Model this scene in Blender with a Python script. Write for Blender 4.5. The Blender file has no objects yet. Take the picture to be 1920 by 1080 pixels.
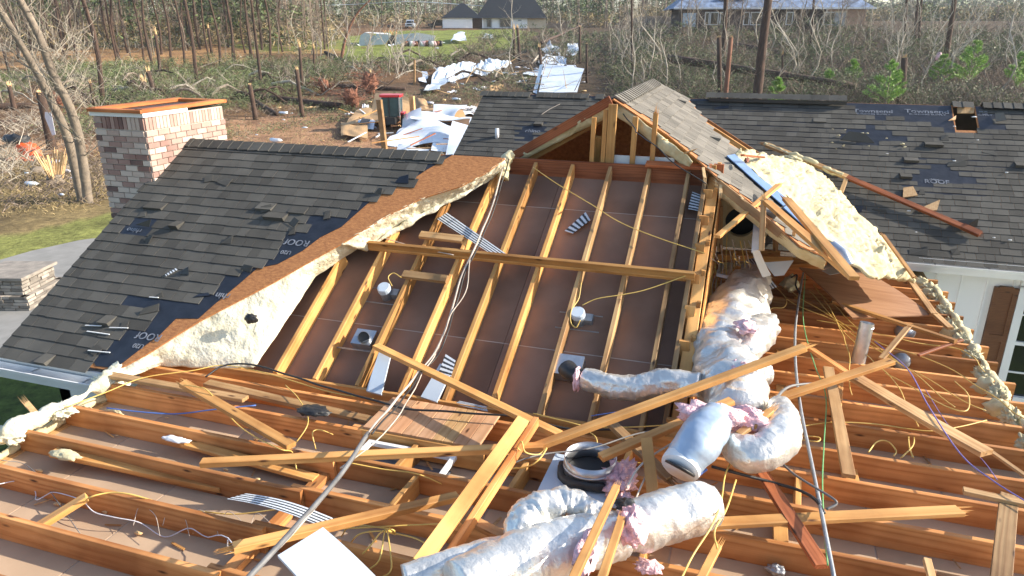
import bpy, math, random
from mathutils import Vector, Matrix, noise
V3 = Vector
rnd = random.Random(7)
S = bpy.context.scene
COL = S.collection
R = math.radians

# ------------------------------------------------------------------ camera, light, sky
YW = R(18.15); F = 1345.0; PIT = math.atan((540-58)/F)
cam_d = bpy.data.cameras.new('camera'); cam = bpy.data.objects.new('camera', cam_d); COL.objects.link(cam)
cam_d.sensor_width = 36; cam_d.lens = 36*F/1920; cam_d.clip_start = .05; cam_d.clip_end = 3000
cam.location = (0, 0, 0); cam.rotation_euler = (math.pi/2-PIT, 0, YW); S.camera = cam
S.view_settings.view_transform = 'Standard'; S.view_settings.look = 'None'; S.view_settings.gamma = 1
S.view_settings.exposure = 1.0
SUN = V3((.83, .27, .43)).normalized()
w = bpy.data.worlds.new('World'); S.world = w; w.use_nodes = True
nt = w.node_tree; sky = nt.nodes.new('ShaderNodeTexSky'); sky.sky_type = 'NISHITA'; sky.sun_disc = False
sky.sun_elevation = math.asin(SUN.z); sky.sun_rotation = math.atan2(SUN.x, SUN.y)
sky.air_density = 1.0; sky.dust_density = 1.2; sky.ozone_density = 1.0
nt.links.new(sky.outputs[0], nt.nodes['Background'].inputs[0]); nt.nodes['Background'].inputs[1].default_value = 0.15
sl = bpy.data.lights.new('sun', 'SUN'); sl.energy = 4.8; sl.angle = R(.5); sl.color = (1, .90, .76)
so = bpy.data.objects.new('sun', sl); COL.objects.link(so); so.rotation_euler = SUN.to_track_quat('Z', 'Y').to_euler()
S.render.engine = 'CYCLES'

# ------------------------------------------------------------------ photo geometry helpers
T = .5835
FW = V3((-math.sin(YW), math.cos(YW), 0)); RT = V3((math.cos(YW), math.sin(YW), 0))
def ray(px, py):
    x = (px-960)/F; y = -(py-540)/F; cp, sp = math.cos(PIT), math.sin(PIT)
    return RT*x + FW*(cp+y*sp) + V3((0, 0, -sp+y*cp))
def project(p):
    x = p.dot(RT); y = p.dot(FW); z = p[2]; cp, sp = math.cos(PIT), math.sin(PIT)
    dep = y*cp-z*sp
    return (960+F*x/dep, 540-F*(y*sp+z*cp)/dep) if dep > .05 else (1e6, 1e6)
PL = {'L': (V3((0, -T, 1)), -2.85-4.35*T), 'R': (V3((0, -T, 1)), -2.87-10.35*T),
      'V': (V3((0, -.5774, 1)), -2.89-4.85*.5774), 'G': (V3((T, 0, 1)), -.68-1.42*T),
      'W': (V3((0, 1, 0)), 10.65)}
ZT = -2.89; ZF = -3.07; ZG = -5.75
def at(px, py, pl='L', off=0.0):
    """the point of a known surface of the house (or of a level, given as a number) seen at a place of the photo"""
    d = ray(px, py)
    if isinstance(pl, (int, float)): return d*(pl/d.z)
    n, c = PL[pl]; return d*((c+off*n.length)/n.dot(d))
def atv(px, py, v): d = ray(px, py); return d*(v/d.y)
def ss(x): x = max(0., min(1., x)); return x*x*(3-2*x)
def terrain(x, y):
    p = V3((x, y, 0)); f = p.dot(FW); r = p.dot(RT); a = r/max(f, 1)
    s = .047+.055*ss((a-.12)/.12)
    k = ss((a-.12)/.12); z = ZG + s*max(0, f-48) - (s-.012)*max(0, f-(215-97*k))
    return z + .12*noise.noise(V3((x*.15, y*.15, 0)))*ss((f-20)/20)
def G(px, py):
    d = ray(px, py); t = 8.0; st = .25
    if d.z > 0 and py < 20: st = .5
    while t < 500:
        p = d*t
        if p.z < terrain(p.x, p.y): break
        t += st*(1+t*.01)
    p = d*t
    return V3((p.x, p.y, terrain(p.x, p.y)))
def inpoly(x, y, P):
    c = False; j = len(P)-1
    for i in range(len(P)):
        if (P[i][1] > y) != (P[j][1] > y) and x < (P[j][0]-P[i][0])*(y-P[i][1])/(P[j][1]-P[i][1])+P[i][0]: c = not c
        j = i
    return c

# ------------------------------------------------------------------ materials
def newmat(name):
    m = bpy.data.materials.new(name); m.use_nodes = True; n = m.node_tree
    return m, n, n.nodes['Principled BSDF'], n.nodes.new, n.links.new
def ramp(new, stops):
    r = new('ShaderNodeValToRGB'); e = r.color_ramp.elements
    e[0].position, e[0].color = stops[0][0], (*stops[0][1], 1)
    e[1].position, e[1].color = stops[-1][0], (*stops[-1][1], 1)
    for p, c in stops[1:-1]: q = e.new(p); q.color = (*c, 1)
    return r
def plain(name, c1, c2=None, scale=6., rough=.7, metal=0., bump=.0, bscale=None, detail=6., spec=.5, tone=0., stretch=None, dist=.01, trans=0., gen='Object'):
    m, n, b, new, link = newmat(name)
    tc = new('ShaderNodeTexCoord'); mp = new('ShaderNodeMapping'); link(tc.outputs[gen], mp.inputs[0])
    if stretch: mp.inputs['Scale'].default_value = stretch
    nz = new('ShaderNodeTexNoise'); nz.inputs['Scale'].default_value = scale; nz.inputs['Detail'].default_value = detail
    link(mp.outputs[0], nz.inputs['Vector'])
    r = ramp(new, [(.3, c1), (.7, c2 or tuple(k*.8 for k in c1))]); link(nz.outputs[0], r.inputs[0]); out = r.outputs[0]
    if tone:
        at_ = new('ShaderNodeAttribute'); at_.attribute_name = 'tone'
        mx = new('ShaderNodeMix'); mx.data_type = 'RGBA'; mx.blend_type = 'MULTIPLY'; mx.inputs[0].default_value = 1
        mr = new('ShaderNodeMapRange'); mr.inputs['To Min'].default_value = 1-tone; mr.inputs['To Max'].default_value = 1+tone
        link(at_.outputs['Fac'], mr.inputs[0]); link(out, mx.inputs[6]); link(mr.outputs[0], mx.inputs[7]); out = mx.outputs[2]
    link(out, b.inputs['Base Color'])
    b.inputs['Roughness'].default_value = rough; b.inputs['Metallic'].default_value = metal; b.inputs['Specular IOR Level'].default_value = spec
    if trans: b.inputs['Transmission Weight'].default_value = trans
    if bump:
        n2 = new('ShaderNodeTexNoise'); n2.inputs['Scale'].default_value = bscale or scale*4; n2.inputs['Detail'].default_value = 5
        link(mp.outputs[0], n2.inputs['Vector'])
        bp = new('ShaderNodeBump'); bp.inputs['Strength'].default_value = bump; bp.inputs['Distance'].default_value = dist
        link(n2.outputs[0], bp.inputs['Height']); link(bp.outputs[0], b.inputs['Normal'])
    return m
def lumber(name, light, dark, knot, rough=.6, ring=16.):
    m, n, b, new, link = newmat(name)
    tc = new('ShaderNodeTexCoord'); oi = new('ShaderNodeObjectInfo')
    mul = new('ShaderNodeVectorMath'); mul.operation = 'MULTIPLY'; mul.inputs[1].default_value = (9., .09, .12)
    cr = new('ShaderNodeCombineXYZ')
    for k in range(3): link(oi.outputs['Random'], cr.inputs[k])
    wn = new('ShaderNodeTexWhiteNoise'); link(cr.outputs[0], wn.inputs['Vector']); link(wn.outputs['Color'], mul.inputs[0])
    ad = new('ShaderNodeVectorMath'); link(tc.outputs['Object'], ad.inputs[0]); link(mul.outputs[0], ad.inputs[1])
    mp = new('ShaderNodeMapping'); mp.inputs['Scale'].default_value = (.09, 1, 1); link(ad.outputs[0], mp.inputs[0])
    wv = new('ShaderNodeTexWave'); wv.wave_type = 'RINGS'; wv.rings_direction = 'X'; wv.inputs['Scale'].default_value = ring
    wv.inputs['Distortion'].default_value = 5.0; wv.inputs['Detail'].default_value = 2.5; wv.inputs['Detail Scale'].default_value = 1.6
    link(mp.outputs[0], wv.inputs['Vector'])
    mp2 = new('ShaderNodeMapping'); mp2.inputs['Scale'].default_value = (1.2, 60, 60); link(ad.outputs[0], mp2.inputs[0])
    fz = new('ShaderNodeTexNoise'); fz.inputs['Scale'].default_value = 2; link(mp2.outputs[0], fz.inputs['Vector'])
    a1 = new('ShaderNodeMath'); a1.operation = 'MULTIPLY_ADD'; link(fz.outputs[0], a1.inputs[0]); a1.inputs[1].default_value = .55; 
    m1 = new('ShaderNodeMath'); m1.operation = 'MULTIPLY'; link(wv.outputs['Fac'], m1.inputs[0]); m1.inputs[1].default_value = .62; link(m1.outputs[0], a1.inputs[2])
    r = ramp(new, [(.15, light), (.75, tuple(.5*(x+y) for x, y in zip(light, dark))), (1.0, dark)]); link(a1.outputs[0], r.inputs[0])
    vo = new('ShaderNodeTexVoronoi'); vo.inputs['Scale'].default_value = 4.0; mp3 = new('ShaderNodeMapping'); mp3.inputs['Scale'].default_value = (.75, 2.6, 2.6)
    link(ad.outputs[0], mp3.inputs[0]); link(mp3.outputs[0], vo.inputs['Vector'])
    kr = ramp(new, [(.05, (1, 1, 1)), (.15, (0, 0, 0))]); link(vo.outputs['Distance'], kr.inputs[0])
    mx = new('ShaderNodeMix'); mx.data_type = 'RGBA'; link(kr.outputs[0], mx.inputs[0]); link(r.outputs[0], mx.inputs[6]); mx.inputs[7].default_value = (*knot, 1)
    hs = new('ShaderNodeHueSaturation'); vr = new('ShaderNodeMapRange'); vr.inputs['To Min'].default_value = .62; vr.inputs['To Max'].default_value = 1.22
    link(oi.outputs['Random'], vr.inputs[0]); link(vr.outputs[0], hs.inputs['Value']); link(mx.outputs[2], hs.inputs['Color'])
    # broad dirt / weather stains
    sn = new('ShaderNodeTexNoise'); sn.inputs['Scale'].default_value = 1.7; sn.inputs['Detail'].default_value = 6; link(ad.outputs[0], sn.inputs['Vector'])
    sr = ramp(new, [(.32, (.55, .48, .43)), (.58, (1, 1, 1))]); link(sn.outputs[0], sr.inputs[0])
    mm = new('ShaderNodeMix'); mm.data_type = 'RGBA'; mm.blend_type = 'MULTIPLY'; mm.inputs[0].default_value = 1
    link(hs.outputs[0], mm.inputs[6]); link(sr.outputs[0], mm.inputs[7]); link(mm.outputs[2], b.inputs['Base Color'])
    b.inputs['Roughness'].default_value = rough; b.inputs['Specular IOR Level'].default_value = .35
    bp = new('ShaderNodeBump'); bp.inputs['Strength'].default_value = .25; bp.inputs['Distance'].default_value = .004
    link(a1.outputs[0], bp.inputs['Height']); link(bp.outputs[0], b.inputs['Normal'])
    return m
M = {}
M['joist'] = lumber('joist lumber', (.76, .375, .135), (.52, .20, .055), (.08, .025, .01), ring=8.)
M['wood'] = lumber('fresh lumber', (.74, .41, .14), (.60, .29, .085), (.10, .035, .012), ring=7.)
M['plank'] = lumber('pinkish plank', (.80, .48, .28), (.66, .37, .19), (.12, .05, .02), ring=9.)
M['orangewood'] = lumber('orange stained lumber', (.56, .20, .06), (.38, .11, .03), (.08, .03, .01), ring=7)
M['pale'] = lumber('pale lumber', (.56, .36, .17), (.38, .21, .085), (.09, .04, .02), ring=11)
M['red'] = lumber('red stained lumber', (.46, .15, .055), (.27, .075, .025), (.06, .02, .01))
M['split'] = plain('split wood', (.68, .50, .27), (.50, .30, .13), 30, .8, bump=.5, stretch=(1, 1, .2))
M['drywall'] = plain('drywall back paper', (.31, .185, .128), (.165, .098, .068), 1.3, .7, bump=.2, bscale=40, detail=13, dist=.002, spec=.12)
M['floorpaper'] = plain('ceiling board back', (.54, .395, .27), (.34, .24, .16), 1.1, .6, bump=.2, bscale=30, detail=13, dist=.002, spec=.2)
M['seam'] = plain('board edge', (.42, .36, .30), (.34, .28, .23), 9)
M['foam'] = plain('spray foam', (.60, .54, .35), (.50, .43, .24), 5, .85, bump=.6, bscale=24, dist=.02)
M['foamwhite'] = plain('fresh white spray foam', (.76, .74, .60), (.60, .55, .38), 5, .8, bump=.8, bscale=28, dist=.02)
M['osb'] = plain('strand board', (.48, .21, .07), (.28, .105, .034), 26, .8, bump=.4, bscale=60, stretch=(1, 2.2, 1))
M['osbpale'] = plain('pale strand board', (.50, .33, .17), (.36, .21, .09), 24, .8, bump=.3, stretch=(2.0, 1, 1))
M['ply'] = plain('plywood', (.42, .23, .12), (.29, .14, .065), 7, .7, bump=.25, bscale=30, stretch=(.25, 2.5, 1), detail=9)
M['under'] = plain('synthetic underlayment', (.020, .024, .034), (.010, .012, .018), 9, .42, bump=.35, bscale=7, dist=.02)
M['print'] = plain('printed grey lettering', (.26, .28, .32), (.07, .08, .10), 12, .6)
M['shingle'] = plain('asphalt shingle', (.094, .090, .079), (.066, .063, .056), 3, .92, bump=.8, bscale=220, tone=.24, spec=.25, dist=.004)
M['shinglelit'] = plain('shingle tinted sunlit', (.19, .175, .150), (.14, .13, .112), 3, .92, bump=.8, bscale=220, tone=.25, spec=.2, dist=.004)  # paler copy of the asphalt shingle, sun on the gable slope painted in
M['white'] = plain('white painted', (.74, .75, .75), (.66, .67, .67), 3, .5, bump=.1)
M['whitepanel'] = plain('white panel', (.52, .60, .68), (.46, .54, .62), 2, .55, bump=.05)
M['siding'] = plain('white siding', (.78, .78, .77), (.72, .72, .72), 2, .6, bump=.1, stretch=(1, 1, .2))
M['glass'] = plain('window glass', (.01, .012, .014), (.008, .01, .012), 2, .08, spec=.9)
M['shutter'] = lumber('brown shutter wood', (.17, .075, .035), (.07, .03, .014), (.03, .012, .006))
M['galv'] = plain('galvanized metal', (.62, .64, .66), (.45, .47, .50), 14, .32, .85, bump=.08)
M['dull'] = plain('dull grey metal', (.36, .38, .40), (.24, .26, .28), 14, .5, .6, bump=.1)
M['foil'] = plain('crinkled foil', (.80, .79, .74), (.66, .66, .63), 5, .34, .65, bump=.7, bscale=45, dist=.008)
M['foilblue'] = plain('duct jacket film', (.42, .52, .64), (.32, .42, .55), 4, .35, .35, bump=.4, bscale=12, dist=.01)
M['pink'] = plain('pink glass wool', (.92, .62, .63), (.84, .48, .53), 14, .95, bump=1., bscale=40, dist=.03)
M['black'] = plain('black rubber and hollow shade', (.015, .015, .016), (.03, .03, .03), 10, .5, bump=.2)
M['darkbox'] = plain('dark plastic and gap shade', (.028, .027, .026), (.02, .02, .02), 3, .5)
M['yellow'] = plain('yellow cable', (.72, .50, .14), (.55, .37, .09), 8, .45)
M['cream'] = plain('pale sheathed cable', (.60, .52, .44), (.40, .34, .28), 8, .6, bump=.3)
M['green'] = plain('green wire', (.15, .42, .16), (.12, .34, .12), 8, .5)
M['blue'] = plain('blue wire', (.07, .16, .45), (.06, .12, .35), 8, .5)
M['violet'] = plain('violet wire', (.22, .18, .45), (.16, .14, .36), 8, .5)
M['grey'] = plain('grey cable', (.20, .20, .20), (.11, .11, .11), 8, .5)
M['bluemetal'] = plain('blue coated metal', (.16, .27, .50), (.13, .23, .44), 4, .35, .3)
M['brick'] = plain('lime washed brick', (.44, .32, .27), (.30, .19, .16), 9, .85, bump=.5, tone=.0)
M['mortar'] = plain('mortar', (.52, .47, .42), (.44, .39, .34), 20, .9, bump=.4)
M['metalsheet'] = plain('white roofing sheet', (.76, .80, .84), (.62, .69, .77), 2, .4, .2, bump=.1)
M['bark'] = plain('pine bark', (.105, .062, .042), (.038, .026, .02), 9, .95, bump=1., stretch=(1, 1, .25), dist=.03)
M['greybark'] = plain('pale bark', (.27, .22, .165), (.15, .125, .10), 6, .9, bump=.6, dist=.02)
M['twig'] = plain('bare twigs', (.26, .20, .15), (.14, .105, .08), 3, .9, tone=.5)
M['leaf'] = plain('evergreen leaves', (.115, .15, .05), (.06, .088, .03), .6, .6, tone=.6)
M['needle'] = plain('pine needles', (.36, .52, .12), (.22, .38, .08), 2, .55, tone=.4)
M['deadgreen'] = plain('fallen pine foliage', (.17, .21, .075), (.07, .095, .035), .5, .6, tone=.6)
M['orange'] = plain('orange plastic', (.85, .13, .03), (.70, .10, .02), 4, .5, bump=.3)
M['tractorred'] = plain('red paint', (.60, .03, .04), (.50, .025, .03), 3, .3)
M['cloth'] = plain('white cloth', (.70, .70, .74), (.55, .55, .60), 5, .9, bump=.4)
M['root'] = plain('clay covered roots', (.34, .15, .09), (.18, .08, .05), 4, .95, bump=1., dist=.05)
M['concrete'] = plain('concrete', (.27, .262, .245), (.21, .205, .19), 3, .85, bump=.3)
M['stone'] = plain('ledge stone', (.34, .30, .25), (.20, .175, .15), 5, .85, bump=.7, tone=.45)
M['roofdark'] = plain('dark metal roof', (.011, .015, .021), (.009, .012, .017), 1, .6)
M['roofblue'] = plain('blue grey roof', (.24, .33, .50), (.07, .09, .13), 1.2, .7)
M['housewhite'] = plain('bright white wall', (.90, .90, .90), (.86, .86, .86), 1, .7)
M['brownwall'] = plain('brown brick wall', (.085, .06, .055), (.06, .042, .038), 3, .85)
M['tanwall'] = plain('tan brick wall', (.42, .27, .19), (.34, .21, .14), 3, .85)
M['hatchgrey'] = plain('grey hatch panel', (.12, .13, .15), (.10, .11, .13), 3, .6)
# striped facing: white sheet with dark adhesive stripes
def striped():
    m, n, b, new, link = newmat('striped adhesive facing')
    tc = new('ShaderNodeTexCoord'); nz = new('ShaderNodeTexNoise'); nz.inputs['Scale'].default_value = 16; link(tc.outputs['UV'], nz.inputs['Vector'])
    wv = new('ShaderNodeTexWave'); wv.bands_direction = 'Y'; wv.inputs['Scale'].default_value = 1.35; wv.inputs['Distortion'].default_value = .5; wv.inputs['Detail Scale'].default_value = 6
    link(tc.outputs['UV'], wv.inputs['Vector'])
    n3 = new('ShaderNodeTexNoise'); n3.inputs['Scale'].default_value = 7; n3.inputs['Detail'].default_value = 8
    mp = new('ShaderNodeMapping'); mp.inputs['Scale'].default_value = (4, 4, 1); link(tc.outputs['UV'], mp.inputs[0]); link(mp.outputs[0], n3.inputs['Vector'])
    a = new('ShaderNodeMath'); a.operation = 'MULTIPLY'; link(wv.outputs['Fac'], a.inputs[0]); link(n3.outputs[0], a.inputs[1])
    r = ramp(new, [(.24, (.60, .64, .68)), (.30, (.03, .035, .04))]); link(a.outputs[0], r.inputs[0]); link(r.outputs[0], b.inputs['Base Color'])
    b.inputs['Roughness'].default_value = .6
    return m
M['striped'] = striped()
def ground_mat():
    m, n, b, new, link = newmat('ground')
    a = new('ShaderNodeAttribute'); a.attribute_name = 'zone'
    tc = new('ShaderNodeTexCoord'); 
    n1 = new('ShaderNodeTexNoise'); n1.inputs['Scale'].default_value = .45; n1.inputs['Detail'].default_value = 9; n1.inputs['Roughness'].default_value = .7
    n2 = new('ShaderNodeTexNoise'); n2.inputs['Scale'].default_value = 5; n2.inputs['Detail'].default_value = 9; n2.inputs['Roughness'].default_value = .75
    link(tc.outputs['Object'], n1.inputs['Vector']); link(tc.outputs['Object'], n2.inputs['Vector'])
    r1 = ramp(new, [(.36, (.62, .58, .55)), (.62, (1.35, 1.3, 1.15))]); link(n1.outputs[0], r1.inputs[0])
    r2 = ramp(new, [(.34, (.5, .48, .46)), (.64, (1.45, 1.4, 1.35))]); link(n2.outputs[0], r2.inputs[0])
    o = a.outputs['Color']
    for r_ in (r1, r2):
        mx = new('ShaderNodeMix'); mx.data_type = 'RGBA'; mx.blend_type = 'MULTIPLY'; mx.inputs[0].default_value = 1
        link(o, mx.inputs[6]); link(r_.outputs[0], mx.inputs[7]); o = mx.outputs[2]
    link(o, b.inputs['Base Color']); b.inputs['Roughness'].default_value = .95; b.inputs['Specular IOR Level'].default_value = .2
    bp = new('ShaderNodeBump'); bp.inputs['Strength'].default_value = .9; bp.inputs['Distance'].default_value = .12; link(n2.outputs[0], bp.inputs['Height']); link(bp.outputs[0], b.inputs['Normal'])
    return m
def brick_mat():
    m, n, b, new, link = newmat('tumbled brick'); a = new('ShaderNodeAttribute'); a.attribute_name = 'tone'
    r = ramp(new, [(0, (.09, .065, .06)), (.14, (.20, .11, .09)), (.35, (.32, .20, .165)), (.6, (.40, .29, .24)), (1, (.54, .45, .38))])
    r.color_ramp.interpolation = 'LINEAR'
    tc = new('ShaderNodeTexCoord'); nz = new('ShaderNodeTexNoise'); nz.inputs['Scale'].default_value = 4; nz.inputs['Detail'].default_value = 8; link(tc.outputs['Object'], nz.inputs['Vector'])
    ad = new('ShaderNodeMath'); ad.operation = 'MULTIPLY_ADD'; link(nz.outputs[0], ad.inputs[0]); ad.inputs[1].default_value = .5; 
    sb = new('ShaderNodeMath'); sb.operation = 'SUBTRACT'; link(a.outputs['Fac'], sb.inputs[0]); sb.inputs[1].default_value = .25; link(sb.outputs[0], ad.inputs[2])
    link(ad.outputs[0], r.inputs[0]); link(r.outputs[0], b.inputs['Base Color']); b.inputs['Roughness'].default_value = .85
    bp = new('ShaderNodeBump'); bp.inputs['Strength'].default_value = .5; bp.inputs['Distance'].default_value = .006; link(nz.outputs[0], bp.inputs['Height']); link(bp.outputs[0], b.inputs['Normal'])
    return m
M['brick'] = brick_mat(); M['ground'] = ground_mat()

# ------------------------------------------------------------------ mesh helpers
class MB:
    def __init__(s): s.v = []; s.f = []; s.t = []; s.uv = None
    def add(s, vs, fs, tone=.5):
        k = len(s.v); s.v += [tuple(p) for p in vs]; s.f += [tuple(i+k for i in f) for f in fs]; s.t += [tone]*len(vs)
    def box(s, c, d, tone=.5, ax=None):
        c = V3(c); X, Y, Z = ax if ax else (V3((1, 0, 0)), V3((0, 1, 0)), V3((0, 0, 1)))
        vs = [c+X*(d[0]*.5*i)+Y*(d[1]*.5*j)+Z*(d[2]*.5*k) for i in (-1, 1) for j in (-1, 1) for k in (-1, 1)]
        s.add(vs, [(0, 1, 3, 2), (4, 6, 7, 5), (0, 4, 5, 1), (2, 3, 7, 6), (0, 2, 6, 4), (1, 5, 7, 3)], tone)
    def prism(s, poly, off, tone=.5):
        """polygon (3D points) swept by vector off"""
        n = len(poly); off = V3(off); a = [V3(p) for p in poly]; s.add(a+[p+off for p in a],
            [tuple(range(n)), tuple(range(2*n-1, n-1, -1))]+[(i, i+n, (i+1) % n+n, (i+1) % n) for i in range(n)], tone)
    def bar(s, a, b, w_, t_, tone=.5, wd=None):
        a = V3(a); b = V3(b); x = (b-a); L = x.length
        if L < 1e-6: return
        x /= L; y = V3(wd) if wd else x.cross(V3((0, 0, 1)));
        if y.length < 1e-3: y = V3((0, 1, 0))
        y = (y-x*y.dot(x)).normalized(); z = x.cross(y); s.box((a+b)/2, (L, w_, t_), tone, (x, y, z))
    def tube(s, pts, rad, seg=8, tone=.5, caps=True, wr=0., ws=9., seed=0):
        pts = [V3(p) for p in pts]; n = len(pts)
        if not hasattr(rad, '__len__'): rad = [rad]*n
        vs = []; t0 = (pts[1]-pts[0]).normalized(); ref = V3((0, 0, 1)) if abs(t0.z) < .9 else V3((1, 0, 0)); u = (ref-t0*ref.dot(t0)).normalized(); acc = 0
        for i, p in enumerate(pts):
            t = (pts[min(i+1, n-1)]-pts[max(i-1, 0)]);
            t = t.normalized() if t.length > 1e-9 else t0
            u = u-t*u.dot(t); u = u.normalized() if u.length > 1e-6 else V3((1, 0, 0)); v = t.cross(u)
            if i: acc += (p-pts[i-1]).length
            for k in range(seg):
                a = 2*math.pi*k/seg; r = rad[i]
                if wr: r *= 1+wr*(.22*noise.noise(V3((math.cos(a)*.8, math.sin(a)*.8+seed, acc*ws*6)))+noise.noise(V3((math.cos(a)*1.5+seed, math.sin(a)*1.5, acc*ws)))+.55*noise.noise(V3((math.cos(a)*4+seed, math.sin(a)*4, acc*ws*2.7))))
                vs.append(p+(u*math.cos(a)+v*math.sin(a))*r)
        fs = [(i*seg+k, i*seg+(k+1) % seg, (i+1)*seg+(k+1) % seg, (i+1)*seg+k) for i in range(n-1) for k in range(seg)]
        if caps: fs += [tuple(range(seg-1, -1, -1)), tuple((n-1)*seg+k for k in range(seg))]
        s.add(vs, fs, tone)
    def grid(s, fn, nu, nv, tone=.5):
        s.add([fn(i/nu, j/nv) for i in range(nu+1) for j in range(nv+1)],
              [(i*(nv+1)+j, (i+1)*(nv+1)+j, (i+1)*(nv+1)+j+1, i*(nv+1)+j+1) for i in range(nu) for j in range(nv)], tone)
def tagit(o, label=None, cat=None, group=None, kind=None):
    if label: o['label'] = label
    if cat: o['category'] = cat
    if group: o['group'] = group
    if kind: o['kind'] = kind
    return o
def empty(name, loc, label, cat, group=None):
    o = bpy.data.objects.new(name, None); COL.objects.link(o); o.location = loc; o.empty_display_size = .2
    return tagit(o, label, cat, group)
def obj(name, mb, mat, parent=None, smooth=False, mtx=None, label=None, cat=None, group=None, kind=None):
    vs = mb.v
    if mtx is None:
        n = len(vs); c = V3((sum(p[0] for p in vs)/n, sum(p[1] for p in vs)/n, min(p[2] for p in vs)))
        vs = [(p[0]-c.x, p[1]-c.y, p[2]-c.z) for p in vs]; mtx = Matrix.Translation(c)
    me = bpy.data.meshes.new(name); me.from_pydata(vs, [], mb.f)
    at_ = me.attributes.new('tone', 'FLOAT', 'POINT'); at_.data.foreach_set('value', mb.t)
    if mb.uv:
        uvl = me.uv_layers.new(name='UVMap')
        for lp in me.loops: uvl.data[lp.index].uv = mb.uv[lp.vertex_index]
    if smooth: me.shade_smooth()
    for m_ in (mat if isinstance(mat, (list, tuple)) else [mat]): me.materials.append(m_)
    o = bpy.data.objects.new(name, me); COL.objects.link(o)
    if parent is not None:
        o.parent = parent
        o.matrix_basis = world(parent).inverted() @ mtx
    else: o.matrix_basis = mtx
    return tagit(o, label, cat, group, kind)
def world(o):
    m = o.matrix_basis.copy(); q = o.parent
    while q is not None: m = q.matrix_basis @ m; q = q.parent
    return m
def spline(pts, k=8):
    P = [V3(p) for p in pts]
    if len(P) < 3: return P
    P = [P[0]*2-P[1]]+P+[P[-1]*2-P[-2]]; out = []
    for i in range(1, len(P)-2):
        a, b, c, d = P[i-1:i+3]
        for j in range(k):
            t = j/k; out.append(.5*((2*b)+(c-a)*t+(2*a-5*b+4*c-d)*t*t+(3*b-a-3*c+d)*t**3))
    return out+[P[-2]]
def lerp(a, b, t): return a+(b-a)*t
def board(name, a, b, w_=.089, t_=.038, wd=None, mat='wood', parent=None, broken=(0, 0), label=None, cat=None, group=None, bend=0.):
    """one piece of lumber from a to b; wd = direction of its wide side; broken ends get splinters"""
    a = V3(a); b = V3(b); x = b-a; L = x.length; x.normalize()
    y = V3(wd) if wd else x.cross(V3((0, 0, 1))); y = (y-x*y.dot(x)).normalized(); z = x.cross(y)
    mb = MB(); n = max(2, int(L/.35)); c = .003; W = w_/2; H = t_/2
    sec = [(-W+c, -H), (W-c, -H), (W, -H+c), (W, H-c), (W-c, H), (-W+c, H), (-W, H-c), (-W, -H+c)]
    vs = []; sd = rnd.random()*50
    for i in range(n+1):
        s_ = L*i/n; k1 = .004*noise.noise(V3((s_*.6, sd, 0)))*min(1, L); k2 = .004*noise.noise(V3((s_*.6, sd+9, 3)))+bend*math.sin(math.pi*i/n)
        for q in sec:
            sx = s_
            if i == 0 and broken[0]: sx += abs(noise.noise(V3((q[0]*60, sd, 0))))*.08
            if i == n and broken[1]: sx -= abs(noise.noise(V3((q[0]*60, sd, 5))))*.08
            vs.append((sx-L/2, q[0]+k1, q[1]+k2))
    fs = [(i*8+k, (i+1)*8+k, (i+1)*8+(k+1) % 8, i*8+(k+1) % 8) for i in range(n) for k in range(8)]+[tuple(range(8)), tuple(n*8+k for k in range(7, -1, -1))]
    mb.add(vs, fs)
    for e in (0, 1):
        if broken[e]:
            sg = -1 if e == 0 else 1
            for q in range(7):
                yy = lerp(-W, W, (q+.5)/7)+rnd.uniform(-.003, .003); zz = rnd.uniform(-H*.6, H*.6); ln = rnd.uniform(.02, .11)*broken[e]; ww = w_/16; hh = rnd.uniform(.25, .6)*H
                x0 = sg*(L/2-.05); x1 = sg*(L/2+ln)
                vv = [(x0, yy-ww, zz-hh), (x0, yy+ww, zz-hh), (x0, yy+ww, zz+hh), (x0, yy-ww, zz+hh), (x1, yy+rnd.uniform(-.004, .004), zz+rnd.uniform(-.004, .004))]
                mb.add(vv, [(0, 1, 4), (1, 2, 4), (2, 3, 4), (3, 0, 4), (3, 2, 1, 0)])
    mt = Matrix((x, y, z)).transposed().to_4x4(); mt.translation = (a+b)/2
    return obj(name, mb, M[mat], parent, mtx=mt, label=label, cat=cat, group=group)
def cable(name, pts, r, mat, label, cat='cable', group=None, parent=None, k=8, wob=.0):
    p = spline(pts, k)
    if wob: p = [q+V3((noise.noise(q*3), noise.noise(q*3+V3((9, 0, 0))), noise.noise(q*3+V3((0, 9, 0)))))*wob for q in p]
    mb = MB(); mb.tube(p, r, 6); return obj(name, mb, M[mat], parent, True, label=label, cat=cat, group=group)
def lump(name, c, d, mat, seed=0, amp=.3, fr=2.2, seg=28, parent=None, ax=None, **k):
    mb = MB(); c = V3(c); X, Y, Z = ax if ax else (V3((1, 0, 0)), V3((0, 1, 0)), V3((0, 0, 1)))
    vs = []; n = seg//2
    for i in range(n+1):
        th = math.pi*i/n
        for j in range(seg):
            ph = 2*math.pi*j/seg; p = V3((math.sin(th)*math.cos(ph), math.sin(th)*math.sin(ph), math.cos(th)))
            r = 1+amp*noise.noise(p*fr+V3((seed*3.1, 0, 0)))+amp*.5*noise.noise(p*fr*3+V3((0, seed*2., 0)))
            p = p*r; vs.append(c+X*(p.x*d[0]/2)+Y*(p.y*d[1]/2)+Z*(p.z*d[2]/2))
    mb.add(vs, [(i*seg+j, (i+1)*seg+j, (i+1)*seg+(j+1) % seg, i*seg+(j+1) % seg) for i in range(n) for j in range(seg)])
    return obj(name, mb, M[mat], parent, True, **k)
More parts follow.
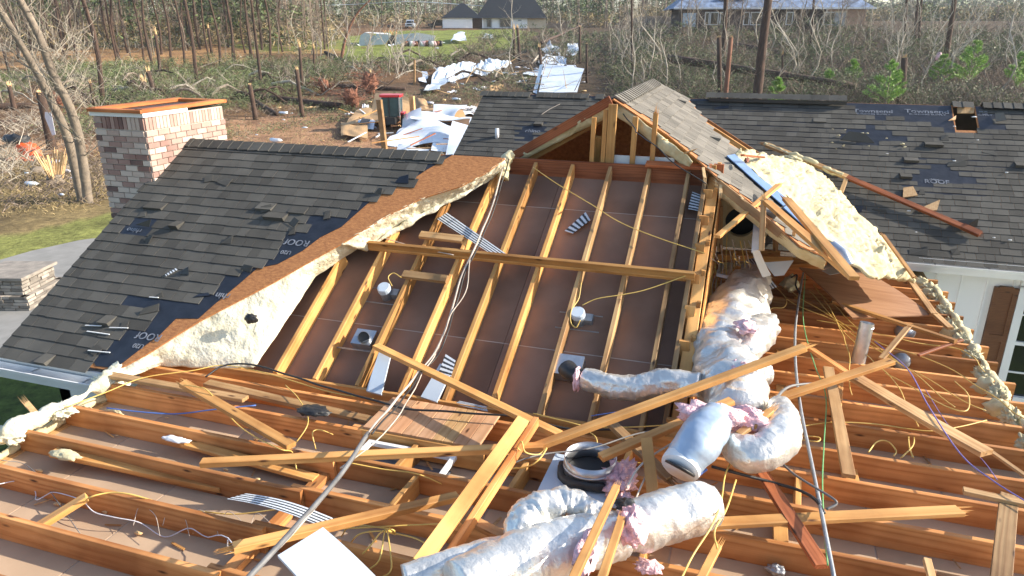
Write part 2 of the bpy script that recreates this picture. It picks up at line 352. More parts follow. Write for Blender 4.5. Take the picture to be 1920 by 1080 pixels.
def foamstrip(name, A, B, nrm, th=.05, amp=.05, nu=60, nv=12, parent=None, seed=0., fr=7., mat='foam'):
    """lumpy foam skin between two polylines A and B (lists of 3D points), swelling along nrm"""
    A = resample(A, nu); B = resample(B, nu); nrm = V3(nrm).normalized(); mb = MB(); top = []; bot = []
    for i in range(nu+1):
        for j in range(nv+1):
            t = j/nv; p = A[i].lerp(B[i], t); e = min(1, 4*min(t, 1-t)+.15)
            h = th*e+amp*(noise.noise(p*fr+V3((seed, 0, 0)))+.55*noise.noise(p*fr*2.6+V3((0, seed, 0)))+.25*noise.noise(p*fr*6))*e
            sl = V3((noise.noise(p*fr*1.3+V3((5, 1, seed))), noise.noise(p*fr*1.3+V3((1, 7, seed))), noise.noise(p*fr*1.3+V3((3, seed, 2)))))*amp*.35
            top.append(p+nrm*h+sl); bot.append(p-nrm*.02+sl)
    m = nv+1; K = (nu+1)*m
    fs = [(i*m+j, (i+1)*m+j, (i+1)*m+j+1, i*m+j+1) for i in range(nu) for j in range(nv)]
    fs += [tuple(K+q for q in reversed(f)) for f in list(fs)]
    ring = [i*m for i in range(nu+1)]+[nu*m+j for j in range(1, nv+1)]+[i*m+nv for i in range(nu-1, -1, -1)]+[j for j in range(nv-1, 0, -1)]
    for q in range(len(ring)): a, b = ring[q], ring[(q+1) % len(ring)]; fs.append((b, a, a+K, b+K))
    mb.add(top+bot, fs); return obj(name, mb, M[mat], parent, True)
def resample(P, n):
    P = [V3(p) for p in P]; L = [0]
    for i in range(1, len(P)): L.append(L[-1]+(P[i]-P[i-1]).length)
    out = []; k = 0
    for i in range(n+1):
        s_ = L[-1]*i/n
        while k < len(P)-2 and L[k+1] < s_: k += 1
        d = L[k+1]-L[k]; out.append(P[k].lerp(P[k+1], (s_-L[k])/d if d else 0))
    return out
def foambead(name, P, r, parent, seed=0, lump_=.5, mat='foam', n=90, seg=12):
    P = resample(P, n); P = [p+V3((noise.noise(p*6), noise.noise(p*6+V3((4, 4, 4))), noise.noise(p*6+V3((8, 1, 1)))))*r*.7 for p in P]
    mb = MB(); mb.tube(P, [r*(1+lump_*noise.noise(p*5+V3((seed, 0, 0)))+.3*noise.noise(p*14)) for p in P], seg, wr=.35, ws=8, seed=seed)
    return obj(name, mb, M[mat], parent, True)
def text(s, size, mtx, parent, mat='print', name='printed_lettering', squash=1.):
    c = bpy.data.curves.new('t', 'FONT'); c.body = s; c.size = size; c.extrude = .0008; c.align_x = 'CENTER'; c.resolution_u = 3; c.offset = size*.012
    o = bpy.data.objects.new('t', c); COL.objects.link(o); dg = bpy.context.evaluated_depsgraph_get(); me = bpy.data.meshes.new_from_object(o.evaluated_get(dg)); bpy.data.objects.remove(o)
    mb = MB(); mb.add([(v.co.x*squash, v.co.y, v.co.z) for v in me.vertices], [tuple(p.vertices) for p in me.polygons])
    return obj(name, mb, M[mat], parent, mtx=mtx)
def slab(name, pts, n, th, mat, parent=None, **k):
    mb = MB(); mb.prism(pts, V3(n).normalized()*(-th)); return obj(name, mb, M[mat], parent, **k)

# ------------------------------------------------------------------ GROUND
def colzone(px, py, f):
    g = (.070, .115, .026); lit = (.145, .09, .052); dirt = (.26, .135, .08); tan = (.30, .215, .105); mud = (.075, .056, .038); fg = (.13, .17, .05)
    for P, c in ZN:
        if inpoly(px, py, P): return c
    if f < 9: return g
    if py < 100 and px < 640: return (.19, .145, .075) if py < 88 else tan
    return lit if px < 900 else mud
ZN = [([(-400, 490), (0, 447), (110, 424), (190, 402), (240, 392), (260, 440), (0, 500), (-400, 600)], (.20, .225, .075)),
      ([(-600, 640), (260, 640), (260, 1200), (-600, 1200)], (.075, .12, .028)),  # near lawn: the house's shadow painted in as a darker green
      ([(-50, 262), (60, 262), (190, 268), (430, 262), (430, 290), (190, 288), (90, 284), (-50, 300)], (.36, .23, .14)),
      ([(425, 225), (560, 212), (700, 215), (960, 190), (960, 300), (425, 300)], (.30, .185, .12)),
      ([(640, 70), (740, 58), (960, 55), (1010, 62), (960, 92), (860, 100), (840, 112), (780, 118), (740, 112), (640, 118)], (.17, .215, .055)),
      ([(640, 160), (960, 150), (1000, 190), (700, 215), (560, 212)], (.115, .08, .055)),
      ([(400, 84), (640, 76), (640, 92), (500, 97)], (.19, .21, .065)),
      ([(-50, 300), (200, 300), (260, 395), (190, 402), (110, 424), (0, 447), (-50, 455)], (.20, .16, .085)),
      ([(-50, 92), (460, 82), (460, 118), (-50, 130)], (.34, .21, .11)),
      ([(-50, 60), (-50, 80), (300, 76), (300, 50)], (.17, .15, .07))]
def build_ground():
    me = bpy.data.meshes.new('ground'); vs = []; fs = []; cs = []
    nr, nc = 300, 380; O = -FW*35
    for i in range(nr+1):
        d = 28*(1400/28)**(i/nr)
        for j in range(nc+1):
            a = R(-62+124*j/nc); p = O+FW*(d*math.cos(a))+RT*(d*math.sin(a)); z = terrain(p.x, p.y); vs.append((p.x, p.y, z))
            q = project(V3((p.x, p.y, z))); c = colzone(q[0], q[1], p.dot(FW)) if q[0] < 1e5 else (.1, .14, .04); cs += [*c, 1]
    fs = [(i*(nc+1)+j, i*(nc+1)+j+1, (i+1)*(nc+1)+j+1, (i+1)*(nc+1)+j) for i in range(nr) for j in range(nc)]
    me.from_pydata(vs, [], fs); a = me.attributes.new('zone', 'FLOAT_COLOR', 'POINT'); a.data.foreach_set('color', cs); me.materials.append(M['ground']); me.shade_smooth()
    o = bpy.data.objects.new('ground', me); COL.objects.link(o); o['kind'] = 'structure'
build_ground()
pat = [at(px, py, ZG+.05) for px, py in ((-60, 500), (0, 487), (60, 470), (150, 450), (230, 440), (230, 560), (120, 640), (-60, 720))]
obj('patio', (lambda m: (m.prism(pat, (0, 0, -.12)), m)[1])(MB()), M['concrete'], kind='structure')

# ------------------------------------------------------------------ THE HOUSE
house = empty('damaged_house', (-1.4, 5.0, ZG), 'damaged house with its front roof torn off, baring attic joists and rafters', 'house')
cosT = 1/math.sqrt(1+T*T); ES = V3((0, cosT, T*cosT)); EU = V3((1, 0, 0)); NL = V3((0, -T, 1)).normalized(); NG = V3((T, 0, 1)).normalized()
WU0, WU1 = -5.15, 2.31
# --- outer walls
def wall(a, b, z0, z1, mat='siding', th=.14, name='wall'):
    a = V3((a[0], a[1], 0)); b = V3((b[0], b[1], 0)); mb = MB(); d = (b-a).normalized(); n = d.cross(V3((0, 0, 1)))
    mb.prism([a+V3((0, 0, z0)), b+V3((0, 0, z0)), b+V3((0, 0, z1)), a+V3((0, 0, z1))], n*(-th)); return obj(name, mb, M[mat], house)
wall((WU0, 0.6), (WU0, 4.35), ZG-.1, ZF-.02); wall((WU1, .6), (WU1, 10.6), ZG-.1, ZF-.02)
wall((WU0, .6), (WU1, .6), ZG-.1, ZF-.02); wall((-6.35, 4.72), (WU0, 4.72), ZG-.1, -2.95); wall((-6.35, 9.6), (-6.35, 4.72), ZG-.1, -2.95)
wall((-4.6, 9.6), (-6.35, 9.6), ZG-.1, -2.95); wall((-4.6, 16.), (-4.6, 9.6), ZG-.1, -2.95)
# gable triangle of the left wing
mb = MB(); mb.prism([V3((-6.35, 4.72, -2.95)), V3((-6.35, 9.6, -2.95)), V3((-6.35, 7.1, -1.42))], (-.1, 0, 0)); obj('gable_wall', mb, M['siding'], house)
mb = MB(); mb.prism([V3((-4.6, 10.65, -2.95)), V3((-4.6, 16.0, -2.95)), V3((-4.6, 13.35, -1.3))], (-.1, 0, 0)); obj('gable_wall', mb, M['siding'], house)
# right back wall: board and batten, window, shutter
RW = wall((WU1+.0, 10.65), (9.5, 10.65), ZG-.1, -2.95)
mb = MB()
for k in range(24):
    u = WU1+.32+k*.305
    if 3.55 < u < 4.6: continue
    mb.box((u, 10.637, -4.35), (.022, .024, 2.8))
for u in (WU1+.1,): mb.box((u, 10.63, -4.35), (.09, .03, 2.8))
obj('batten', mb, M['siding'], RW)
wall((9.5, 10.65), (9.5, 16), ZG-.1, -2.95)
win = (lambda m: (m.box((3.66, 10.61, -3.98), (.10, .06, 1.62)), m.box((4.62, 10.61, -3.98), (.10, .06, 1.62)), m.box((4.14, 10.61, -3.14), (1.06, .06, .10)),
       m.box((4.14, 10.60, -4.80), (1.14, .09, .06)), m.box((4.14, 10.615, -3.99), (.86, .05, .05)), m)[-1])(MB())
win = obj('window', win, M['white'], house)
mb = MB(); mb.box((4.14, 10.63, -3.56), (.86, .02, .80)); obj('pane', mb, M['glass'], win)
mb = MB(); mb.box((4.14, 10.63, -4.40), (.86, .02, .75)); obj('pane', mb, M['glass'], win)
mb = MB(); mb.box((4.14, 10.612, -4.42), (.86, .018, .022)); mb.box((4.14, 10.612, -3.58), (.86, .018, .022)); obj('muntin', mb, M['white'], win)
mb = MB()
for z, h in ((-3.60, .60), (-4.28, .62)): mb.box((3.46, 10.61, z), (.20, .03, h))
for u in (3.35, 3.57): mb.box((u, 10.60, -3.96), (.06, .05, 1.48))
for z in (-3.25, -3.94, -4.66): mb.box((3.46, 10.60, z), (.16, .049, .09))
obj('shutter', mb, M['shutter'], house)
# soffit, fascia and gutter of the right back roof
mb = MB(); mb.box(((WU1+9.9)/2-.1, 10.5, -2.96), (9.9-WU1+.2, .3, .02)); obj('soffit', mb, M['white'], house)
mb = MB(); mb.box(((WU1+9.9)/2, 10.385, -2.93), (9.9-WU1, .022, .17)); obj('fascia', mb, M['white'], house)
def gutter(u0, u1, v, z, name='gutter', mat='white'):
    mb = MB(); pr = [(0, 0), (0, -.11), (-.085, -.115), (-.10, -.07), (-.115, -.035), (-.125, 0), (-.112, 0), (-.10, -.03), (-.088, -.065), (-.078, -.103), (-.008, -.10), (-.008, 0)]
    a = [V3((u0, v+p[0], z+p[1])) for p in pr]; b = [p+V3((u1-u0, 0, 0)) for p in a]; n = len(pr)
    mb.add(a+b, [(i, (i+1) % n, (i+1) % n+n, i+n) for i in range(n)]+[tuple(range(n-1, -1, -1)), tuple(range(n, 2*n))]); g = obj(name, mb, M[mat], house)
    k = u0+.35
    while k < u1: 
        m2 = MB(); m2.box((k, v-.06, z-.004), (.022, .11, .006)); obj('gutter_hanger', m2, M['galv'], g); k += .62
gutter(2.15, 9.8, 10.372, -2.895); gutter(-7.6, -5.23, 4.33, -2.93)
mb = MB(); mb.box((-5.85, 4.36, -2.97), (1.5, .022, .17)); mb.box((-7.0, 4.36, -2.97), (.9, .022, .17)); obj('fascia', mb, M['white'], house)
mb = MB(); mb.box((-5.9, 4.52, -3.04), (1.5, .34, .02)); obj('soffit', mb, M['white'], house)

# --- roof decks
def deck(name, poly, n, mat='osb', th=.014): return slab(name, poly, n, th, mat, house)
def roofpt(pl, u, v):
    if pl == 'L': return V3((u, v, -2.85+(v-4.35)*T))
    if pl == 'R': return V3((u, v, -2.87+(v-10.35)*T))
    if pl == 'G': return V3((u, v, -.68-(u+1.42)*T))
TE = [(947, 297), (915, 322), (862, 350), (790, 372), (725, 405), (640, 457), (567, 498), (515, 528), (460, 557), (377, 600), (333, 627), (277, 663), (217, 695)]   # torn edge along the valley
dL = [roofpt('L', -6.50, 4.33), roofpt('L', -6.50, 7.1), roofpt('L', -2.42, 7.1)]+[at(x, y, 'L') for x, y in TE]
deck('roof_deck', dL, NL)
deck('roof_deck', [V3((-6.5, 7.1, -1.25)), V3((-6.5, 9.85, -2.85)), V3((-5.15, 9.85, -2.85)), V3((-2.42, 7.12, -1.26))], (0, T, 1), 'shingle')
dR_hole = [(1792, 218), (1793, 243), (1800, 244), (1816, 243), (1824, 214), (1826, 201), (1795, 201)]
hp = [at(x, y, 'R') for x, y in dR_hole]; hu0 = min(p.x for p in hp); hu1 = max(p.x for p in hp); hv0 = min(p.y for p in hp); hv1 = max(p.y for p in hp)
rp = lambda u, v: roofpt('R', u, v)
for a, b, c, d in ((-4.9, hu0, 10.35, 13.35), (hu1, 9.8, 10.35, 13.35), (hu0, hu1, 10.35, hv0), (hu0, hu1, hv1, 13.35)):
    deck('roof_deck', [rp(a, c), rp(a, d), rp(b, d), rp(b, c)], NL)
deck('roof_deck', [V3((-4.9, 13.35, -1.12)), V3((-4.9, 16.3, -2.85)), V3((9.8, 16.3, -2.85)), V3((9.8, 13.35, -1.12))], (0, T, 1), 'shingle')
# the boards seen in the hole
board('rafter', V3(((hu0+hu1)/2+.3, 13.0, -1.48)), V3(((hu0+hu1)/2+.3, 12.3, -1.9)), .14, .038, (0, -T, 1), 'wood', house)
slab('deck_scrap', [at(1795, 201, 'R', .02), at(1827, 201, 'R', .02), at(1826, 212, 'R', .0), at(1795, 212, 'R', .0)], NL, .012, 'osbpale', house)
slab('deck_scrap', [at(1793, 216, 'R', .03), at(1786, 221, 'R', .05), at(1778, 226, 'R', .05), at(1786, 225, 'R', .04), at(1792, 224, 'R', .02)], NL, .01, 'osbpale', house)
# gable of the front wing: what is left of it
GPOLY = [(1158, 188), (1225, 152), (1262, 170), (1290, 185), (1312, 212), (1340, 247), (1395, 290)]
gp = [V3((-1.42, 7.78, -.68)), V3((-1.42, 10.88, -.68))]+[at(x, y, 'G') for x, y in GPOLY[3:]]+[at(1450, 335, 'G'), at(1510, 390, 'G'), at(1560, 440, 'G'), at(1590, 490, 'G'), at(1545, 480, 'G'), at(1500, 460, 'G'), at(1460, 425, 'G'), at(1415, 385, 'G'), at(1372, 352, 'G'), at(1340, 328, 'G'), at(1300, 292, 'G'), at(1250, 252, 'G')]
deck('roof_deck', gp, NG)
deck('roof_deck', [V3((-1.42, 7.78, -.68)), V3((-2.9, 7.86, -.68-1.48*T)), V3((-5.15, 9.9, -2.86)), V3((-5.15, 10.9, -2.86)), V3((-1.42, 10.88, -.68))], (-T, 0, 1), 'osb')
# closing gable and ceiling added inside to block light, so the attic reads dark
mb = MB(); mb.prism([V3((-5.1, 10.9, -3.07)), V3((2.3, 10.9, -3.07)), V3((2.3, 10.9, -2.9)), V3((-1.42, 10.9, -.72)), V3((-5.1, 10.9, -2.9))], (0, .02, 0)); obj('attic_light_block', mb, M['osb'], house)

# --- underlayment sheets (a few mm above the deck), shingles, printed lettering
UL = [(850, 289), (800, 318), (770, 338), (735, 352), (700, 372), (640, 425), (600, 445), (567, 470), (520, 495), (483, 502), (447, 533), (400, 572), (372, 597), (330, 597), (300, 627), (262, 655), (217, 690), (180, 686), (150, 640), (200, 560), (400, 480), (560, 390), (700, 330), (740, 300)]
EDGE_L = [(855, 289), (838, 300), (800, 318), (765, 338), (748, 352), (705, 372), (660, 405), (625, 412), (587, 407), (566, 437), (513, 467), (477, 503), (430, 514), (410, 545), (400, 566), (300, 560), (223, 563), (220, 573), (293, 590), (262, 612), (216, 626), (214, 648), (183, 673), (180, 692), (-300, 760), (-300, 200), (900, 200)]
slab('underlayment', [at(x, y, 'L', .005) for x, y in UL], NL, .003, 'under', house)
PATCH_L = [[(218, 442), (236, 424), (262, 414), (284, 414), (276, 428), (262, 442), (240, 450)]]
slab('underlayment', [at(x, y, 'L', .005) for x, y in [(200, 455), (215, 410), (300, 405), (290, 450)]], NL, .003, 'under', house)
PATCH_R = [[(1602, 170), (1786, 180), (1786, 235), (1740, 232), (1712, 222), (1602, 214)], [(1826, 180), (1870, 190), (1868, 238), (1826, 238)],
           [(1632, 240), (1690, 244), (1692, 258), (1672, 266), (1640, 270), (1575, 262), (1600, 246)], [(1737, 312), (1760, 308), (1785, 314), (1800, 328), (1812, 330), (1814, 348), (1740, 347), (1720, 334)],
           [(1780, 195), (1832, 195), (1832, 246), (1780, 246)], [(984, 232), (1015, 230), (1006, 262), (990, 262), (976, 246)], [(1440, 182), (1600, 190), (1600, 200), (1440, 190)]]
slab('underlayment', [rp(-4.9, 12.0)+NL*.005, rp(-4.9, 13.34)+NL*.005, rp(hu0-.02, 13.34)+NL*.005, rp(hu0-.02, 12.0)+NL*.005], NL, .003, 'under', house)
slab('underlayment', [rp(hu1+.02, 12.0)+NL*.005, rp(hu1+.02, 13.34)+NL*.005, rp(6, 13.34)+NL*.005, rp(6, 12.0)+NL*.005], NL, .003, 'under', house)
slab('underlayment', [at(x, y, 'R', .006) for x, y in [(1690, 292), (1850, 292), (1850, 368), (1690, 368)]], NL, .003, 'under', house)
slab('underlayment', [at(x, y, 'R', .007) for x, y in [(965, 228), (1025, 228), (1025, 266), (965, 266)]], NL, .003, 'under', house)
def lmat(px, py, pl, off=.009, rot=0):
    p = at(px, py, pl, off); X = EU*math.cos(rot)+ES*math.sin(rot); Z = NL; Y = Z.cross(X); m = Matrix((X, Y, Z)).transposed().to_4x4(); m.translation = p; return m
def shingles(name, O, eu, es, n, ul, sl_, ok, mat, expo=.128, seed=1, lift=.02, wmin=.11, wmax=.25):
    r = random.Random(seed); mb = MB(); rows = int(sl_/expo)
    for j in range(rows):
        s0 = j*expo; x = -r.uniform(0, .3); rowt = r.uniform(-.08, .08)
        while x < ul:
            w_ = r.choice((wmin, .13, .16, .2, wmax)); x0 = max(x, 0); x1 = min(x+w_-.004, ul); x += w_
            if x1-x0 < .03: continue
            c = O+eu*((x0+x1)/2)+es*(s0+expo*.5)
            if not ok(c): continue
            t = .5+rowt+r.choice((-.38, -.2, 0, .1, .3, .42)); h = .011+r.uniform(0, .004)+(r.uniform(.01, .05) if r.random() < lift else 0); e = min(expo*1.12, sl_-s0); dj = r.uniform(-.004, .004)
            a = O+eu*x0+es*(s0+dj); b = O+eu*x1+es*(s0+dj); up = es*e
            vs = [a+n*.006, b+n*.006, b+n*h, a+n*h, a+up+n*.005, b+up+n*.005]
            mb.add(vs, [(0, 1, 2, 3), (3, 2, 5, 4), (0, 3, 4), (1, 5, 2)], t)
    return obj(name, mb, M[mat], house)
def okL(c):
    q = project(c); return inpoly(q[0]+rnd.uniform(-9, 6), q[1]+rnd.uniform(-3, 3), EDGE_L) and not any(inpoly(*q, P) for P in PATCH_L)
shingles('shingle_field', V3((-6.53, 4.30, -2.88)), EU, ES, NL, 4.2, 3.22, okL, 'shingle', seed=3)
rs = random.Random(77)
for i in range(46):
    k = rs.randint(0, len(EDGE_L)-6); a_, b_ = EDGE_L[k], EDGE_L[k+1]; t = rs.random(); x = lerp(a_[0], b_[0], t)+rs.uniform(-45, 4); y = lerp(a_[1], b_[1], t)+rs.uniform(-5, 5)
    if i > 28: x = rs.uniform(250, 620); y = rs.uniform(320, 560)
    if not inpoly(x+16, y, EDGE_L) or i % 4 == 0: continue
    p = at(x, y, 'L', .016); an = rs.uniform(-.5, .5); X = (EU*math.cos(an)+ES*math.sin(an)); Y = NL.cross(X); w_ = rs.uniform(.07, .20); h = rs.uniform(.04, .11); l = rs.uniform(.0, .06)
    mb = MB(); q = [p, p+X*w_, p+X*(w_*rs.uniform(.8, 1.1))+Y*h+NL*l, p+X*(w_*rs.uniform(0, .3))+Y*h*rs.uniform(.7, 1.2)+NL*l*rs.random()]; mb.prism(q, NL*-.005, rs.random()*.7); obj('torn_shingle', mb, M['shingle'] if rs.random() < .8 else M['under'], house)
for i in range(22):
    p = at(rs.uniform(1300, 1915), rs.uniform(205, 480), 'R', .014); an = rs.uniform(-.4, .4); X = (EU*math.cos(an)+ES*math.sin(an)); Y = NL.cross(X); w_ = rs.uniform(.08, .28); h = rs.uniform(.04, .12); l = rs.uniform(0, .05)
    mb = MB(); q = [p, p+X*w_, p+X*(w_*rs.uniform(.8, 1.1))+Y*h+NL*l, p+X*(w_*rs.uniform(0, .3))+Y*h]; mb.prism(q, NL*-.005, rs.random()*.6); obj('torn_shingle', mb, M['shingle'] if rs.random() < .7 else M['under'], house)
def okR(c):
    q = project(c)
    if any(inpoly(q[0]+rnd.uniform(-15, 15), q[1]+rnd.uniform(-4, 4), P) for P in PATCH_R) and c.z < -1.2 or any(inpoly(q[0]+rnd.uniform(-3, 3), q[1], P) for P in PATCH_R[:1]+PATCH_R[4:5]): return False
    return not (-.3 < c.x < 2.2 and c.y < 10.55 and False)
shingles('shingle_field', V3((-4.93, 10.31, -2.895)), EU, ES, NL, 14.6, 3.5, okR, 'shingle', seed=5, lift=.015)
def okG(c):
    q = project(c); return inpoly(*q, [(1158, 186), (1225, 150), (1262, 170), (1290, 185), (1312, 212), (1340, 247), (1397, 290), (1450, 335), (1510, 390), (1560, 440), (1590, 490), (1545, 476), (1500, 456), (1460, 421), (1415, 381), (1372, 348), (1340, 324), (1300, 288), (1250, 248)])
EG = V3((-1, 0, T)).normalized()
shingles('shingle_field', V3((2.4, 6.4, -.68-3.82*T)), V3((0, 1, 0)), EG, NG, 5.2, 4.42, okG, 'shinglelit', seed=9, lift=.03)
# ridge caps
def caps(name, a, b, n1, n2, mat='shingle', step=.14, w_=.15, seed=2, skip=None):
    r = random.Random(seed); a = V3(a); b = V3(b); L = (b-a).length; d = (b-a)/L; mb = MB(); k = 0; s1 = (V3(n1).cross(d)).normalized(); s2 = (V3(n2).cross(d)).normalized()
    if s1.z > 0: s1 = -s1
    if s2.z > 0: s2 = -s2
    while k*step < L:
        o = a+d*(k*step); e = o+d*(step*1.1); h = V3((0, 0, .022)); l = V3((0, 0, .012))
        if not (skip and skip(o)): mb.add([o+h, e+l, e+s1*w_+l, o+s1*w_+h, e+s2*w_+l, o+s2*w_+h, o, o+s1*w_, o+s2*w_], [(0, 1, 2, 3), (1, 0, 5, 4), (0, 3, 7, 6), (5, 0, 6, 8)], .5+r.uniform(-.35, .4))
        k += 1
    return obj(name, mb, M[mat], house)
NB = V3((0, T, 1))
caps('ridge_cap', (-2.7, 7.1, -1.235), (-6.5, 7.1, -1.235), NL, NB, skip=lambda p: p.x > -3.05)
caps('ridge_cap', (-2.6, 13.35, -1.10), (-4.9, 13.35, -1.10), NL, NB, skip=lambda p: rnd.random() < .2)
caps('ridge_cap', (1.45, 13.33, -1.02), (-.75, 13.33, -1.02), NL, NB)
caps('ridge_cap', (3.0, 13.35, -1.07), (8.0, 13.35, -1.07), NL, NB, skip=lambda p: rnd.random() < .08)
mb = MB(); mb.box((.35, 13.24, -1.12), (2.2, .05, .05), .1); obj('ridge_vent', mb, M['darkbox'], house)
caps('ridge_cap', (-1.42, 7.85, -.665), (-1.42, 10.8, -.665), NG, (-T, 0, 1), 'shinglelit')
# white vent pipe stub on the rear roof
mb = MB(); p = at(932, 258, 'R'); mb.tube([p-V3((0, 0, .05)), p+V3((0, 0, .16))], .035, 14); obj('vent_pipe', mb, M['white'], house, True)
# lettering on the underlayment
text('Townsend', .12, lmat(1637, 211, 'R'), house, squash=1.15); text('BUILDING SUPPLY', .05, lmat(1637, 215, 'R'), house, squash=1.25)
text('Townsend', .13, lmat(1738, 212, 'R'), house, squash=1.15); text('BUILDING SUPPLY', .052, lmat(1739, 216, 'R'), house, squash=1.25)
text('ns', .13, lmat(1844, 213, 'R'), house, squash=1.15); text('SUPPLY', .052, lmat(1847, 217, 'R'), house, squash=1.2)
text('ROOF', .12, lmat(1757, 344, 'R', .011), house); text('rhino', .06, lmat(1752, 338, 'R', .011), house)
text('ROOf', .11, lmat(560, 450, 'L', .009, math.pi), house); text('U20', .07, lmat(538, 470, 'L', .009, math.pi), house); text('ROOf', .11, lmat(283, 625, 'L', .009, math.pi), house); text('U20', .07, lmat(262, 645, 'L', .009, math.pi), house); text('rhin', .10, lmat(420, 550, 'L', .009, math.pi), house)
text('rhino', .09, lmat(254, 428, 'L', .011, math.pi), house); text('rhino', .13, lmat(998, 248, 'R', .011), house)


# --- ceiling panels under the attic
def panelz(u0, u1, v0, v1, z=ZF, name='ceiling_panel'):
    mb = MB(); mb.box(((u0+u1)/2, (v0+v1)/2, z-.007), (u1-u0-.012, v1-v0-.008, .013)); obj(name, mb, M['floorpaper'], house)
us = [WU0+.02, -4.48, -3.65, -2.66, -1.43, -.20, 1.02, WU1]
for a, b in zip(us, us[1:]): 
    panelz(a, b, .8, 3.02); panelz(a, b, 3.02, 4.86)
for a, b in zip((-.30, .62, 1.55), (.62, 1.55, WU1)):
    for c in (4.86, 7.3, 9.74): panelz(a, b, c, min(c+2.44, 10.6))
panelz(-5.1, -.3, 7.6, 10.6)
mb = MB()
for u in us[1:-1]:
    mb.box((u, 2.83, ZF-.012), (.012, 4.05, .016))
for u in (.62, 1.55): mb.box((u, 7.7, ZF-.012), (.012, 5.7, .016))
obj('panel_joint', mb, M['seam'], house)
# vault (sloping ceiling) panels
NV = V3((0, -.5774, 1)).normalized(); EV = V3((0, 1, .5774)).normalized()
def vp(u, v, off=0): return V3((u, v, -2.89+(v-4.85)*.5774))+NV*off
VD = -.14
vv = [4.70, 5.50, 7.04, 7.62]; vu = [-4.75, -1.9, -.36]
for i in range(3):
    for j in range(2):
        a, b = vu[j]+.002, vu[j+1]-.002; c, d = vv[i]+.004, vv[i+1]-.004
        slab('ceiling_panel', [vp(a, c, VD), vp(b, c, VD), vp(b, d, VD), vp(a, d, VD)], NV, .013, 'drywall', house)
mb = MB()
for v in vv[1:3]: mb.bar(vp(-4.75, v, VD-.010), vp(-.36, v, VD-.010), .016, .018, wd=EV)
obj('panel_joint', mb, M['seam'], house)
# --- ceiling joists
jl = lambda k: 2.60+.408*k
jlabels = {}
for k in range(-2, 18):
    v = jl(k); parts = []
    if k <= 5: parts = [(WU0+.02, -2.60, v, 'joist'), (-2.70, WU1+.02 if k != 9 else WU1, v+.040, 'joist')]
    else: parts = [(-.27, WU1+.03+rnd.uniform(-.02, .02), v+.03*(k % 2), 'joist')]
    for u0, u1, vj, m_ in parts:
        if k == 5 and u0 < -3: vj -= .02
        board('ceiling_joist', (u0, vj, ZT-.09), (u1+(.06 if u1 > 2 else 0), vj, ZT-.09), .18, .038, (0, 0, 1), m_, house)
# top plate under the left end of the vault, blocking between joists
board('header_joist', (-5.0, 4.80, ZT-.09), (-.3, 4.88, ZT-.09), .18, .038, (0, 0, 1), 'wood', house)
board('header_joist', (-4.3, 4.53, ZT-.02), (-2.5, 4.40, ZT-.02), .09, .036, (0, 1, 0), 'pale', house)
for u, k in ((-2.68, 0), (-2.68, 1), (-2.68, 2), (-2.68, -1)):
    board('blocking', (u, jl(k)+.06, ZF+.03), (u, jl(k+1)-.02, ZF+.03), .09, .05, (1, 0, 0), 'joist', house)
for u, k in ((-2.15, 3), (-1.98, 2), (-1.3, 3), (-.62, 4), (-.35, 2), (-.9, 1), (.3, 1), (.55, 4)):
    board('blocking', (u, jl(k)+.06, ZT-.10), (u+.02, jl(k+1)+.02, ZT-.10), .15, .038, (0, 0, 1), 'wood', house)
for u, k in ((.45, 3), (.5, 8), (.52, 10), (.5, 12), (.75, 14), (1.6, 2), (.95, 5)):
    board('blocking', (u, jl(k)+.04, ZF+.045), (u, jl(k+1)-.0, ZF+.045), .089, .038, (1, 0, 0), 'wood', house)
# --- vault rafters, header, strongback, side wall
ru = [-4.26, -3.84, -3.43, -3.01, -2.60, -2.19, -1.78, -1.37, -.96, -.56]
for u in ru:
    vt = 7.52 if u > -2.5 else 7.1-(-2.4-u)*.98+.45
    a = vp(u, 4.86, -.07); b = vp(u, min(vt, 7.53), -.07)
    board('vault_rafter', a, b, .14, .038, NV, 'wood' if u < -1.5 else 'pale', house)
    if u > -2.5:   # far side rafter stub meeting at the header
        mb = MB(); p = vp(u+.045, 7.52, -.12); mb.prism([p, p+V3((0, .0, -.09)), p+V3((.16, .05, -.03)), p+V3((.18, .05, .02))], (0, -.038, 0)); obj('rafter_stub', mb, M['pale'], house)
board('header_beam', (-2.52, 7.56, -1.42), (-.33, 7.56, -1.42), .20, .04, (0, 0, 1), 'red', house)
board('header_beam', (-2.50, 7.51, -1.565), (-.33, 7.515, -1.565), .07, .03, (0, 0, 1), 'red', house)
board('header_beam', (-1.0, 7.53, -1.30), (-.34, 7.53, -1.30), .12, .03, (0, 1, .2), 'red', house)
a = at(696, 463, 'V', .0); b = at(1303, 522, 'V', .0)
sb = board('strongback_beam', a+NV*.02, b+NV*.02, .10, .038, EV, 'wood', house)
board('strongback_beam', a+NV*.06-EV*.03+V3((-.01, 0, 0)), b+NV*.06-EV*.03, .10, .034, NV, 'wood', house)
for (x0, y0), (x1, y1) in (((788, 440), (868, 449)), ((756, 514), (838, 524))):
    board('block', at(x0, y0, 'V', .02), at(x1, y1, 'V', .02), .085, .038, EV, 'pale', house)
edge_r = board('vault_rafter', vp(-.385, 4.86, -.04), vp(-.385, 7.5, -.04), .14, .04, NV, 'pale', house)
for k in range(9):
    v = 4.95+k*.325; z = vp(0, v).z
    board('wall_stud', (-.335, v, z-.01+.06), (-.335, v, ZF), .089, .038, (1, 0, 0), 'wood', house)
    board('wall_stud', (-.27, v+.10, z+.06), (-.27, v+.10, ZF), .06, .038, (0, 1, 0), 'wood', house)
board('top_plate', (-.30, 4.86, vp(0, 4.86).z-.05), (-.30, 7.5, vp(0, 7.5).z-.05), .10, .038, (1, 0, 0), 'wood', house)
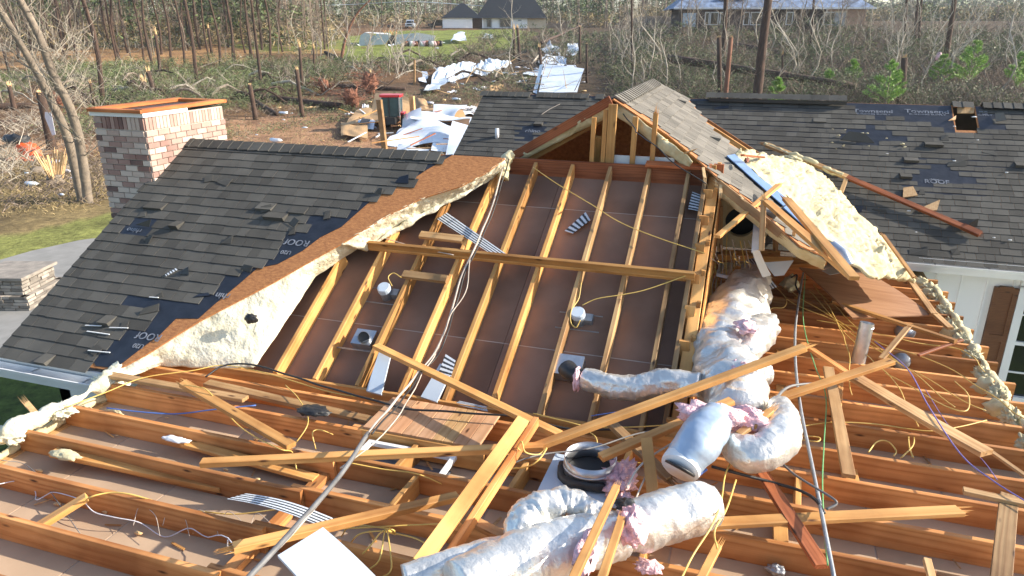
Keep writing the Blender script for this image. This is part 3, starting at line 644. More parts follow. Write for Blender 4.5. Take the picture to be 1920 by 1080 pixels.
slab('side_wall_sheathing', [V3((-.235, 4.9, ZF)), V3((-.235, 7.6, ZF)), V3((-.235, 7.6, -1.42)), V3((-.235, 4.9, -2.9))], (-1, 0, 0), .012, 'wood', house)
board('corner_post', (-.27, 7.62, -1.28), (-.27, 7.62, ZF), .10, .05, (1, 0, 0), 'red', house)
# posts standing in the gable mouth
for px, w_, z1, z0, br in ((1110, .045, -.86, -1.6, 0), (1131, .045, -.78, -1.6, 0), (1144, .09, -.72, -1.6, 0), (1187, .055, -.84, -1.6, 0), (1224, .05, -.78, -1.6, 1)):
    p = atv(px, 260, 7.64); board('gable_post', (p.x, 7.64, z0), (p.x+.015, 7.64, z1), w_, .038, (1, 0, 0), 'wood', house, broken=(0, br))
for u0, v0, u1, v1, z in ((-1.75, 8.6, -1.6, 7.9, -1.1), (-.9, 9, -.92, 9.02, -1.6)):
    board('brace', (u0, v0, -2.2), (u1, v1, z), .089, .038, (1, 0, 0), 'wood', house)
mb = MB(); mb.box((-1.05, 7.70, -1.30), (.64, .02, .09)); obj('white_trim_board', mb, M['white'], house)
for k in range(6):    # common rafters still under the gable deck
    v = 7.95+k*.5
    board('gable_rafter', V3((-1.40, v, -.80)), V3((.7, v, -.80-2.1*T)), .14, .038, NG, 'wood', house); board('gable_rafter', V3((-1.44, v, -.80)), V3((-4.9, v, -.80-3.46*T)), .14, .038, (-T, 0, 1), 'wood', house)
# --- foam
fL1 = [at(x, y, 'L', -.02) for x, y in TE[4:]]; fL2 = [at(735, 418, 'V'), at(700, 446, 'V'), at(640, 486, 'V'), at(590, 520, 'V'), at(545, 590, 'V'), at(505, 650, 'V'), at(478, 688, 'V'), at(420, 690, ZT), at(300, 686, ZT), at(216, 716, ZT)]
foamstrip('spray_foam', fL1, fL2, (.75, -.35, .55), .02, .030, 90, 26, house, 2., mat='foamwhite')
fU1 = [at(x, y, 'L', .0) for x, y in TE[:6]]; fU2 = [at(948, 318, 'V', .10), at(915, 335, 'V', .08), at(870, 362, 'V', .06), at(805, 392, 'V', .05), at(745, 425, 'V', .03), at(690, 470, 'V', .0)]
hp_ = at(473, 597, 'L', -.05); lump('foam_hole_shade', hp_+V3((.03, -.05, .02)), (.13, .07, .09), 'black', 4, .35, 2.5, parent=house)  # solid black lump stands in for the shade inside a hole
foamstrip('spray_foam', fU1, fU2, (.7, -.4, .6), .01, .035, 100, 12, house, 5., 12., mat='foamwhite')
foambead('spray_foam', [at(x, y, 'V', .05) for x, y in ((938, 318), (900, 345), (865, 366), (800, 398), (745, 430), (700, 455))], .022, house, 4, 1.2, 'foamwhite', 140)
foambead('spray_foam', [at(960, 293, 'V', .15), at(950, 305, 'V', .12), at(946, 320, 'V', .05), at(940, 335, 'V', .02)], .06, house, 8)
# foam heaped along the left wall end of the joists
foambead('spray_foam', [at(x, y, ZT+.0) for x, y in ((300, 682), (255, 690), (215, 703), (188, 722), (150, 745), (110, 765), (70, 790), (20, 812), (-40, 842))], .044, house, 1, 1.3, 'foamwhite', 150, 16)
for i, (x, y, s_) in enumerate(((205, 714, .20), (118, 768, .19), (105, 775, .15), (15, 815, .2), (25, 810, .16), (250, 690, .15))): lump('spray_foam', at(x, y, ZT-.02), (s_*1.3, s_*.8, s_*.5), 'foamwhite', i, .7, 3.6, seg=40, parent=house)
for i, (x, y) in enumerate(((165, 770), (215, 775))): lump('foam_smear', at(x, y, ZT-.055)-V3((0, .012, 0)), (.20, .03, .09), 'foam', i, .3, parent=house)
# foam under the gable rakes
foamstrip('spray_foam', [V3((-1.45, 7.80, -.70)), V3((-2.0, 7.80, -1.03)), V3((-2.62, 7.80, -1.38))], [V3((-1.45, 7.82, -.86)), V3((-2.0, 7.82, -1.15)), V3((-2.55, 7.82, -1.45))], (0, -1, .1), .03, .035, 60, 8, house, 3.)
foamstrip('spray_foam', [at(x, y, 'G', -.02) for x, y in ((1158, 192), (1200, 225), (1250, 262), (1300, 302))], [at(x, y, 'G', -.14) for x, y in ((1152, 215), (1195, 245), (1245, 285), (1290, 318))], (0, -1, .1), .02, .035, 60, 8, house, 6.)
foamstrip('spray_foam', [at(x, y, 'G', -.03) for x, y in ((1340, 334), (1400, 384), (1450, 425), (1500, 465), (1550, 490))], [at(x, y, 'G', -.16) for x, y in ((1345, 365), (1400, 410), (1440, 440), (1500, 485), (1545, 505))], (0, -1, .1), .02, .045, 70, 8, house, 7.)
board('rake_board', V3((-1.44, 7.76, -.69)), V3((-2.55, 7.78, -1.35)), .10, .03, (-T, 0, 1), 'red', house)
board('rake_board', at(1345, 343, 'G', -.03), at(1465, 440, 'G', -.03), .08, .025, NG, 'pale', house, broken=(1, 1))
for k in range(9):      # ragged splinters and broken deck ends at the rake
    x = 1250+k*34; y = 262+k*26; p = at(x, y, 'G', .0); board('splintered_end', p, p+V3((rnd.uniform(-.05, .1), -rnd.uniform(.05, .16), rnd.uniform(-.12, .08))), .03, .012, None, 'split', house, broken=(0, 1))
# foam ends of the joists along the right wall
for k in range(5, 18):
    v = jl(k)
    if k < 17: lump('spray_foam', (WU1-.07, v+.2, ZT-.04), (.15, .24, .12), 'foam', k, .75, 4., seg=36, parent=house)
    if rnd.random() < .7: lump('foam_smear', (WU1-.12, v+.0, ZT-.06), (.2, .085, .17), 'foam', k+40, .35, parent=house)
foambead('spray_foam', [V3((WU1-.03, v, ZT-.02+.03*math.sin(v*7))) for v in (4.4, 5.4, 6.2, 7.2, 8.2, 9.2)], .030, house, 15, 1.3, n=180)
board('wall_plate', (WU1+.04, .8, ZT-.2), (WU1+.04, 10.5, ZT-.2), .14, .04, (1, 0, 0), 'pale', house)
board('wall_plate', (WU0-.0, .8, ZT-.2), (WU0-.0, 4.4, ZT-.2), .14, .04, (1, 0, 0), 'pale', house)
foambead('spray_foam', [V3((WU0-.02, v, ZT-.15)) for v in (.9, 2, 3, 4, 4.4)], .045, house, 25, .8)

# --- chimney: individual tumbled bricks round a mortar core
cx0, cx1, cy0, cy1, cz1 = -7.13, -6.42, 6.45, 7.76, -.90
ch = MB(); ch.box(((cx0+cx1)/2, (cy0+cy1)/2, (ZG+cz1)/2), (cx1-cx0-.012, cy1-cy0-.012, cz1-ZG)); chimney = obj('chimney', ch, M['mortar'], house)
mb = MB(); r_ = random.Random(4); z = cz1-.16; row = 0
for u in range(12): 
    x = cx0+.01+u*(cx1-cx0)/12
    if u < 2: continue
    mb.box((x+.022, cy0-.002, cz1-.078), (.048, .02, .135), r_.random())
for u in range(2): mb.box((cx0+.055, cy0-.002, cz1-.045-.067*u), (.105, .02, .055), r_.random())
for u in range(24): mb.box((cx1+.002, cy0+.03+u*(cy1-cy0-.03)/24, cz1-.078), (.02, .045, .135), .35+.6*r_.random())
while z > -3.3:
    off = .09 if row % 2 else 0.; x = cx0-off
    while x < cx1:
        a, b = max(x, cx0-.006), min(x+.165, cx1+.006); x += .175
        if b-a > .03: mb.box(((a+b)/2, cy0-.003, z-.029), (b-a, .022, .055), r_.random())
    y = cy0+(.09 if not row % 2 else 0)-.09
    while y < cy1:
        a, b = max(y, cy0-.006), min(y+.165, cy1); y += .175
        if b-a > .03: mb.box((cx1+.003, (a+b)/2, z-.029), (.022, b-a, .055), .25+.75*r_.random())  # side bricks toned paler, painting sunlight onto that face
    z -= .0655; row += 1
obj('brick_face', mb, M['brick'], chimney)
mb = MB(); mb.box(((cx0+cx1)/2, cy0-.012, cz1+.018), (cx1-cx0+.05, .03, .045)); mb.box((cx1+.014, cy0+.33, cz1+.018), (.03, .66, .045)); obj('white_trim', mb, M['white'], chimney)
zz = cz1+.062
for a, b in (((cx0-.02, cy0-.01), (cx1+.03, cy0-.01)), ((cx0-.02, cy1), (cx1+.03, cy1))): board('chimney_frame_board', (a[0], a[1], zz), (b[0], b[1], zz), .10, .038, (0, 1, 0), 'orangewood', chimney)
for x in (cx0+.03, cx1-.02): board('chimney_frame_board', (x, cy0-.03, zz+.004), (x, cy1-.0, zz+.004), .10, .045, (1, 0, 0), 'orangewood', chimney)
mb = MB(); mb.box(((cx0+cx1)/2, (cy0+cy1)/2, cz1+.03), (cx1-cx0-.1, cy1-cy0-.1, .02)); obj('chimney_cap', mb, M['darkbox'], chimney)
# --- attic platform of short planks, hatch with white trim, round register, vent boots, recessed lights
u = -2.60
pw = [.22, .11, .13, .12, .09, .08, .10, .10]
for i, w_ in enumerate(pw): board('platform_plank', (u+w_/2, 4.24, ZT+.014), (u+w_/2, 4.74, ZT+.014), w_-.003, .019, (1, 0, 0), 'pale' if i in (4, 5) else 'plank', house); u += w_
board('platform_curb', (-2.62, 4.235, ZT-.08), (-1.6, 4.235, ZT-.08), .17, .03, (0, 0, 1), 'wood', house)
h0 = (-2.52, -1.80, 3.90, 4.19)
mb = MB()
for a, b, c, d in ((h0[0], h0[1], h0[3]-.035, h0[3]), (h0[0], h0[1], h0[2], h0[2]+.035), (h0[0], h0[0]+.035, h0[2]+.035, h0[3]-.035), (h0[1]-.035, h0[1], h0[2]+.035, h0[3]-.035)): mb.box(((a+b)/2, (c+d)/2, ZT-.06), (b-a, d-c, .03))
hf = obj('attic_hatch', mb, M['white'], house)
mb = MB(); mb.box(((h0[0]+h0[1])/2, (h0[2]+h0[3])/2, ZF+.01), (h0[1]-h0[0]-.07, h0[3]-h0[2]-.07, .012)); obj('hatch_panel', mb, M['hatchgrey'], hf)
def canlight(px, py):
    p = at(px, py, 'V', -.05); r0 = empty('recessed_light', p, None, None); del_ = None; r0.parent = house; r0.matrix_basis = world(house).inverted() @ Matrix.Translation(p)
    mb = MB(); q = p-NV*.09; mb.tube([q, q+NV*.10], .060, 20, caps=False); obj('housing', mb, M['dull'], r0, True)
    mb = MB(); mb.tube([q+NV*.095, q+NV*.14, q+NV*.15], [.066, .064, .058], 20); obj('cap', mb, M['whitepanel'], r0)
    mb = MB(); mb.box(q+NV*.04+V3((.09, .02, 0)), (.07, .08, .07), .5, (EU, EV, NV)); obj('junction_box', mb, M['dull'], r0)
    for s_ in (-.09, .09): mb = MB(); mb.bar(q+EV*s_+V3((-.2, 0, 0)), q+EV*s_+V3((.2, 0, 0)), .012, .008); obj('hanger_bar', mb, M['dull'], r0)
    return p
c1 = canlight(722, 545); c2 = canlight(1084, 592)
def bootbox(px, py, name='vent_box', sz=.20, collar=True):
    p = at(px, py, 'V', -.05); mb = MB(); mb.box(p-NV*.03, (sz, sz*.85, .10), .5, (EU, EV, NV)); bx = obj(name, mb, M['galv'], house)
    if collar:
        q = p+NV*.02; d = (V3((.45, -.8, .35))).normalized(); mb = MB(); mb.tube([q, q+d*.09], .055, 20, caps=False); mb.tube([q+d*.088, q], .050, 20, caps=False); obj('collar', mb, M['galv'], bx, True)
        mb = MB(); mb.tube([q+d*.03, q+d*.035], .049, 20); obj('damper', mb, M['black'], bx)
    return p
bootbox(683, 634); bb2 = bootbox(1066, 686, sz=.24, collar=False)
mb = MB(); mb.bar(at(632, 651, 'V', -.06), at(700, 660, 'V', -.06), .012, .01); obj('hanger_bar', mb, M['dull'], house)
# round register box in the joists
rc = V3((-.80, 4.10, ZT+.02)); mb = MB(); mb.box(rc, (.58, .47, .018)); reg = obj('register_board', mb, M['whitepanel'], house)
def ring(name, c, r, h, th, mat, parent, seg=40):
    mb = MB(); c = V3(c); vs = []
    for k in range(seg):
        a = 2*math.pi*k/seg; e = V3((math.cos(a), math.sin(a), 0)); vs += [c+e*r, c+e*r+V3((0, 0, h)), c+e*(r-th)+V3((0, 0, h)), c+e*(r-th)]
    fs = [(4*k+j, 4*((k+1) % seg)+j, 4*((k+1) % seg)+(j+1) % 4, 4*k+(j+1) % 4) for k in range(seg) for j in range(4)]; mb.add(vs, fs); return obj(name, mb, M[mat], parent, True)
ring('collar', rc+V3((.0, .05, .01)), .178, .15, .006, 'galv', reg); ring('collar_lip', rc+V3((.0, .05, .08)), .184, .02, .004, 'galv', reg)
mb = MB(); mb.tube([rc+V3((.0, .05, .012)), rc+V3((.0, .05, .045))], .170, 40); obj('collar_shade_disc', mb, M['black'], reg)  # black disc painted as the darkness inside the collar
mb = MB(); pts = [rc+V3((.192*math.cos(a), .05+.192*math.sin(a), .035+.02*math.sin(3*a))) for a in [math.pi*.95+k*math.pi*1.1/16 for k in range(17)]]; mb.tube(pts, .030, 12, wr=.5, ws=20); obj('torn_black_jacket', mb, M['black'], reg, True)
mb = MB(); mb.tube([at(1620, 622, ZT+.35)+V3((0, 0, 0)), V3((1.16, 6.75, ZF))], .0, 4)
pb = V3((1.16, 6.72, ZF)); pt = V3((1.20, 6.80, ZF+.55)); mb = MB(); mb.tube([pb, pt], .062, 24, caps=False); mb.tube([pt, pb], .058, 24, caps=False); mb.tube([pt-V3((0, 0, .05)), pt-V3((0, 0, .035))], .066, 24); fl = obj('flue_pipe', mb, M['galv'], house, True)
mb = MB(); mb.tube([pt-V3((0, 0, .1)), pt-V3((0, 0, .09))], .056, 20); obj('pipe_shade_disc', mb, M['black'], fl)  # black disc imitates the shaded inside of the pipe
# small junction boxes and can lights between the joists on the right
for px, py in ((840, 920), (627, 818), (1312, 1003), (1335, 1020)):
    mb = MB(); mb.box(at(px, py, ZF+.05), (.06, .05, .05)); obj('junction_box', mb, M['dull'], house)
for px, py, r0 in ((1697, 622, .10), (1570, 570, .07), (1690, 677, .08)):
    lump('light_can', at(px, py, ZF+.10), (r0*2, r0*2, .16), 'dull', 3, .04, parent=house)
# big fan box in the dark right of the vault
p = V3((.0, 8.35, -2.05)); mb = MB()
ring_c = p; vs = []; seg = 36
for k in range(seg):
    a = 2*math.pi*k/seg; c_, s_ = math.cos(a), math.sin(a); m_ = .30/max(abs(c_), abs(s_)); m_ = min(m_, .33)
    vs += [p+V3((.17*c_, 0, .17*s_)), p+V3((m_*c_, 0, m_*s_)), p+V3((m_*c_, .5, m_*s_)), p+V3((.17*c_, .1, .17*s_))]
mb.add(vs, [(4*k+j, 4*((k+1) % seg)+j, 4*((k+1) % seg)+(j+1) % 4, 4*k+(j+1) % 4) for k in range(seg) for j in range(4)]); fb = obj('fan_box', mb, M['foam'], house)
mb = MB(); mb.box(p+V3((0, .42, 0)), (.5, .02, .5)); obj('fan_shade_panel', mb, M['black'], fb)  # black panel gives the box its shaded hollow by colour
# collar ties in the dark right part
for (x0, y0, x1, y1, v) in ((1347, 473, 1463, 476, 9.0), (1346, 482, 1486, 487, 8.8), (1470, 487, 1550, 492, 9.3), (1475, 500, 1540, 498, 9.25)):
    board('collar_tie', atv(x0, y0, v), atv(x1, y1, v), .07, .038, (0, 0, 1), 'wood', house)
for x, y0, y1, v in ((1454, 418, 470, 8.6), (1497, 442, 484, 8.9), (1350, 385, 470, 8.0)):
    board('gable_post', atv(x, y0, v), atv(x, y1, v), .06, .038, (1, 0, 0), 'pale', house, broken=(1, 0))

# ------------------------------------------------------------------ LOOSE THINGS ON THE HOUSE
GB = 'broken boards thrown over the attic'
def lb(p0, p1, label, w_=.089, t_=.038, flat=True, mat='wood', br=(0, 0), pl0=None, pl1=None, wd=None, bend=0., name='broken_board'):
    a = at(*p0); b = at(*p1)
    x = (b-a).normalized()
    if wd is None: wd = x.cross(V3((0, 0, 1))) if flat else V3((0, 0, 1))
    return board(name, a, b, w_, t_, wd, mat, None, br, label, 'board', GB, bend)
lb((378, 868, -2.70), (1018, 838, -2.62), 'long level yellow board lying in front of the white hatch', .070, .04)
lb((1000, 840, -2.66), (1510, 651, -2.15), 'long yellow board rising rightward from the tied cables across the widest foil duct', .07, .04, br=(0, 1))
lb((980, 788, -2.48), (786, 1058, -2.60), 'wide face of the doubled beam in front of the round register, sunlit orange', .085, .038, mat='wood', br=(0, 0), wd=(1, .2, -.3))
lb((1005, 790, -2.56), (830, 1062, -2.70), 'narrow darker beam nailed along the right of the wide one in front of the register', .075, .038, flat=False, mat='joist')
lb((705, 649, 'V', .06), (1048, 815, -2.66), 'yellow board slanting over the lower ends of the sloping rafters', .075, .038)
lb((342, 717, -2.74), (546, 836, -2.80), 'short yellow board with a yellow cable looped over its upper end', .080, .038, br=(1, 0))
lb((1126, 858, -2.62), (1372, 752, -2.40), 'board running under the pink wool beside the open duct boot', .07, .038)
lb((1212, 822, -2.50), (1224, 926, -2.72), 'short upright board with a splintered foot hanging right of the round register', .075, .03, wd=(1, 0, 0), br=(0, 1))
lb((1142, 790, -2.70), (1258, 900, -2.78), 'brace with a split rounded end behind the upright splintered board', .075, .038, br=(0, 1), mat='pale')
lb((436, 1028, -2.66), (858, 931, -2.80), 'board with white torn film wrapped on its broken left end beside the striped strip', .070, .04, br=(1, 0))
lb((845, 958, -2.72), (948, 1008, -2.72), 'short weathered board leaning on the foot of the doubled beam', .07, .038, mat='pale')
lb((1070, 1095, -2.25), (1156, 912, -2.40), 'left of two yellow sticks standing over the big foil duct', .042, .03, wd=(1, 0, 0), br=(0, 1))
lb((1125, 1095, -2.25), (1166, 972, -2.40), 'right and shorter of two yellow sticks standing over the big foil duct', .040, .03, wd=(1, 0, 0), br=(0, 1))
lb((1312, 1090, -2.72), (1348, 1020, -2.74), 'splintered stub at the bottom edge with white fluff on its tip', .045, .03, br=(0, 1))
lb((1332, 982, -2.78), (1802, 958, -2.78), 'long flat board lying level across the joists at lower right', .085, .03, br=(0, 1))
lb((1425, 880, -2.74), (1542, 1062, -2.80), 'red orange board slanting under the level board at lower right', .085, .03, mat='red', wd=(1, .35, 0))
lb((1553, 690, -2.76), (1592, 893, -2.80), 'pale board lying straight away from the viewer right of the steel conduit', .085, .03, wd=(1, 0, 0), mat='pale')
lb((1457, 748, -2.70), (1672, 677, -2.55), 'board propped between the curved duct and the steel flue', .080, .035, br=(1, 0))
lb((1505, 645, -2.76), (1612, 716, -2.78), 'thin brown board behind the flue, upper half of the long diagonal', .06, .03, mat='joist')
lb((1600, 706, -2.72), (1850, 850, -2.74), 'heavy weathered plank pointing to the lower right past the wire bundle', .12, .04, mat='pale', bend=.01)
lb((1845, 838, -2.80), (1950, 912, -2.82), 'thin strip continuing past the end of the heavy weathered plank at right edge', .035, .02, mat='pale')
lb((1892, 930, -2.76), (1876, 1095, -2.76), 'upright leg of the T shaped boards at lower right corner', .10, .03, wd=(1, 0, 0), mat='pale')
lb((1806, 920, -2.74), (1935, 948, -2.74), 'crosspiece of the T shaped boards at lower right corner', .06, .03, mat='pale')
lb((1738, 1050, -2.78), (1750, 1095, -2.78), 'stub beside the T shaped boards at the bottom edge', .04, .03, wd=(1, 0, 0), mat='pale')
lb((1563, 566, -2.78), (1792, 640, -2.72), 'narrow bright brace lying over the brown plywood sheet', .055, .035, mat='wood')
lb((1345, 444, -1.75), (1462, 345, 'G', .22), 'yellow stick leaning from the side wall up to the grey roof edge', .055, .03, br=(0, 1))
lb((1437, 378, 'G', .13), (1594, 516, 'G', .16), 'left board of the pair crossing over the torn gable edge', .085, .035, br=(1, 0))
lb((1474, 372, 'G', .19), (1601, 522, 'G', .21), 'right board of the pair crossing over the torn gable edge', .080, .035, br=(1, 0))
lb((1684, 495, -2.72), (1752, 590, -2.80), 'upper board along the right wall beside the foam covered joist ends', .07, .035, mat='pale')
lb((1752, 588, -2.80), (1782, 616, -2.83), 'short lower board along the right wall beside the foam', .07, .03, mat='pale')
lb((1722, 666, -2.76), (1805, 637, -2.74), 'thin pinkish stick touching the foam at the right wall', .03, .02, mat='red')
lb((1652, 673, -2.76), (1702, 614, -2.62), 'short stick leaning between the flue and a grey can', .05, .025, mat='pale', br=(0, 1))
lb((100, 848, ZF+.10), (418, 914, ZF+.05), 'board with foam on its upper left end lying on the ceiling panels at far left', .085, .038, mat='wood')
lb((345, 830, ZF+.09), (592, 898, ZF+.05), 'board lying on the ceiling panels under the longest yellow board', .085, .03, mat='wood')
lb((72, 988, ZF+.05), (163, 932, ZF+.16), 'short bright block leaning between the two nearest joists at left', .07, .04, br=(0, 0), mat='wood')
lb((205, 703, -2.84), (460, 748, -2.82), 'long pale board lying on top of the joist next to the left foam heap', .08, .03, mat='pale')
lb((1410, 800, -2.42), (1448, 768, -2.38), 'lower of two stubs sticking out of the curved duct', .05, .03, br=(0, 1))
lb((1385, 815, -2.45), (1425, 785, -2.40), 'upper of two stubs sticking out of the curved duct', .05, .03, mat='pale', br=(0, 1))
lb((1345, 570, -2.55), (1385, 500, -2.3), 'tilted stick in the wire tangle beside the side wall', .05, .03, mat='wood')
lb((1325, 640, -2.78), (1352, 572, -2.60), 'orange stick at the foot of the side wall behind the big duct', .06, .03, mat='red')
lb((1570, 800, -2.84), (1578, 700, -2.84), 'thin upright stick behind the pale board near the conduit', .04, .03, wd=(1, 0, 0), mat='wood')
lump('foam_chunk', at(122, 853, ZF+.14), (.26, .10, .05), 'foam', 3, .4, label='foam stuck on the end of the board lying at far left', cat='foam')
lump('foam_chunk', at(330, 824, ZF+.13), (.24, .07, .03), 'white', 6, .4, label='white foam sliver on the board under the longest yellow board', cat='foam')
lump('foam_chunk', at(1392, 512, -2.5), (.55, .3, .2), 'foam', 12, .4, label='cream foam chunk above the top of the big foil duct', cat='foam')
lump('foam_chunk', at(1482, 532, -2.72), (.18, .3, .16), 'foam', 14, .5, label='small torn foam chunk beside the top of the steel conduit', cat='foam')
lump('foam_chunk', at(1455, 1068, ZF+.05), (.10, .08, .06), 'dull', 17, .5, label='small grey scrap on the ceiling panel at the bottom edge', cat='scrap')
lump('shingle_scrap', at(588, 770, -2.83), (.26, .14, .05), 'black', 4, .5, label='torn black shingle scrap lying on a joist left of the plank platform', cat='shingle')

# --- ducts
GD = 'flexible foil ducts in the attic'
def duct(pts, label, mat='foil', wr=.16, name='foil_duct', seg=36, k=20, seed=0, group=GD, parent=None, fr=9.):
    P = [at(p[0], p[1], p[2]) if not isinstance(p[2], str) else at(p[0], p[1], p[2], p[4]) for p in pts]; c = spline([(*q,) for q in P], k); rr = spline([(p[3], 0, 0) for p in pts], k); rr = [q[0] if not isinstance(q, float) else q for q in rr]
    mb = MB(); mb.tube(c, [max(.01, float(q)) for q in rr], seg, wr=wr, ws=fr, seed=seed)
    return obj(name, mb, M[mat], parent, True, label=label, cat='duct' if label else None, group=group if label else None)
d1 = duct([(1095, 708, 'V', .085, .14), (1140, 722, 'V', .095, .16), (1195, 727, 'V', .10, .16), (1250, 716, 'V', .10, .20), (1312, 722, 'V', .09, .25)], 'foil duct running right from the box on the sloping ceiling', seed=3)
duct([(1062, 690, 'V', .075, .12), (1074, 700, 'V', .07, .15), (1092, 710, 'V', .065, .15)], None, 'black', .12, 'inner_hose', 24, parent=d1, group=None)
lump('wool_cuff', at(1082, 712, 'V', .15), (.06, .16, .2), 'pink', 2, .3, parent=d1)
d2 = duct([(1408, 528, -2.50, .20), (1392, 565, -2.52, .25), (1372, 612, -2.55, .26), (1352, 655, -2.56, .25), (1362, 700, -2.55, .25), (1380, 742, -2.55, .24), (1378, 775, -2.55, .19)], 'widest foil duct trunk slumped against the side wall of the sloping ceiling', wr=.20, seed=5, fr=5)
lump('pink_wool', at(1398, 612, -2.28), (.16, .22, .08), 'pink', 21, .6, parent=d2); lump('pink_wool', at(1392, 692, -2.35), (.16, .14, .1), 'pink', 22, .6, parent=d2)
duct([(1398, 668, -2.45, .09), (1408, 640, -2.45, .13), (1425, 622, -2.5, .14), (1438, 606, -2.55, .10)], 'stubby foil branch duct folded at the right side of the widest trunk', seed=7, wr=.25)
duct([(1392, 690, -2.6, .10), (1415, 700, -2.6, .12), (1445, 705, -2.62, .07)], 'small torn foil branch below the stubby one, beside the crossing board', seed=8, wr=.3)
d3 = duct([(1462, 762, -2.50, .085), (1467, 790, -2.50, .115), (1458, 826, -2.50, .125), (1425, 850, -2.52, .12), (1390, 846, -2.54, .11), (1368, 828, -2.56, .08)], 'foil duct bent in a U shape at the foot of the widest trunk', seed=11, wr=.13)
lump('pink_wool', at(1402, 787, -2.42), (.26, .2, .16), 'pink', 5, .5, parent=d3)
d4 = duct([(1342, 786, -2.38, .115), (1325, 808, -2.38, .135), (1305, 835, -2.42, .135), (1282, 866, -2.50, .118)], 'pale blue duct boot with a dark open end pointing at the viewer', 'foilblue', .07, 'duct_boot', seed=13)
duct([(1284, 862, -2.49, .118), (1278, 872, -2.51, .122), (1275, 878, -2.52, .120)], None, 'white', .02, 'white_rim', parent=d4)
duct([(1275.5, 877, -2.515, .098), (1274, 880, -2.523, .098)], None, 'black', .0, 'opening', parent=d4)  # black end disc, shade inside the boot given as colour
lump('pink_wool', at(1330, 778, -2.36), (.42, .22, .13), 'pink', 7, .5, parent=d4)
d5 = duct([(1342, 948, -2.60, .11), (1310, 952, -2.60, .145), (1250, 968, -2.60, .15), (1200, 985, -2.60, .145), (1170, 996, -2.6, .12)], 'foil duct with a ragged end at lower centre, right of the two sticks', seed=17, wr=.09)
d6 = duct([(1165, 1005, -2.6, .12), (1120, 1012, -2.58, .14), (1050, 1030, -2.56, .155), (960, 1062, -2.55, .155), (860, 1110, -2.55, .15)], 'fattest foil duct running off the bottom edge, left of the two sticks', seed=19, wr=.10)
duct([(1140, 972, -2.55, .05), (1100, 955, -2.52, .075), (1050, 945, -2.50, .09), (1000, 962, -2.50, .095), (978, 990, -2.52, .09), (985, 1022, -2.58, .07)], 'crinkled foil duct arching up behind the fattest duct', seed=23, wr=.26, fr=14)
duct([(965, 1020, -2.60, .05), (920, 1036, -2.60, .075), (850, 1058, -2.60, .08), (760, 1090, -2.62, .085)], 'slim bluish foil duct beside the white panel at the bottom edge', seed=29, wr=.14)
lump('pink_wool', at(1188, 985, -2.46), (.16, .26, .16), 'pink', 8, .5, parent=d5); lump('black_jacket', at(1172, 945, -2.45), (.10, .10, .05), 'black', 9, .5, parent=d5)
lump('pink_wool', at(1100, 1040, -2.46), (.10, .30, .16), 'pink', 10, .5, parent=d6)
lump('glass_wool', at(1165, 895, -2.80), (.20, .36, .12), 'pink', 31, .6, 3.5, label='torn pink wool heaped right of the round register collar', cat='insulation', seg=44)
lump('glass_wool', at(1172, 948, -2.72), (.08, .22, .07), 'pink', 33, .6, 3.5, label='pink wool strand hanging from the register heap to the black jacket', cat='insulation')
lump('glass_wool', at(1215, 1062, -2.80), (.14, .10, .05), 'pink', 35, .6, 3.5, label='small pink wool tuft under the ragged foil duct at the bottom', cat='insulation')

# --- sheets and strips
def sheet(name, cs, label, cat, mat='striped', bend=.0, uvs=(4, 1), th=.004, group=None, nu=24, nv=6, crumple=0.):
    c = [at(*q) for q in cs]; n = (c[1]-c[0]).cross(c[3]-c[0]).normalized(); n = n if n.z > 0 else -n; mb = MB(); uv = []
    def fn(i, j, o): p = c[0].lerp(c[1], i).lerp(c[3].lerp(c[2], i), j); return p+n*(bend*math.sin(math.pi*i)+o+crumple*noise.noise(p*7))
    for o in (th, 0): 
        mb.grid(lambda i, j: fn(i, j, o), nu, nv); uv += [(i/nu*uvs[0], j/nv*uvs[1]) for i in range(nu+1) for j in range(nv+1)]
    m = nv+1; K = (nu+1)*m; ring_ = [i*m for i in range(nu+1)]+[nu*m+j for j in range(1, nv+1)]+[i*m+nv for i in range(nu-1, -1, -1)]+[j for j in range(nv-1, 0, -1)]
    for q in range(len(ring_)): a, b = ring_[q], ring_[(q+1) % len(ring_)]; mb.f.append((b, a, a+K, b+K))
    mb.uv = uv; return obj(name, mb, M[mat], smooth=False, label=label, cat=cat, group=group)
GS = 'white strips with dark stripes'
sheet('striped_strip', [(426, 936, -2.80), (608, 990, -2.80), (624, 972, -2.80), (462, 926, -2.80)], 'curved striped strip lying on joists near the bottom left', 'strip', bend=.03, group=GS, uvs=(5, 1.0))
sheet('striped_strip', [(820, 411, 'V', .02), (940, 489, 'V', .02), (966, 488, 'V', .02), (838, 399, 'V', .02)], 'long striped strip lying across the rafters above the cross beam', 'strip', group=GS, uvs=(6, 1.0))
sheet('striped_strip', [(1059, 433, 'V', -.10), (1074, 438, 'V', -.10), (1107, 413, 'V', -.10), (1098, 398, 'V', -.10)], 'small striped scrap on the sloping panels right of centre', 'strip', group=GS, uvs=(1, 1.2))
sheet('striped_strip', [(1290, 392, 'V', -.08), (1316, 397, 'V', -.08), (1319, 368, 'V', -.08), (1298, 360, 'V', -.08)], 'striped scrap under the header in the last rafter bay', 'strip', group=GS, uvs=(1, 1.4))
sheet('striped_strip', [(852, 758, 'V', .0), (915, 772, 'V', .0), (912, 763, 'V', .0), (862, 752, 'V', .0)], 'striped strip end just behind the plank platform', 'strip', group=GS, uvs=(3, 1))
sheet('striped_strip', [(1398, 488, -2.35), (1440, 545, -2.50), (1457, 538, -2.5), (1414, 484, -2.35)], 'striped strip hanging above the top of the widest duct', 'strip', group=GS, uvs=(3, .8))
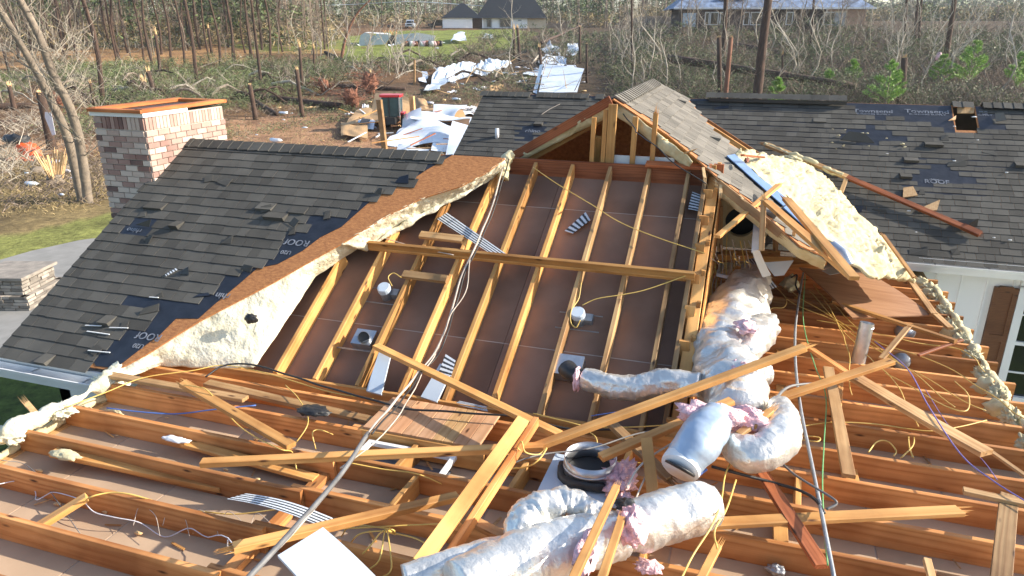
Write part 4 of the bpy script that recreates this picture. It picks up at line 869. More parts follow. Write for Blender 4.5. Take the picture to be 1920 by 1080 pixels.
sheet('white_strip', [(688, 735, 'V', .0), (716, 742, 'V', .0), (734, 666, 'V', .0), (713, 658, 'V', .0)], 'white strip lying in the third rafter bay from the left', 'strip', mat='whitepanel', th=.02)
sheet('white_strip', [(790, 746, 'V', .0), (820, 756, 'V', .0), (850, 692, 'V', .0), (826, 684, 'V', .0)], 'white strip with a striped torn tip beside the slanting board', 'strip', mat='whitepanel', th=.02)
sheet('striped_strip', [(822, 700, 'V', .03), (846, 706, 'V', .03), (854, 676, 'V', .03), (836, 664, 'V', .03)], 'torn striped tip on the white strip beside the slanting board', 'strip', group=GS, uvs=(1, 1))
sheet('foam_board', [(521, 1046, -2.62), (612, 1150, -2.70), (712, 1092, -2.70), (606, 993, -2.60)], 'large white foam board panel tilted at the bottom edge left of centre', 'panel', mat='whitepanel', th=.02, bend=.01)
sheet('plywood_sheet', [(1498, 503, -2.72), (1597, 597, -2.80), (1747, 593, -2.84), (1634, 517, -2.78)], 'brown plywood sheet lying on the joists beside the right wall', 'plywood', mat='ply', th=.014, bend=.02)
sheet('plywood_sheet', [(1560, 560, -2.86), (1600, 600, -2.86), (1662, 596, -2.86), (1600, 560, -2.86)], 'lower plywood scrap poking from under the brown sheet', 'plywood', mat='osbpale', th=.012)
sheet('white_flap', [(1541, 508, -2.60), (1556, 516, -2.60), (1590, 509, -2.60), (1560, 502, -2.60)], 'small white flap on the upper edge of the plywood sheet', 'scrap', mat='whitepanel')
sheet('white_flap', [(1432, 492, -2.3), (1452, 518, -2.45), (1470, 516, -2.45), (1488, 488, -2.3)], 'white four sided flap hanging behind the widest duct', 'scrap', mat='whitepanel')
sheet('white_strip', [(1410, 470, -1.95), (1430, 520, -2.3), (1446, 516, -2.3), (1424, 468, -1.95)], 'lower end of the white jacket hanging from the gable edge', 'strip', mat='white', bend=.02)
sheet('white_strip', [(1416, 398, -1.75), (1409, 474, -1.97), (1428, 470, -1.97), (1436, 402, -1.75)], 'bent white jacket hanging beside the yellow leaning stick', 'strip', mat='white', bend=.04, crumple=.02)
sheet('white_strip', [(1343, 512, -2.35), (1343, 518, -2.36), (1425, 538, -2.42), (1428, 530, -2.4)], 'thin white strip lying over the top of the widest duct', 'strip', mat='white', bend=.01)
lb((1428, 470, -1.9), (1432, 372, -1.45), 'upright splintered stick behind the white hanging jacket', .05, .025, wd=(1, 0, 0), br=(0, 1), mat='pale')
sheet('blue_flashing', [(1362, 293, 'G', .03), (1468, 387, 'G', .03), (1482, 380, 'G', .03), (1377, 290, 'G', .03)], 'upper blue metal flashing strip on the grey roof slope', 'flashing', mat='bluemetal', th=.01)
sheet('blue_flashing', [(1468, 390, 'G', .04), (1530, 446, 'G', .04), (1542, 440, 'G', .04), (1480, 382, 'G', .04)], 'lower blue metal flashing piece between the crossing boards and foam', 'flashing', mat='bluemetal', th=.01)
duct([(1560, 460, 'G', .05, .1), (1580, 478, 'G', .055, .1), (1592, 498, 'G', .05, .06)], 'short dull metal pipe under the edge of the foam covered roof piece', 'galv', .03, 'metal_pipe', group=None)
# torn roof piece lying foam side up
fp = empty('torn_roof_piece', at(1560, 400, 'G', .1), 'large torn roof piece lying foam side up against the grey slope', 'roof piece')
fA = [at(x, y, 'G', .03) for x, y in ((1378, 290), (1422, 332), (1466, 366), (1502, 396), (1528, 428), (1559, 457), (1598, 494), (1640, 520))]
fB = [at(x, y, 'G', .05) for x, y in ((1392, 288), (1430, 290), (1520, 308), (1546, 328), (1585, 371), (1608, 402), (1642, 430), (1690, 492), (1716, 526))]
foamstrip('foam_face', fA, fB, NG, .05, .075, 150, 70, fp, 11., 6.5)
lump('splintered_wood', at(1400, 300, 'G', .16), (.05, .3, .03), 'red', 2, .5, parent=fp)
for (x0, y0, x1, y1) in ((1392, 291, 1432, 295), (1655, 440, 1715, 522)): board('broken_rafter', at(x0, y0, 'G', .17), at(x1, y1, 'G', .15), .04, .025, None, 'red' if x0 < 1600 else 'wood', fp, (1, 1))
# rafter thrown on the rear roof
fr = empty('fallen_rafter', at(1640, 350, 'R', .0), 'long foam covered rafter with a red tip lying down the rear roof slope', 'rafter')
a = at(1434, 270, 'R', .10); b = at(1588, 332, 'R', .10); c = at(1836, 438, 'R', .07)
board('foamed_length', a, b, .08, .05, ES, 'pale', fr, (1, 0)); board('bare_length', b, c, .085, .04, ES, 'red', fr, (0, 1)); foambead('spray_foam', [a, a.lerp(b, .3), a.lerp(b, .55), b.lerp(a, .05)], .035, fr, 3, .7)
lump('foam_knob', at(1482, 298, 'R', .12), (.3, .2, .1), 'foam', 5, .5, parent=fr); board('side_leg', b, at(1576, 364, 'R', .06), .06, .035, EU, 'pale', fr, (0, 1))
board('red_tip', at(1805, 424, 'R', .075), at(1838, 439, 'R', .075), .1, .05, ES, 'red', fr)
for i, (P, lab) in enumerate(((((1694, 352), (1712, 349), (1721, 366), (1693, 370)), 'square tan board scrap on the rear roof'), (((1735, 386), (1763, 374), (1757, 394), (1722, 396)), 'pointed tan board scrap under the fallen rafter on the rear roof'))):
    slab('board_scrap', [at(x, y, 'R', .04) for x, y in P], NL, .012, 'osbpale', label=lab, cat='scrap')
slab('shingle_flap', [at(x, y, 'R', o) for x, y, o in ((1796, 413, .02), (1835, 410, .16), (1832, 425, .02), (1800, 428, .02))], NL, .006, 'shingle', label='black flap standing up beside the red tip of the fallen rafter', cat='shingle')
slab('shingle_flap', [at(x, y, 'R', o) for x, y, o in ((1575, 262, .02), (1592, 246, .10), (1622, 250, .10), (1640, 268, .03))], NL, .006, 'shingle', label='torn dark shingle flap curled on the rear roof left of the bare patch', cat='shingle')
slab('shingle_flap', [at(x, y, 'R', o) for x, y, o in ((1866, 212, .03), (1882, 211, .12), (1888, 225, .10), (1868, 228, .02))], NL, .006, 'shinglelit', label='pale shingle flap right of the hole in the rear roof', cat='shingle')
slab('shingle_flap', [at(x, y, 'L', o) for x, y, o in ((255, 421, .02), (283, 411, .10), (279, 425, .02))], NL, .006, 'shingle', label='torn black shingle corner over the bare patch on the left roof', cat='shingle')
sheet('striped_strip', [(310, 515, 'L', .02), (312, 518, 'L', .02), (333, 506, 'L', .02), (330, 503, 'L', .02)], 'small pale striped scrap on the left roof shingles', 'strip', group=GS, uvs=(1, 1))
# exposed torn edges of shingles low on the left roof
mb = MB()
for x0, y0, x1, y1 in ((163, 621, 205, 627), (165, 657, 206, 661), (205, 614, 240, 615), (280, 557, 297, 558), (160, 610, 190, 611)): mb.bar(at(x0, y0, 'L', .02), at(x1, y1, 'L', .02), .012, .006)
obj('torn_shingle_edge', mb, M['white'], house)

# --- cables
def C(pts, r, mat, label, k=8, wob=0., grp='cables strung over the attic', cat='cable', name='cable'):
    P = [at(*p) for p in pts]; return cable(name, P, r, mat, label, cat, grp, None, k, wob)
mainp = [(946, 296, 'V', .22), (938, 330, 'V', .12), (924, 385, 'V', .08), (905, 430, 'V', .08), (884, 480, 'V', .12), (862, 530, 'V', .10), (845, 590, 'V', .08), (825, 640, 'V', .10), (795, 688, 'V', .12), (745, 745, -2.55), (690, 815, -2.50), (640, 890, -2.46), (560, 985, -2.42), (455, 1095, -2.40)]
C(mainp, .010, 'cream', 'thick pale cable running the whole height of the sloping ceiling to the bottom edge', wob=.012)
C([(x+5, y+2, *r) for x, y, *r in mainp[:9]]+[(752, 748, -2.53), (700, 812, -2.48)], .007, 'black', 'thin black cable hugging the thick pale one', wob=.03)
C([(882, 488, 'V', .14), (878, 530, 'V', .1), (866, 560, 'V', .08), (845, 592, 'V', .1), (832, 625, 'V', .1), (800, 690, 'V', .14), (730, 800, -2.55), (640, 880, -2.5)], .005, 'cream', 'loose pink white wire looping right of the thick pale cable', wob=.02)
C([(690, 812, -2.5), (640, 888, -2.455), (556, 986, -2.41), (450, 1100, -2.39)], .015, 'grey', 'stiff grey sleeve at the lower end of the thick pale cable', grp='steel and grey pipes')
C([(1000, 314, 'V', .06), (1045, 345, 'V', .06), (1110, 384, 'V', .06), (1165, 418, 'V', .06), (1240, 448, 'V', .06), (1322, 475, 'V', .06)], .0048, 'yellow', 'yellow cable sagging from the header across four rafters')
C([(1092, 572, 'V', .02), (1120, 560, 'V', .04), (1170, 552, 'V', .04), (1215, 542, 'V', .04), (1300, 512, 'V', .08)], .0048, 'yellow', 'yellow cable leading right from the right ceiling light')
C([(1090, 530, 'V', .05), (1085, 560, 'V', .03), (1072, 580, 'V', .05), (1070, 603, 'V', .06), (1080, 614, 'V', .05), (1088, 600, 'V', .08)], .0048, 'yellow', 'yellow cable looped tightly round the right ceiling light')
C([(735, 536, 'V', .05), (728, 520, 'V', .04), (738, 512, 'V', .04), (752, 520, 'V', .04)], .0048, 'yellow', 'short yellow loop above the left ceiling light')
C([(716, 445, 'V', .05), (760, 458, 'V', .03), (800, 468, 'V', .05), (850, 478, 'V', .1)], .005, 'cream', 'thin white wire tucked behind the left end of the cross beam')
C([(385, 706, -2.84), (420, 686, -2.80), (470, 684, -2.78), (540, 702, -2.78), (600, 722, -2.80), (680, 745, -2.82), (760, 765, -2.82), (850, 772, -2.80), (960, 782, -2.8), (1060, 802, -2.84), (1150, 806, -2.84)], .009, 'black', 'black cable arching along the top of the uppermost joist', wob=.01)
C([(120, 765, -2.84), (200, 735, -2.82), (270, 708, -2.80), (360, 695, -2.80), (420, 685, -2.80), (500, 700, -2.82), (620, 735, -2.83), (700, 748, -2.83)], .0048, 'yellow', 'yellow cable running off the left foam heap along the uppermost joist')
C([(200, 765, -2.86), (260, 772, -2.88), (330, 776, -2.90), (400, 768, -2.86), (480, 760, -2.84)], .006, 'blue', 'blue wire sagging across the second bay at left')
C([(345, 722, -2.72), (372, 726, -2.70), (392, 735, -2.72), (450, 800, -2.9), (520, 840, -2.78), (548, 848, -2.86), (556, 880, -2.95)], .0048, 'yellow', 'yellow cable wound on the short board left of the platform')
C([(535, 722, -2.85), (560, 748, -2.85), (578, 790, -2.85), (552, 835, -2.95)], .0048, 'yellow', 'yellow cable dropping past the black shingle scrap')
C([(625, 815, -2.95), (600, 806, -2.9), (586, 812, -2.9), (592, 842, -3.0)], .0048, 'yellow', 'yellow cable bent out of the small grey box in the joist bay')
C([(155, 945, -2.95), (170, 932, -2.86), (205, 924, -2.86), (240, 926, -2.86), (285, 938, -2.90)], .0055, 'yellow', 'yellow cable arching from the short bright block at far left')
C([(0, 862, -2.9), (60, 880, -2.98), (150, 1000, -3.0)], .003, 'grey', 'thin grey wire in the nearest bay at far left')
C([(370, 958, -3.0), (440, 964, -3.0), (520, 955, -2.95), (545, 952, -2.9)], .0048, 'yellow', 'yellow cable passing under the curved striped strip')
C([(656, 868, -2.8), (720, 880, -2.86), (780, 888, -2.86), (830, 908, -2.95)], .0048, 'yellow', 'yellow cable leading to the box left of the doubled beam')
for i, (x, y) in enumerate(((655, 1015), (672, 1040), (692, 1062), (714, 1078), (640, 1000))):
    C([(742, 1002, -2.92), (715+i*4, 996-i, -2.84), (x+20, y-14, -2.86), (x, y+6, -2.98)], .0048, 'yellow', ('second', 'third', 'fourth', 'fifth', 'first')[i]+' cable end from the left fanning out left of the doubled beam', grp='fan of cable ends left of the doubled beam')
C([(740, 1000, -2.9), (780, 1010, -2.84), (815, 1030, -2.84)], .0048, 'yellow', 'single cable end bending right from the fan of cable ends')
C([(560, 988, -2.84), (660, 990, -2.84), (760, 985, -2.84), (830, 982, -2.84)], .0048, 'yellow', 'straight yellow cable above the fan of cable ends')
C([(975, 845, -2.58), (970, 838, -2.55), (978, 828, -2.52), (985, 848, -2.56), (1010, 852, -2.6), (1025, 840, -2.6), (1010, 862, -2.6), (985, 876, -2.65), (935, 880, -2.7)], .0055, 'yellow', 'yellow cable knotted where the two long boards meet')
C([(935, 880, -2.7), (985, 860, -2.66), (1030, 850, -2.68), (1110, 840, -2.7), (1200, 812, -2.7), (1290, 800, -2.7)], .006, 'grey', 'grey cable running right from the knot over the register')
C([(1000, 775, -2.8), (1060, 790, -2.78), (1110, 800, -2.8), (1200, 800, -2.8), (1330, 790, -2.8)], .005, 'yellow', 'yellow cable along the foot of the sloping ceiling')
C([(1108, 780, -2.7), (1200, 765, -2.62), (1270, 748, -2.6), (1330, 735, -2.6)], .004, 'blue', 'thin blue wire beneath the long rising board')
C([(1100, 806, -2.78), (1118, 822, -2.72), (1120, 850, -2.8), (1130, 862, -2.84), (1200, 868, -2.84), (1212, 868, -2.84)], .0048, 'yellow', 'yellow cable curling behind the round register')
C([(1175, 915, -2.6), (1195, 880, -2.6), (1222, 855, -2.6), (1262, 830, -2.55), (1290, 812, -2.5)], .007, 'cream', 'pale cable reaching from the pink wool to the open duct boot')
C([(1188, 945, -2.62), (1202, 912, -2.65), (1212, 890, -2.7)], .006, 'cream', 'short pale cable above the ragged foil duct')
C([(1268, 930, -2.75), (1290, 912, -2.7), (1310, 892, -2.62), (1325, 880, -2.6)], .008, 'blue', 'blue cable curving under the open duct boot')
C([(1275, 1090, -2.6), (1300, 1040, -2.6), (1335, 985, -2.55), (1352, 940, -2.55), (1360, 890, -2.6), (1375, 860, -2.7)], .0055, 'yellow', 'yellow cable rising from the bottom edge right of the ragged duct')
C([(1345, 1030, -2.7), (1340, 995, -2.62), (1362, 955, -2.6), (1380, 900, -2.6)], .0055, 'yellow', 'second yellow cable beside the ragged duct end')
C([(1335, 875, -2.62), (1400, 892, -2.70), (1450, 905, -2.74), (1500, 920, -2.72), (1530, 938, -2.7), (1545, 962, -2.7)], .011, 'black', 'black hose curving from the open duct boot to the conduit', grp='steel and grey pipes')
C([(1462, 865, -2.68), (1490, 890, -2.68), (1530, 915, -2.66), (1562, 935, -2.66), (1568, 945, -2.68), (1550, 955, -2.7)], .008, 'grey', 'grey hose hooked round the conduit at lower right', grp='steel and grey pipes')
C([(1418, 815, -2.5), (1425, 790, -2.5), (1450, 755, -2.5), (1480, 725, -2.6), (1540, 718, -2.7)], .011, 'grey', 'grey hose arching over the top of the U shaped duct', grp='steel and grey pipes')
C([(1506, 512, -2.62), (1498, 560, -2.66), (1491, 620, -2.70), (1492, 690, -2.72), (1502, 770, -2.72), (1520, 860, -2.70), (1540, 960, -2.70), (1566, 1095, -2.70)], 00.0125, 'dull', 'long bent steel conduit crossing the right attic floor top to bottom', grp='steel and grey pipes', cat='conduit', name='conduit')
C([(1510, 515, -2.6), (1506, 600, -2.75), (1526, 680, -2.78), (1548, 740, -2.8), (1545, 830, -2.8), (1542, 900, -2.78), (1545, 985, -2.7), (1552, 1060, -2.75)], .005, 'green', 'thin green wire following the steel conduit')
C([(1484, 520, -2.5), (1494, 516, -2.5), (1492, 535, -2.55), (1500, 550, -2.6)], .010, 'black', 'short black pipe elbow at the top of the conduit', grp='steel and grey pipes')
C([(1640, 640, -2.75), (1700, 690, -2.7), (1740, 760, -2.7), (1800, 850, -2.72), (1860, 900, -2.7), (1940, 950, -2.7)], .005, 'violet', 'violet wire running to the right edge over the heavy plank')
C([(1735, 730, -2.8), (1780, 800, -2.8), (1840, 860, -2.8), (1870, 900, -2.85)], .003, 'violet', 'hair thin dark wire right of the violet one')
bund = [((1475, 545), (1500, 560), (1550, 590), (1600, 620), (1700, 690), (1790, 760)), ((1475, 560), (1510, 580), (1560, 600), (1620, 640), (1720, 700), (1850, 770)), ((1520, 545), (1545, 580), (1600, 640), (1660, 700), (1700, 760), (1720, 800)),
        ((1525, 535), (1560, 570), (1640, 640), (1760, 680), (1860, 740), (1940, 800)), ((1545, 560), (1560, 590), (1585, 640), (1592, 690), (1600, 740)), ((1530, 600), (1600, 612), (1700, 640), (1800, 655), (1850, 700))]
for i, P in enumerate(bund):
    C([(x, y, -2.80+.03*math.sin(j*1.7+i)) for j, (x, y) in enumerate(P)], .0048, 'yellow', ('topmost yellow cable', 'second yellow cable', 'inner looping yellow cable', 'longest yellow cable', 'short downward yellow cable', 'nearly level yellow cable')[i]+' of the bundle fanning right of the conduit', grp='yellow cable bundle right of the conduit', wob=.03)
for i, P in enumerate((((1440, 590), (1448, 578), (1470, 576), (1474, 560), (1455, 538)), ((1425, 600), (1430, 610), (1440, 622)))): C([(x, y, -2.75) for x, y in P], .0048, 'yellow', ('yellow cable hooked out of the joists right of the big trunk', 'short yellow cable end at the right flank of the big trunk')[i])
for i, P in enumerate((((1628, 848), (1645, 828), (1665, 828), (1680, 845), (1676, 855)), ((1690, 858), (1712, 835), (1712, 815), (1704, 815), (1705, 838), (1712, 858)), ((1485, 828), (1500, 818), (1535, 820), (1532, 828), (1500, 824)))):
    C([(x, y, ZF+.16) for x, y in P], .0055, 'yellow', ('wide yellow cable loop standing in a bay right of the pale board', 'narrow yellow cable loop beside the wide one', 'flat yellow cable loop left of the conduit')[i])
C([(1500, 800, -2.86), (1560, 792, -2.84), (1640, 795, -2.84), (1740, 808, -2.84), (1800, 800, -2.84), (1850, 788, -2.84)], .0048, 'yellow', 'yellow cable lying level behind the pale board')
C([(1660, 700, -2.7), (1700, 720, -2.7), (1770, 760, -2.7), (1812, 770, -2.7), (1815, 740, -2.7), (1790, 715, -2.7)], .0048, 'yellow', 'yellow cable curling back near the right edge')
r2 = random.Random(12)
for i in range(16):   # tangle between the side wall and the trunk
    x = 1338+i*5.2; C([(x-8+r2.uniform(-5, 5), 455+r2.uniform(-20, 40), -2.0), (x+r2.uniform(-12, 12), 500, -2.3), (x-10+r2.uniform(-8, 8), 545, -2.5), (1345+r2.uniform(-15, 25), 600+r2.uniform(0, 60), -2.75)], .005, ('yellow', 'cream', 'yellow', 'cream')[i % 4], ('yellow', 'white')[i % 2]+' wire in the tangle between the side wall and the widest duct', grp=('yellow', 'white')[i % 2]+' wires tangled by the side wall')
for i, P in enumerate((((1322, 475), (1322, 500), (1330, 560), (1325, 620), (1305, 680)), ((1300, 535), (1320, 550), (1325, 590), (1300, 650)), ((1335, 350), (1338, 420), (1336, 500), (1330, 600)))):
    C([(x, y, -1.75-.001*(y-330)*3.2) for x, y in P], .005, 'yellow', ('yellow cable hanging from the sagging one down the side wall', 'yellow cable arc on the lower side wall', 'yellow cable hanging down the upper side wall')[i])
C([(1165, 205, 'G', -.1), (1210, 260, 'G', .0), (1260, 300, 'G', .02), (1320, 345, 'G', .03)], .006, 'black', 'black cable strung along the broken edge of the gable', wob=.04)
C([(1050, 195, 'R', .05), (1030, 205, 'R', .04), (1015, 215, 'R', .04)], .004, 'cream', 'short white wire on the rear roof left of the gable')
for i in range(9):
    p = [(60+i*45+r2.uniform(-10, 10), 905+i*12+r2.uniform(-10, 10), ZF+.03+.05*(j % 2)) for j in range(1)]
filmp = [(0, 905, -2.95), (40, 905, -3.0), (62, 935, -3.02), (100, 925, -3.0), (160, 950, -2.98), (200, 975, -3.02), (250, 985, -2.99), (300, 1005, -3.02), (350, 995, -2.98), (400, 1015, -3.02), (440, 1020, -2.7)]
C(filmp, .0035, 'cloth', 'torn plastic film strand strung through the nearest bays at left', wob=.09, cat='film', name='film_strand', grp='torn plastic film strands')
for i in range(5): C([(250+i*55, 985, -3.0), (262+i*55, 950+i*3, -2.95), (290+i*55, 965+i*5, -2.95), (300+i*55, 1005, -3.0)], .002, 'cream', 'hair thin wire loop over the nearest bays at left', grp='hair thin wire loops at left')
r3 = random.Random(5)
for i in range(46):   # small loose chips of foam and wood over roofs and floor
    k = i % 3
    if k == 0: p = at(r3.uniform(1380, 1900), r3.uniform(210, 460), 'R', .03)
    elif k == 1: p = at(r3.uniform(200, 640), r3.uniform(340, 560), 'L', .03) if False else at(r3.uniform(1560, 1700), r3.uniform(240, 280), 'R', .03)
    else: p = at(r3.uniform(60, 500), r3.uniform(780, 1000), ZF+.02)
    s_ = r3.uniform(.012, .035); lump('debris_chip', p, (s_*2, s_, s_*.7), ('white', 'foam', 'split')[i % 3], i, .5, seg=8, label=('small white chip lying on the rear roof', 'cream foam crumb on the rear roof', 'wood chip on the ceiling panels between the joists')[i % 3], cat='chip', group=('white chips on the rear roof', 'foam crumbs on the rear roof', 'wood chips on the ceiling panels')[i % 3])

for i in range(90):
    k = i % 2; p = at(r3.uniform(40, 1880), r3.uniform(800, 1075), ZF+.012) if k else at(r3.uniform(1380, 1760), r3.uniform(560, 900), ZF+.012)
    a = r3.uniform(0, 3.14); d = V3((math.cos(a), math.sin(a), r3.uniform(-.02, .1)))*r3.uniform(.03, .16); mb = MB(); mb.bar(p, p+d, r3.uniform(.006, .02), .005); obj('wood_splinter', mb, M[('split', 'wood', 'pale')[i % 3]], label='thin wood splinter lying between the joists', cat='splinter', group='wood splinters between the joists')
for i in range(5):   # grade stamp like nail plates on joist faces
    pass

# ------------------------------------------------------------------ BACKGROUND: trees, brush, debris, houses
M['paletwig'] = plain('pale twigs', (.46, .41, .33), (.30, .26, .20), 3, .9, tone=.4)
M['redbark'] = plain('reddish bark', (.26, .12, .07), (.15, .07, .045), 7, .9, bump=.8, stretch=(1, 1, .25), dist=.03)
M['drygrass'] = plain('dry grass', (.34, .26, .13), (.22, .17, .08), 1, .9, tone=.4)
M['silver'] = plain('silver paint', (.50, .56, .64), (.46, .52, .60), 2, .3, .4)
M['cabglass'] = plain('cab glass', (.06, .11, .11), (.04, .08, .08), 2, .1)
M['carblack'] = plain('black car paint', (.015, .016, .018), (.012, .013, .015), 2, .25)
r4 = random.Random(21)
def trunkpts(h, lean, bend, n=9, seed=0):
    return [V3((lean[0]*t+bend*noise.noise(V3((t*2.2, seed, 0)))*h*.1, lean[1]*t+bend*noise.noise(V3((t*2.2, seed, 7)))*h*.1, h*t)) for t in [i/(n-1) for i in range(n)]]
def branches(mb, p, d, L, r, depth, rg, curl=.25, up=.12):
    n = 4; pts = [p]; q = p.copy(); dd = d.copy()
    for i in range(n):
        dd = (dd+V3((rg.uniform(-curl, curl), rg.uniform(-curl, curl), rg.uniform(-curl, curl)+up))).normalized(); q = q+dd*(L/n); pts.append(q.copy())
    mb.tube(pts, [max(.004, r*(1-.8*i/n)) for i in range(n+1)], 4 if depth else 3, .5+rg.uniform(-.3, .3), caps=False)
    if depth > 0:
        for k in range(rg.randint(3, 5)):
            i = rg.randint(1, n); a = rg.uniform(0, 6.28); s_ = V3((math.cos(a), math.sin(a), rg.uniform(-.1, .5)))
            branches(mb, pts[i], (dd*.6+s_*.8).normalized(), L*rg.uniform(.4, .65), r*.5, depth-1, rg, curl, up)
def bare_mesh(seed, h, r, nb=10, depth=2, z0=.35, sp=.22, bend=1.):
    rg = random.Random(seed); mb = MB(); P = trunkpts(h, (rg.uniform(-.06, .06)*h, rg.uniform(-.06, .06)*h), bend, 10, seed); mb.tube(P, [r*(1-.8*i/9)+.004 for i in range(10)], 6, .6, wr=.1)
    cr = MB()
    for k in range(nb):
        t = z0+(1-z0)*(k+rg.random())/nb; i = min(8, int(t*9)); p = P[i].lerp(P[i+1], t*9-i); a = rg.uniform(0, 6.28)
        branches(cr, p, V3((math.cos(a), math.sin(a), rg.uniform(.3, 1.1))).normalized(), h*sp*(1.15-t*.6), r*(1-t)*.55+.006, depth, rg)
    return mb, cr
def clump(mb, c, R_, n, ln, rg, w_=.012, tone=None, droop=0.):
    for _ in range(n):
        d = V3((rg.gauss(0, 1), rg.gauss(0, 1), rg.gauss(0, .7)-droop)).normalized(); p = c+V3((rg.gauss(0, R_), rg.gauss(0, R_), rg.gauss(0, R_*.6))); s_ = d.cross(V3((rg.gauss(0, 1), rg.gauss(0, 1), rg.gauss(0, 1)))).normalized()*w_
        mb.add([p-s_, p+s_, p+d*ln], [(0, 1, 2)], tone if tone is not None else rg.random())
def pine_mesh(seed, h, r):
    rg = random.Random(seed); mb = MB(); P = trunkpts(h, (rg.uniform(-.03, .03)*h, rg.uniform(-.03, .03)*h), .35, 12, seed); mb.tube(P, [r*(1-.72*i/11) for i in range(12)], 8, .5, wr=.14, ws=2.)
    for k in range(16):
        t = rg.uniform(.15, .75); i = int(t*11); p = P[i]; a = rg.uniform(0, 6.28); q = p+V3((math.cos(a), math.sin(a), .1))*rg.uniform(.3, 1.3); mb.tube([p, q], [.022, .008], 3, caps=False)
    cr = MB()
    for k in range(26):
        t = rg.uniform(.66, 1); i = min(10, int(t*11)); p = P[i].lerp(P[i+1], t*11-i); a = rg.uniform(0, 6.28); L = h*.13*(1.25-t)*2.2; q = p+V3((math.cos(a), math.sin(a), .25))*L
        cr.tube([p, p.lerp(q, .5)+V3((0, 0, -.1)), q], [.04, .03, .01], 3, caps=False)
        for m_ in range(5): clump(cr, p.lerp(q, .4+.6*m_/4), .35, 26, .34, rg, .03)
    return mb, cr
PROTO = {}
def proto(kind, k):
    """build one of each kind of tree, later ones are copies that share its meshes"""
    key = (kind, k)
    if key in PROTO: return PROTO[key], False
    seed = k*17+{'pine': 1, 'bare': 2, 'sap': 3}[kind]
    if kind == 'pine': t, c = pine_mesh(seed, 17+k*1.5, .17); m1, m2, nm = M['bark'], M['needledark'], 'pine_tree'
    elif kind == 'bare': t, c = bare_mesh(seed, 11+k, .11, 15, 2, .25); m1, m2, nm = M['greybark'], M['twig'], 'bare_tree'
    else: t, c = bare_mesh(seed, 6.+k*.9, .055, 12, 1, .2, .2, 2.2); m1, m2, nm = M['paletwig'], M['paletwig'], 'bare_sapling'
    def me(mb, n, m_):
        q = bpy.data.meshes.new(n); q.from_pydata(mb.v, [], mb.f); a = q.attributes.new('tone', 'FLOAT', 'POINT'); a.data.foreach_set('value', mb.t); q.materials.append(m_); return q
    PROTO[key] = (me(t, 'trunk', m1), me(c, 'crown', m2), nm); return PROTO[key], True
M['needledark'] = plain('dark pine needles', (.06, .10, .03), (.035, .065, .02), 1.5, .6, tone=.5)
def tree(kind, k, p, rz, sc, label, group):
    (mt, mc, nm), _ = proto(kind, k); e = empty(nm, p-V3((0, 0, .1)), label, 'tree', group); e.rotation_euler = (0, 0, rz); e.scale = (sc, sc, sc)
    for n_, m_ in (('trunk', mt), ('crown', mc)):
        o = bpy.data.objects.new(n_, m_); COL.objects.link(o); o.parent = e
    return e
def jag(mb, c, r, h, n=7, tone=.5):
    for k in range(n):
        a = 6.28*k/n+r4.uniform(-.3, .3); q = c+V3((math.cos(a), math.sin(a), 0))*r*.55; hh = h*r4.uniform(.3, 1.); w_ = r*.35
        mb.add([q+V3((-w_, 0, -.1)), q+V3((w_*.5, w_, -.1)), q+V3((w_*.5, -w_, -.1)), q+V3((r4.uniform(-.3, .3)*r, r4.uniform(-.3, .3)*r, hh))], [(0, 1, 3), (1, 2, 3), (2, 0, 3)], tone)
def stump(px, py, topy, wpx, label, tx=None, bark='bark', group=None, splinter=.5):
    p = G(px, py); dep = p.dot(FW)*math.cos(PIT)-p.z*math.sin(PIT); r = wpx*.5*dep/F; d = ray(tx if tx is not None else px, topy); t = p.dot(FW)/d.dot(FW); q = d*t; h = max(.4, q.z-p.z)
    e = empty('snapped_pine', p, label, 'tree trunk', group); top = V3((q.x, q.y, p.z+h)); mb = MB(); mb.tube([p-V3((0, 0, .2)), p.lerp(top, .15), p.lerp(top, .6), top], [r*1.25, r, r*.92, r*.85], 10, wr=.12, ws=2); obj('trunk', mb, M[bark], e, True)
    mb = MB(); jag(mb, top, r, min(2.2, max(splinter, .1)*h*.45), 9); obj('splintered_top', mb, M['split'], e); return e
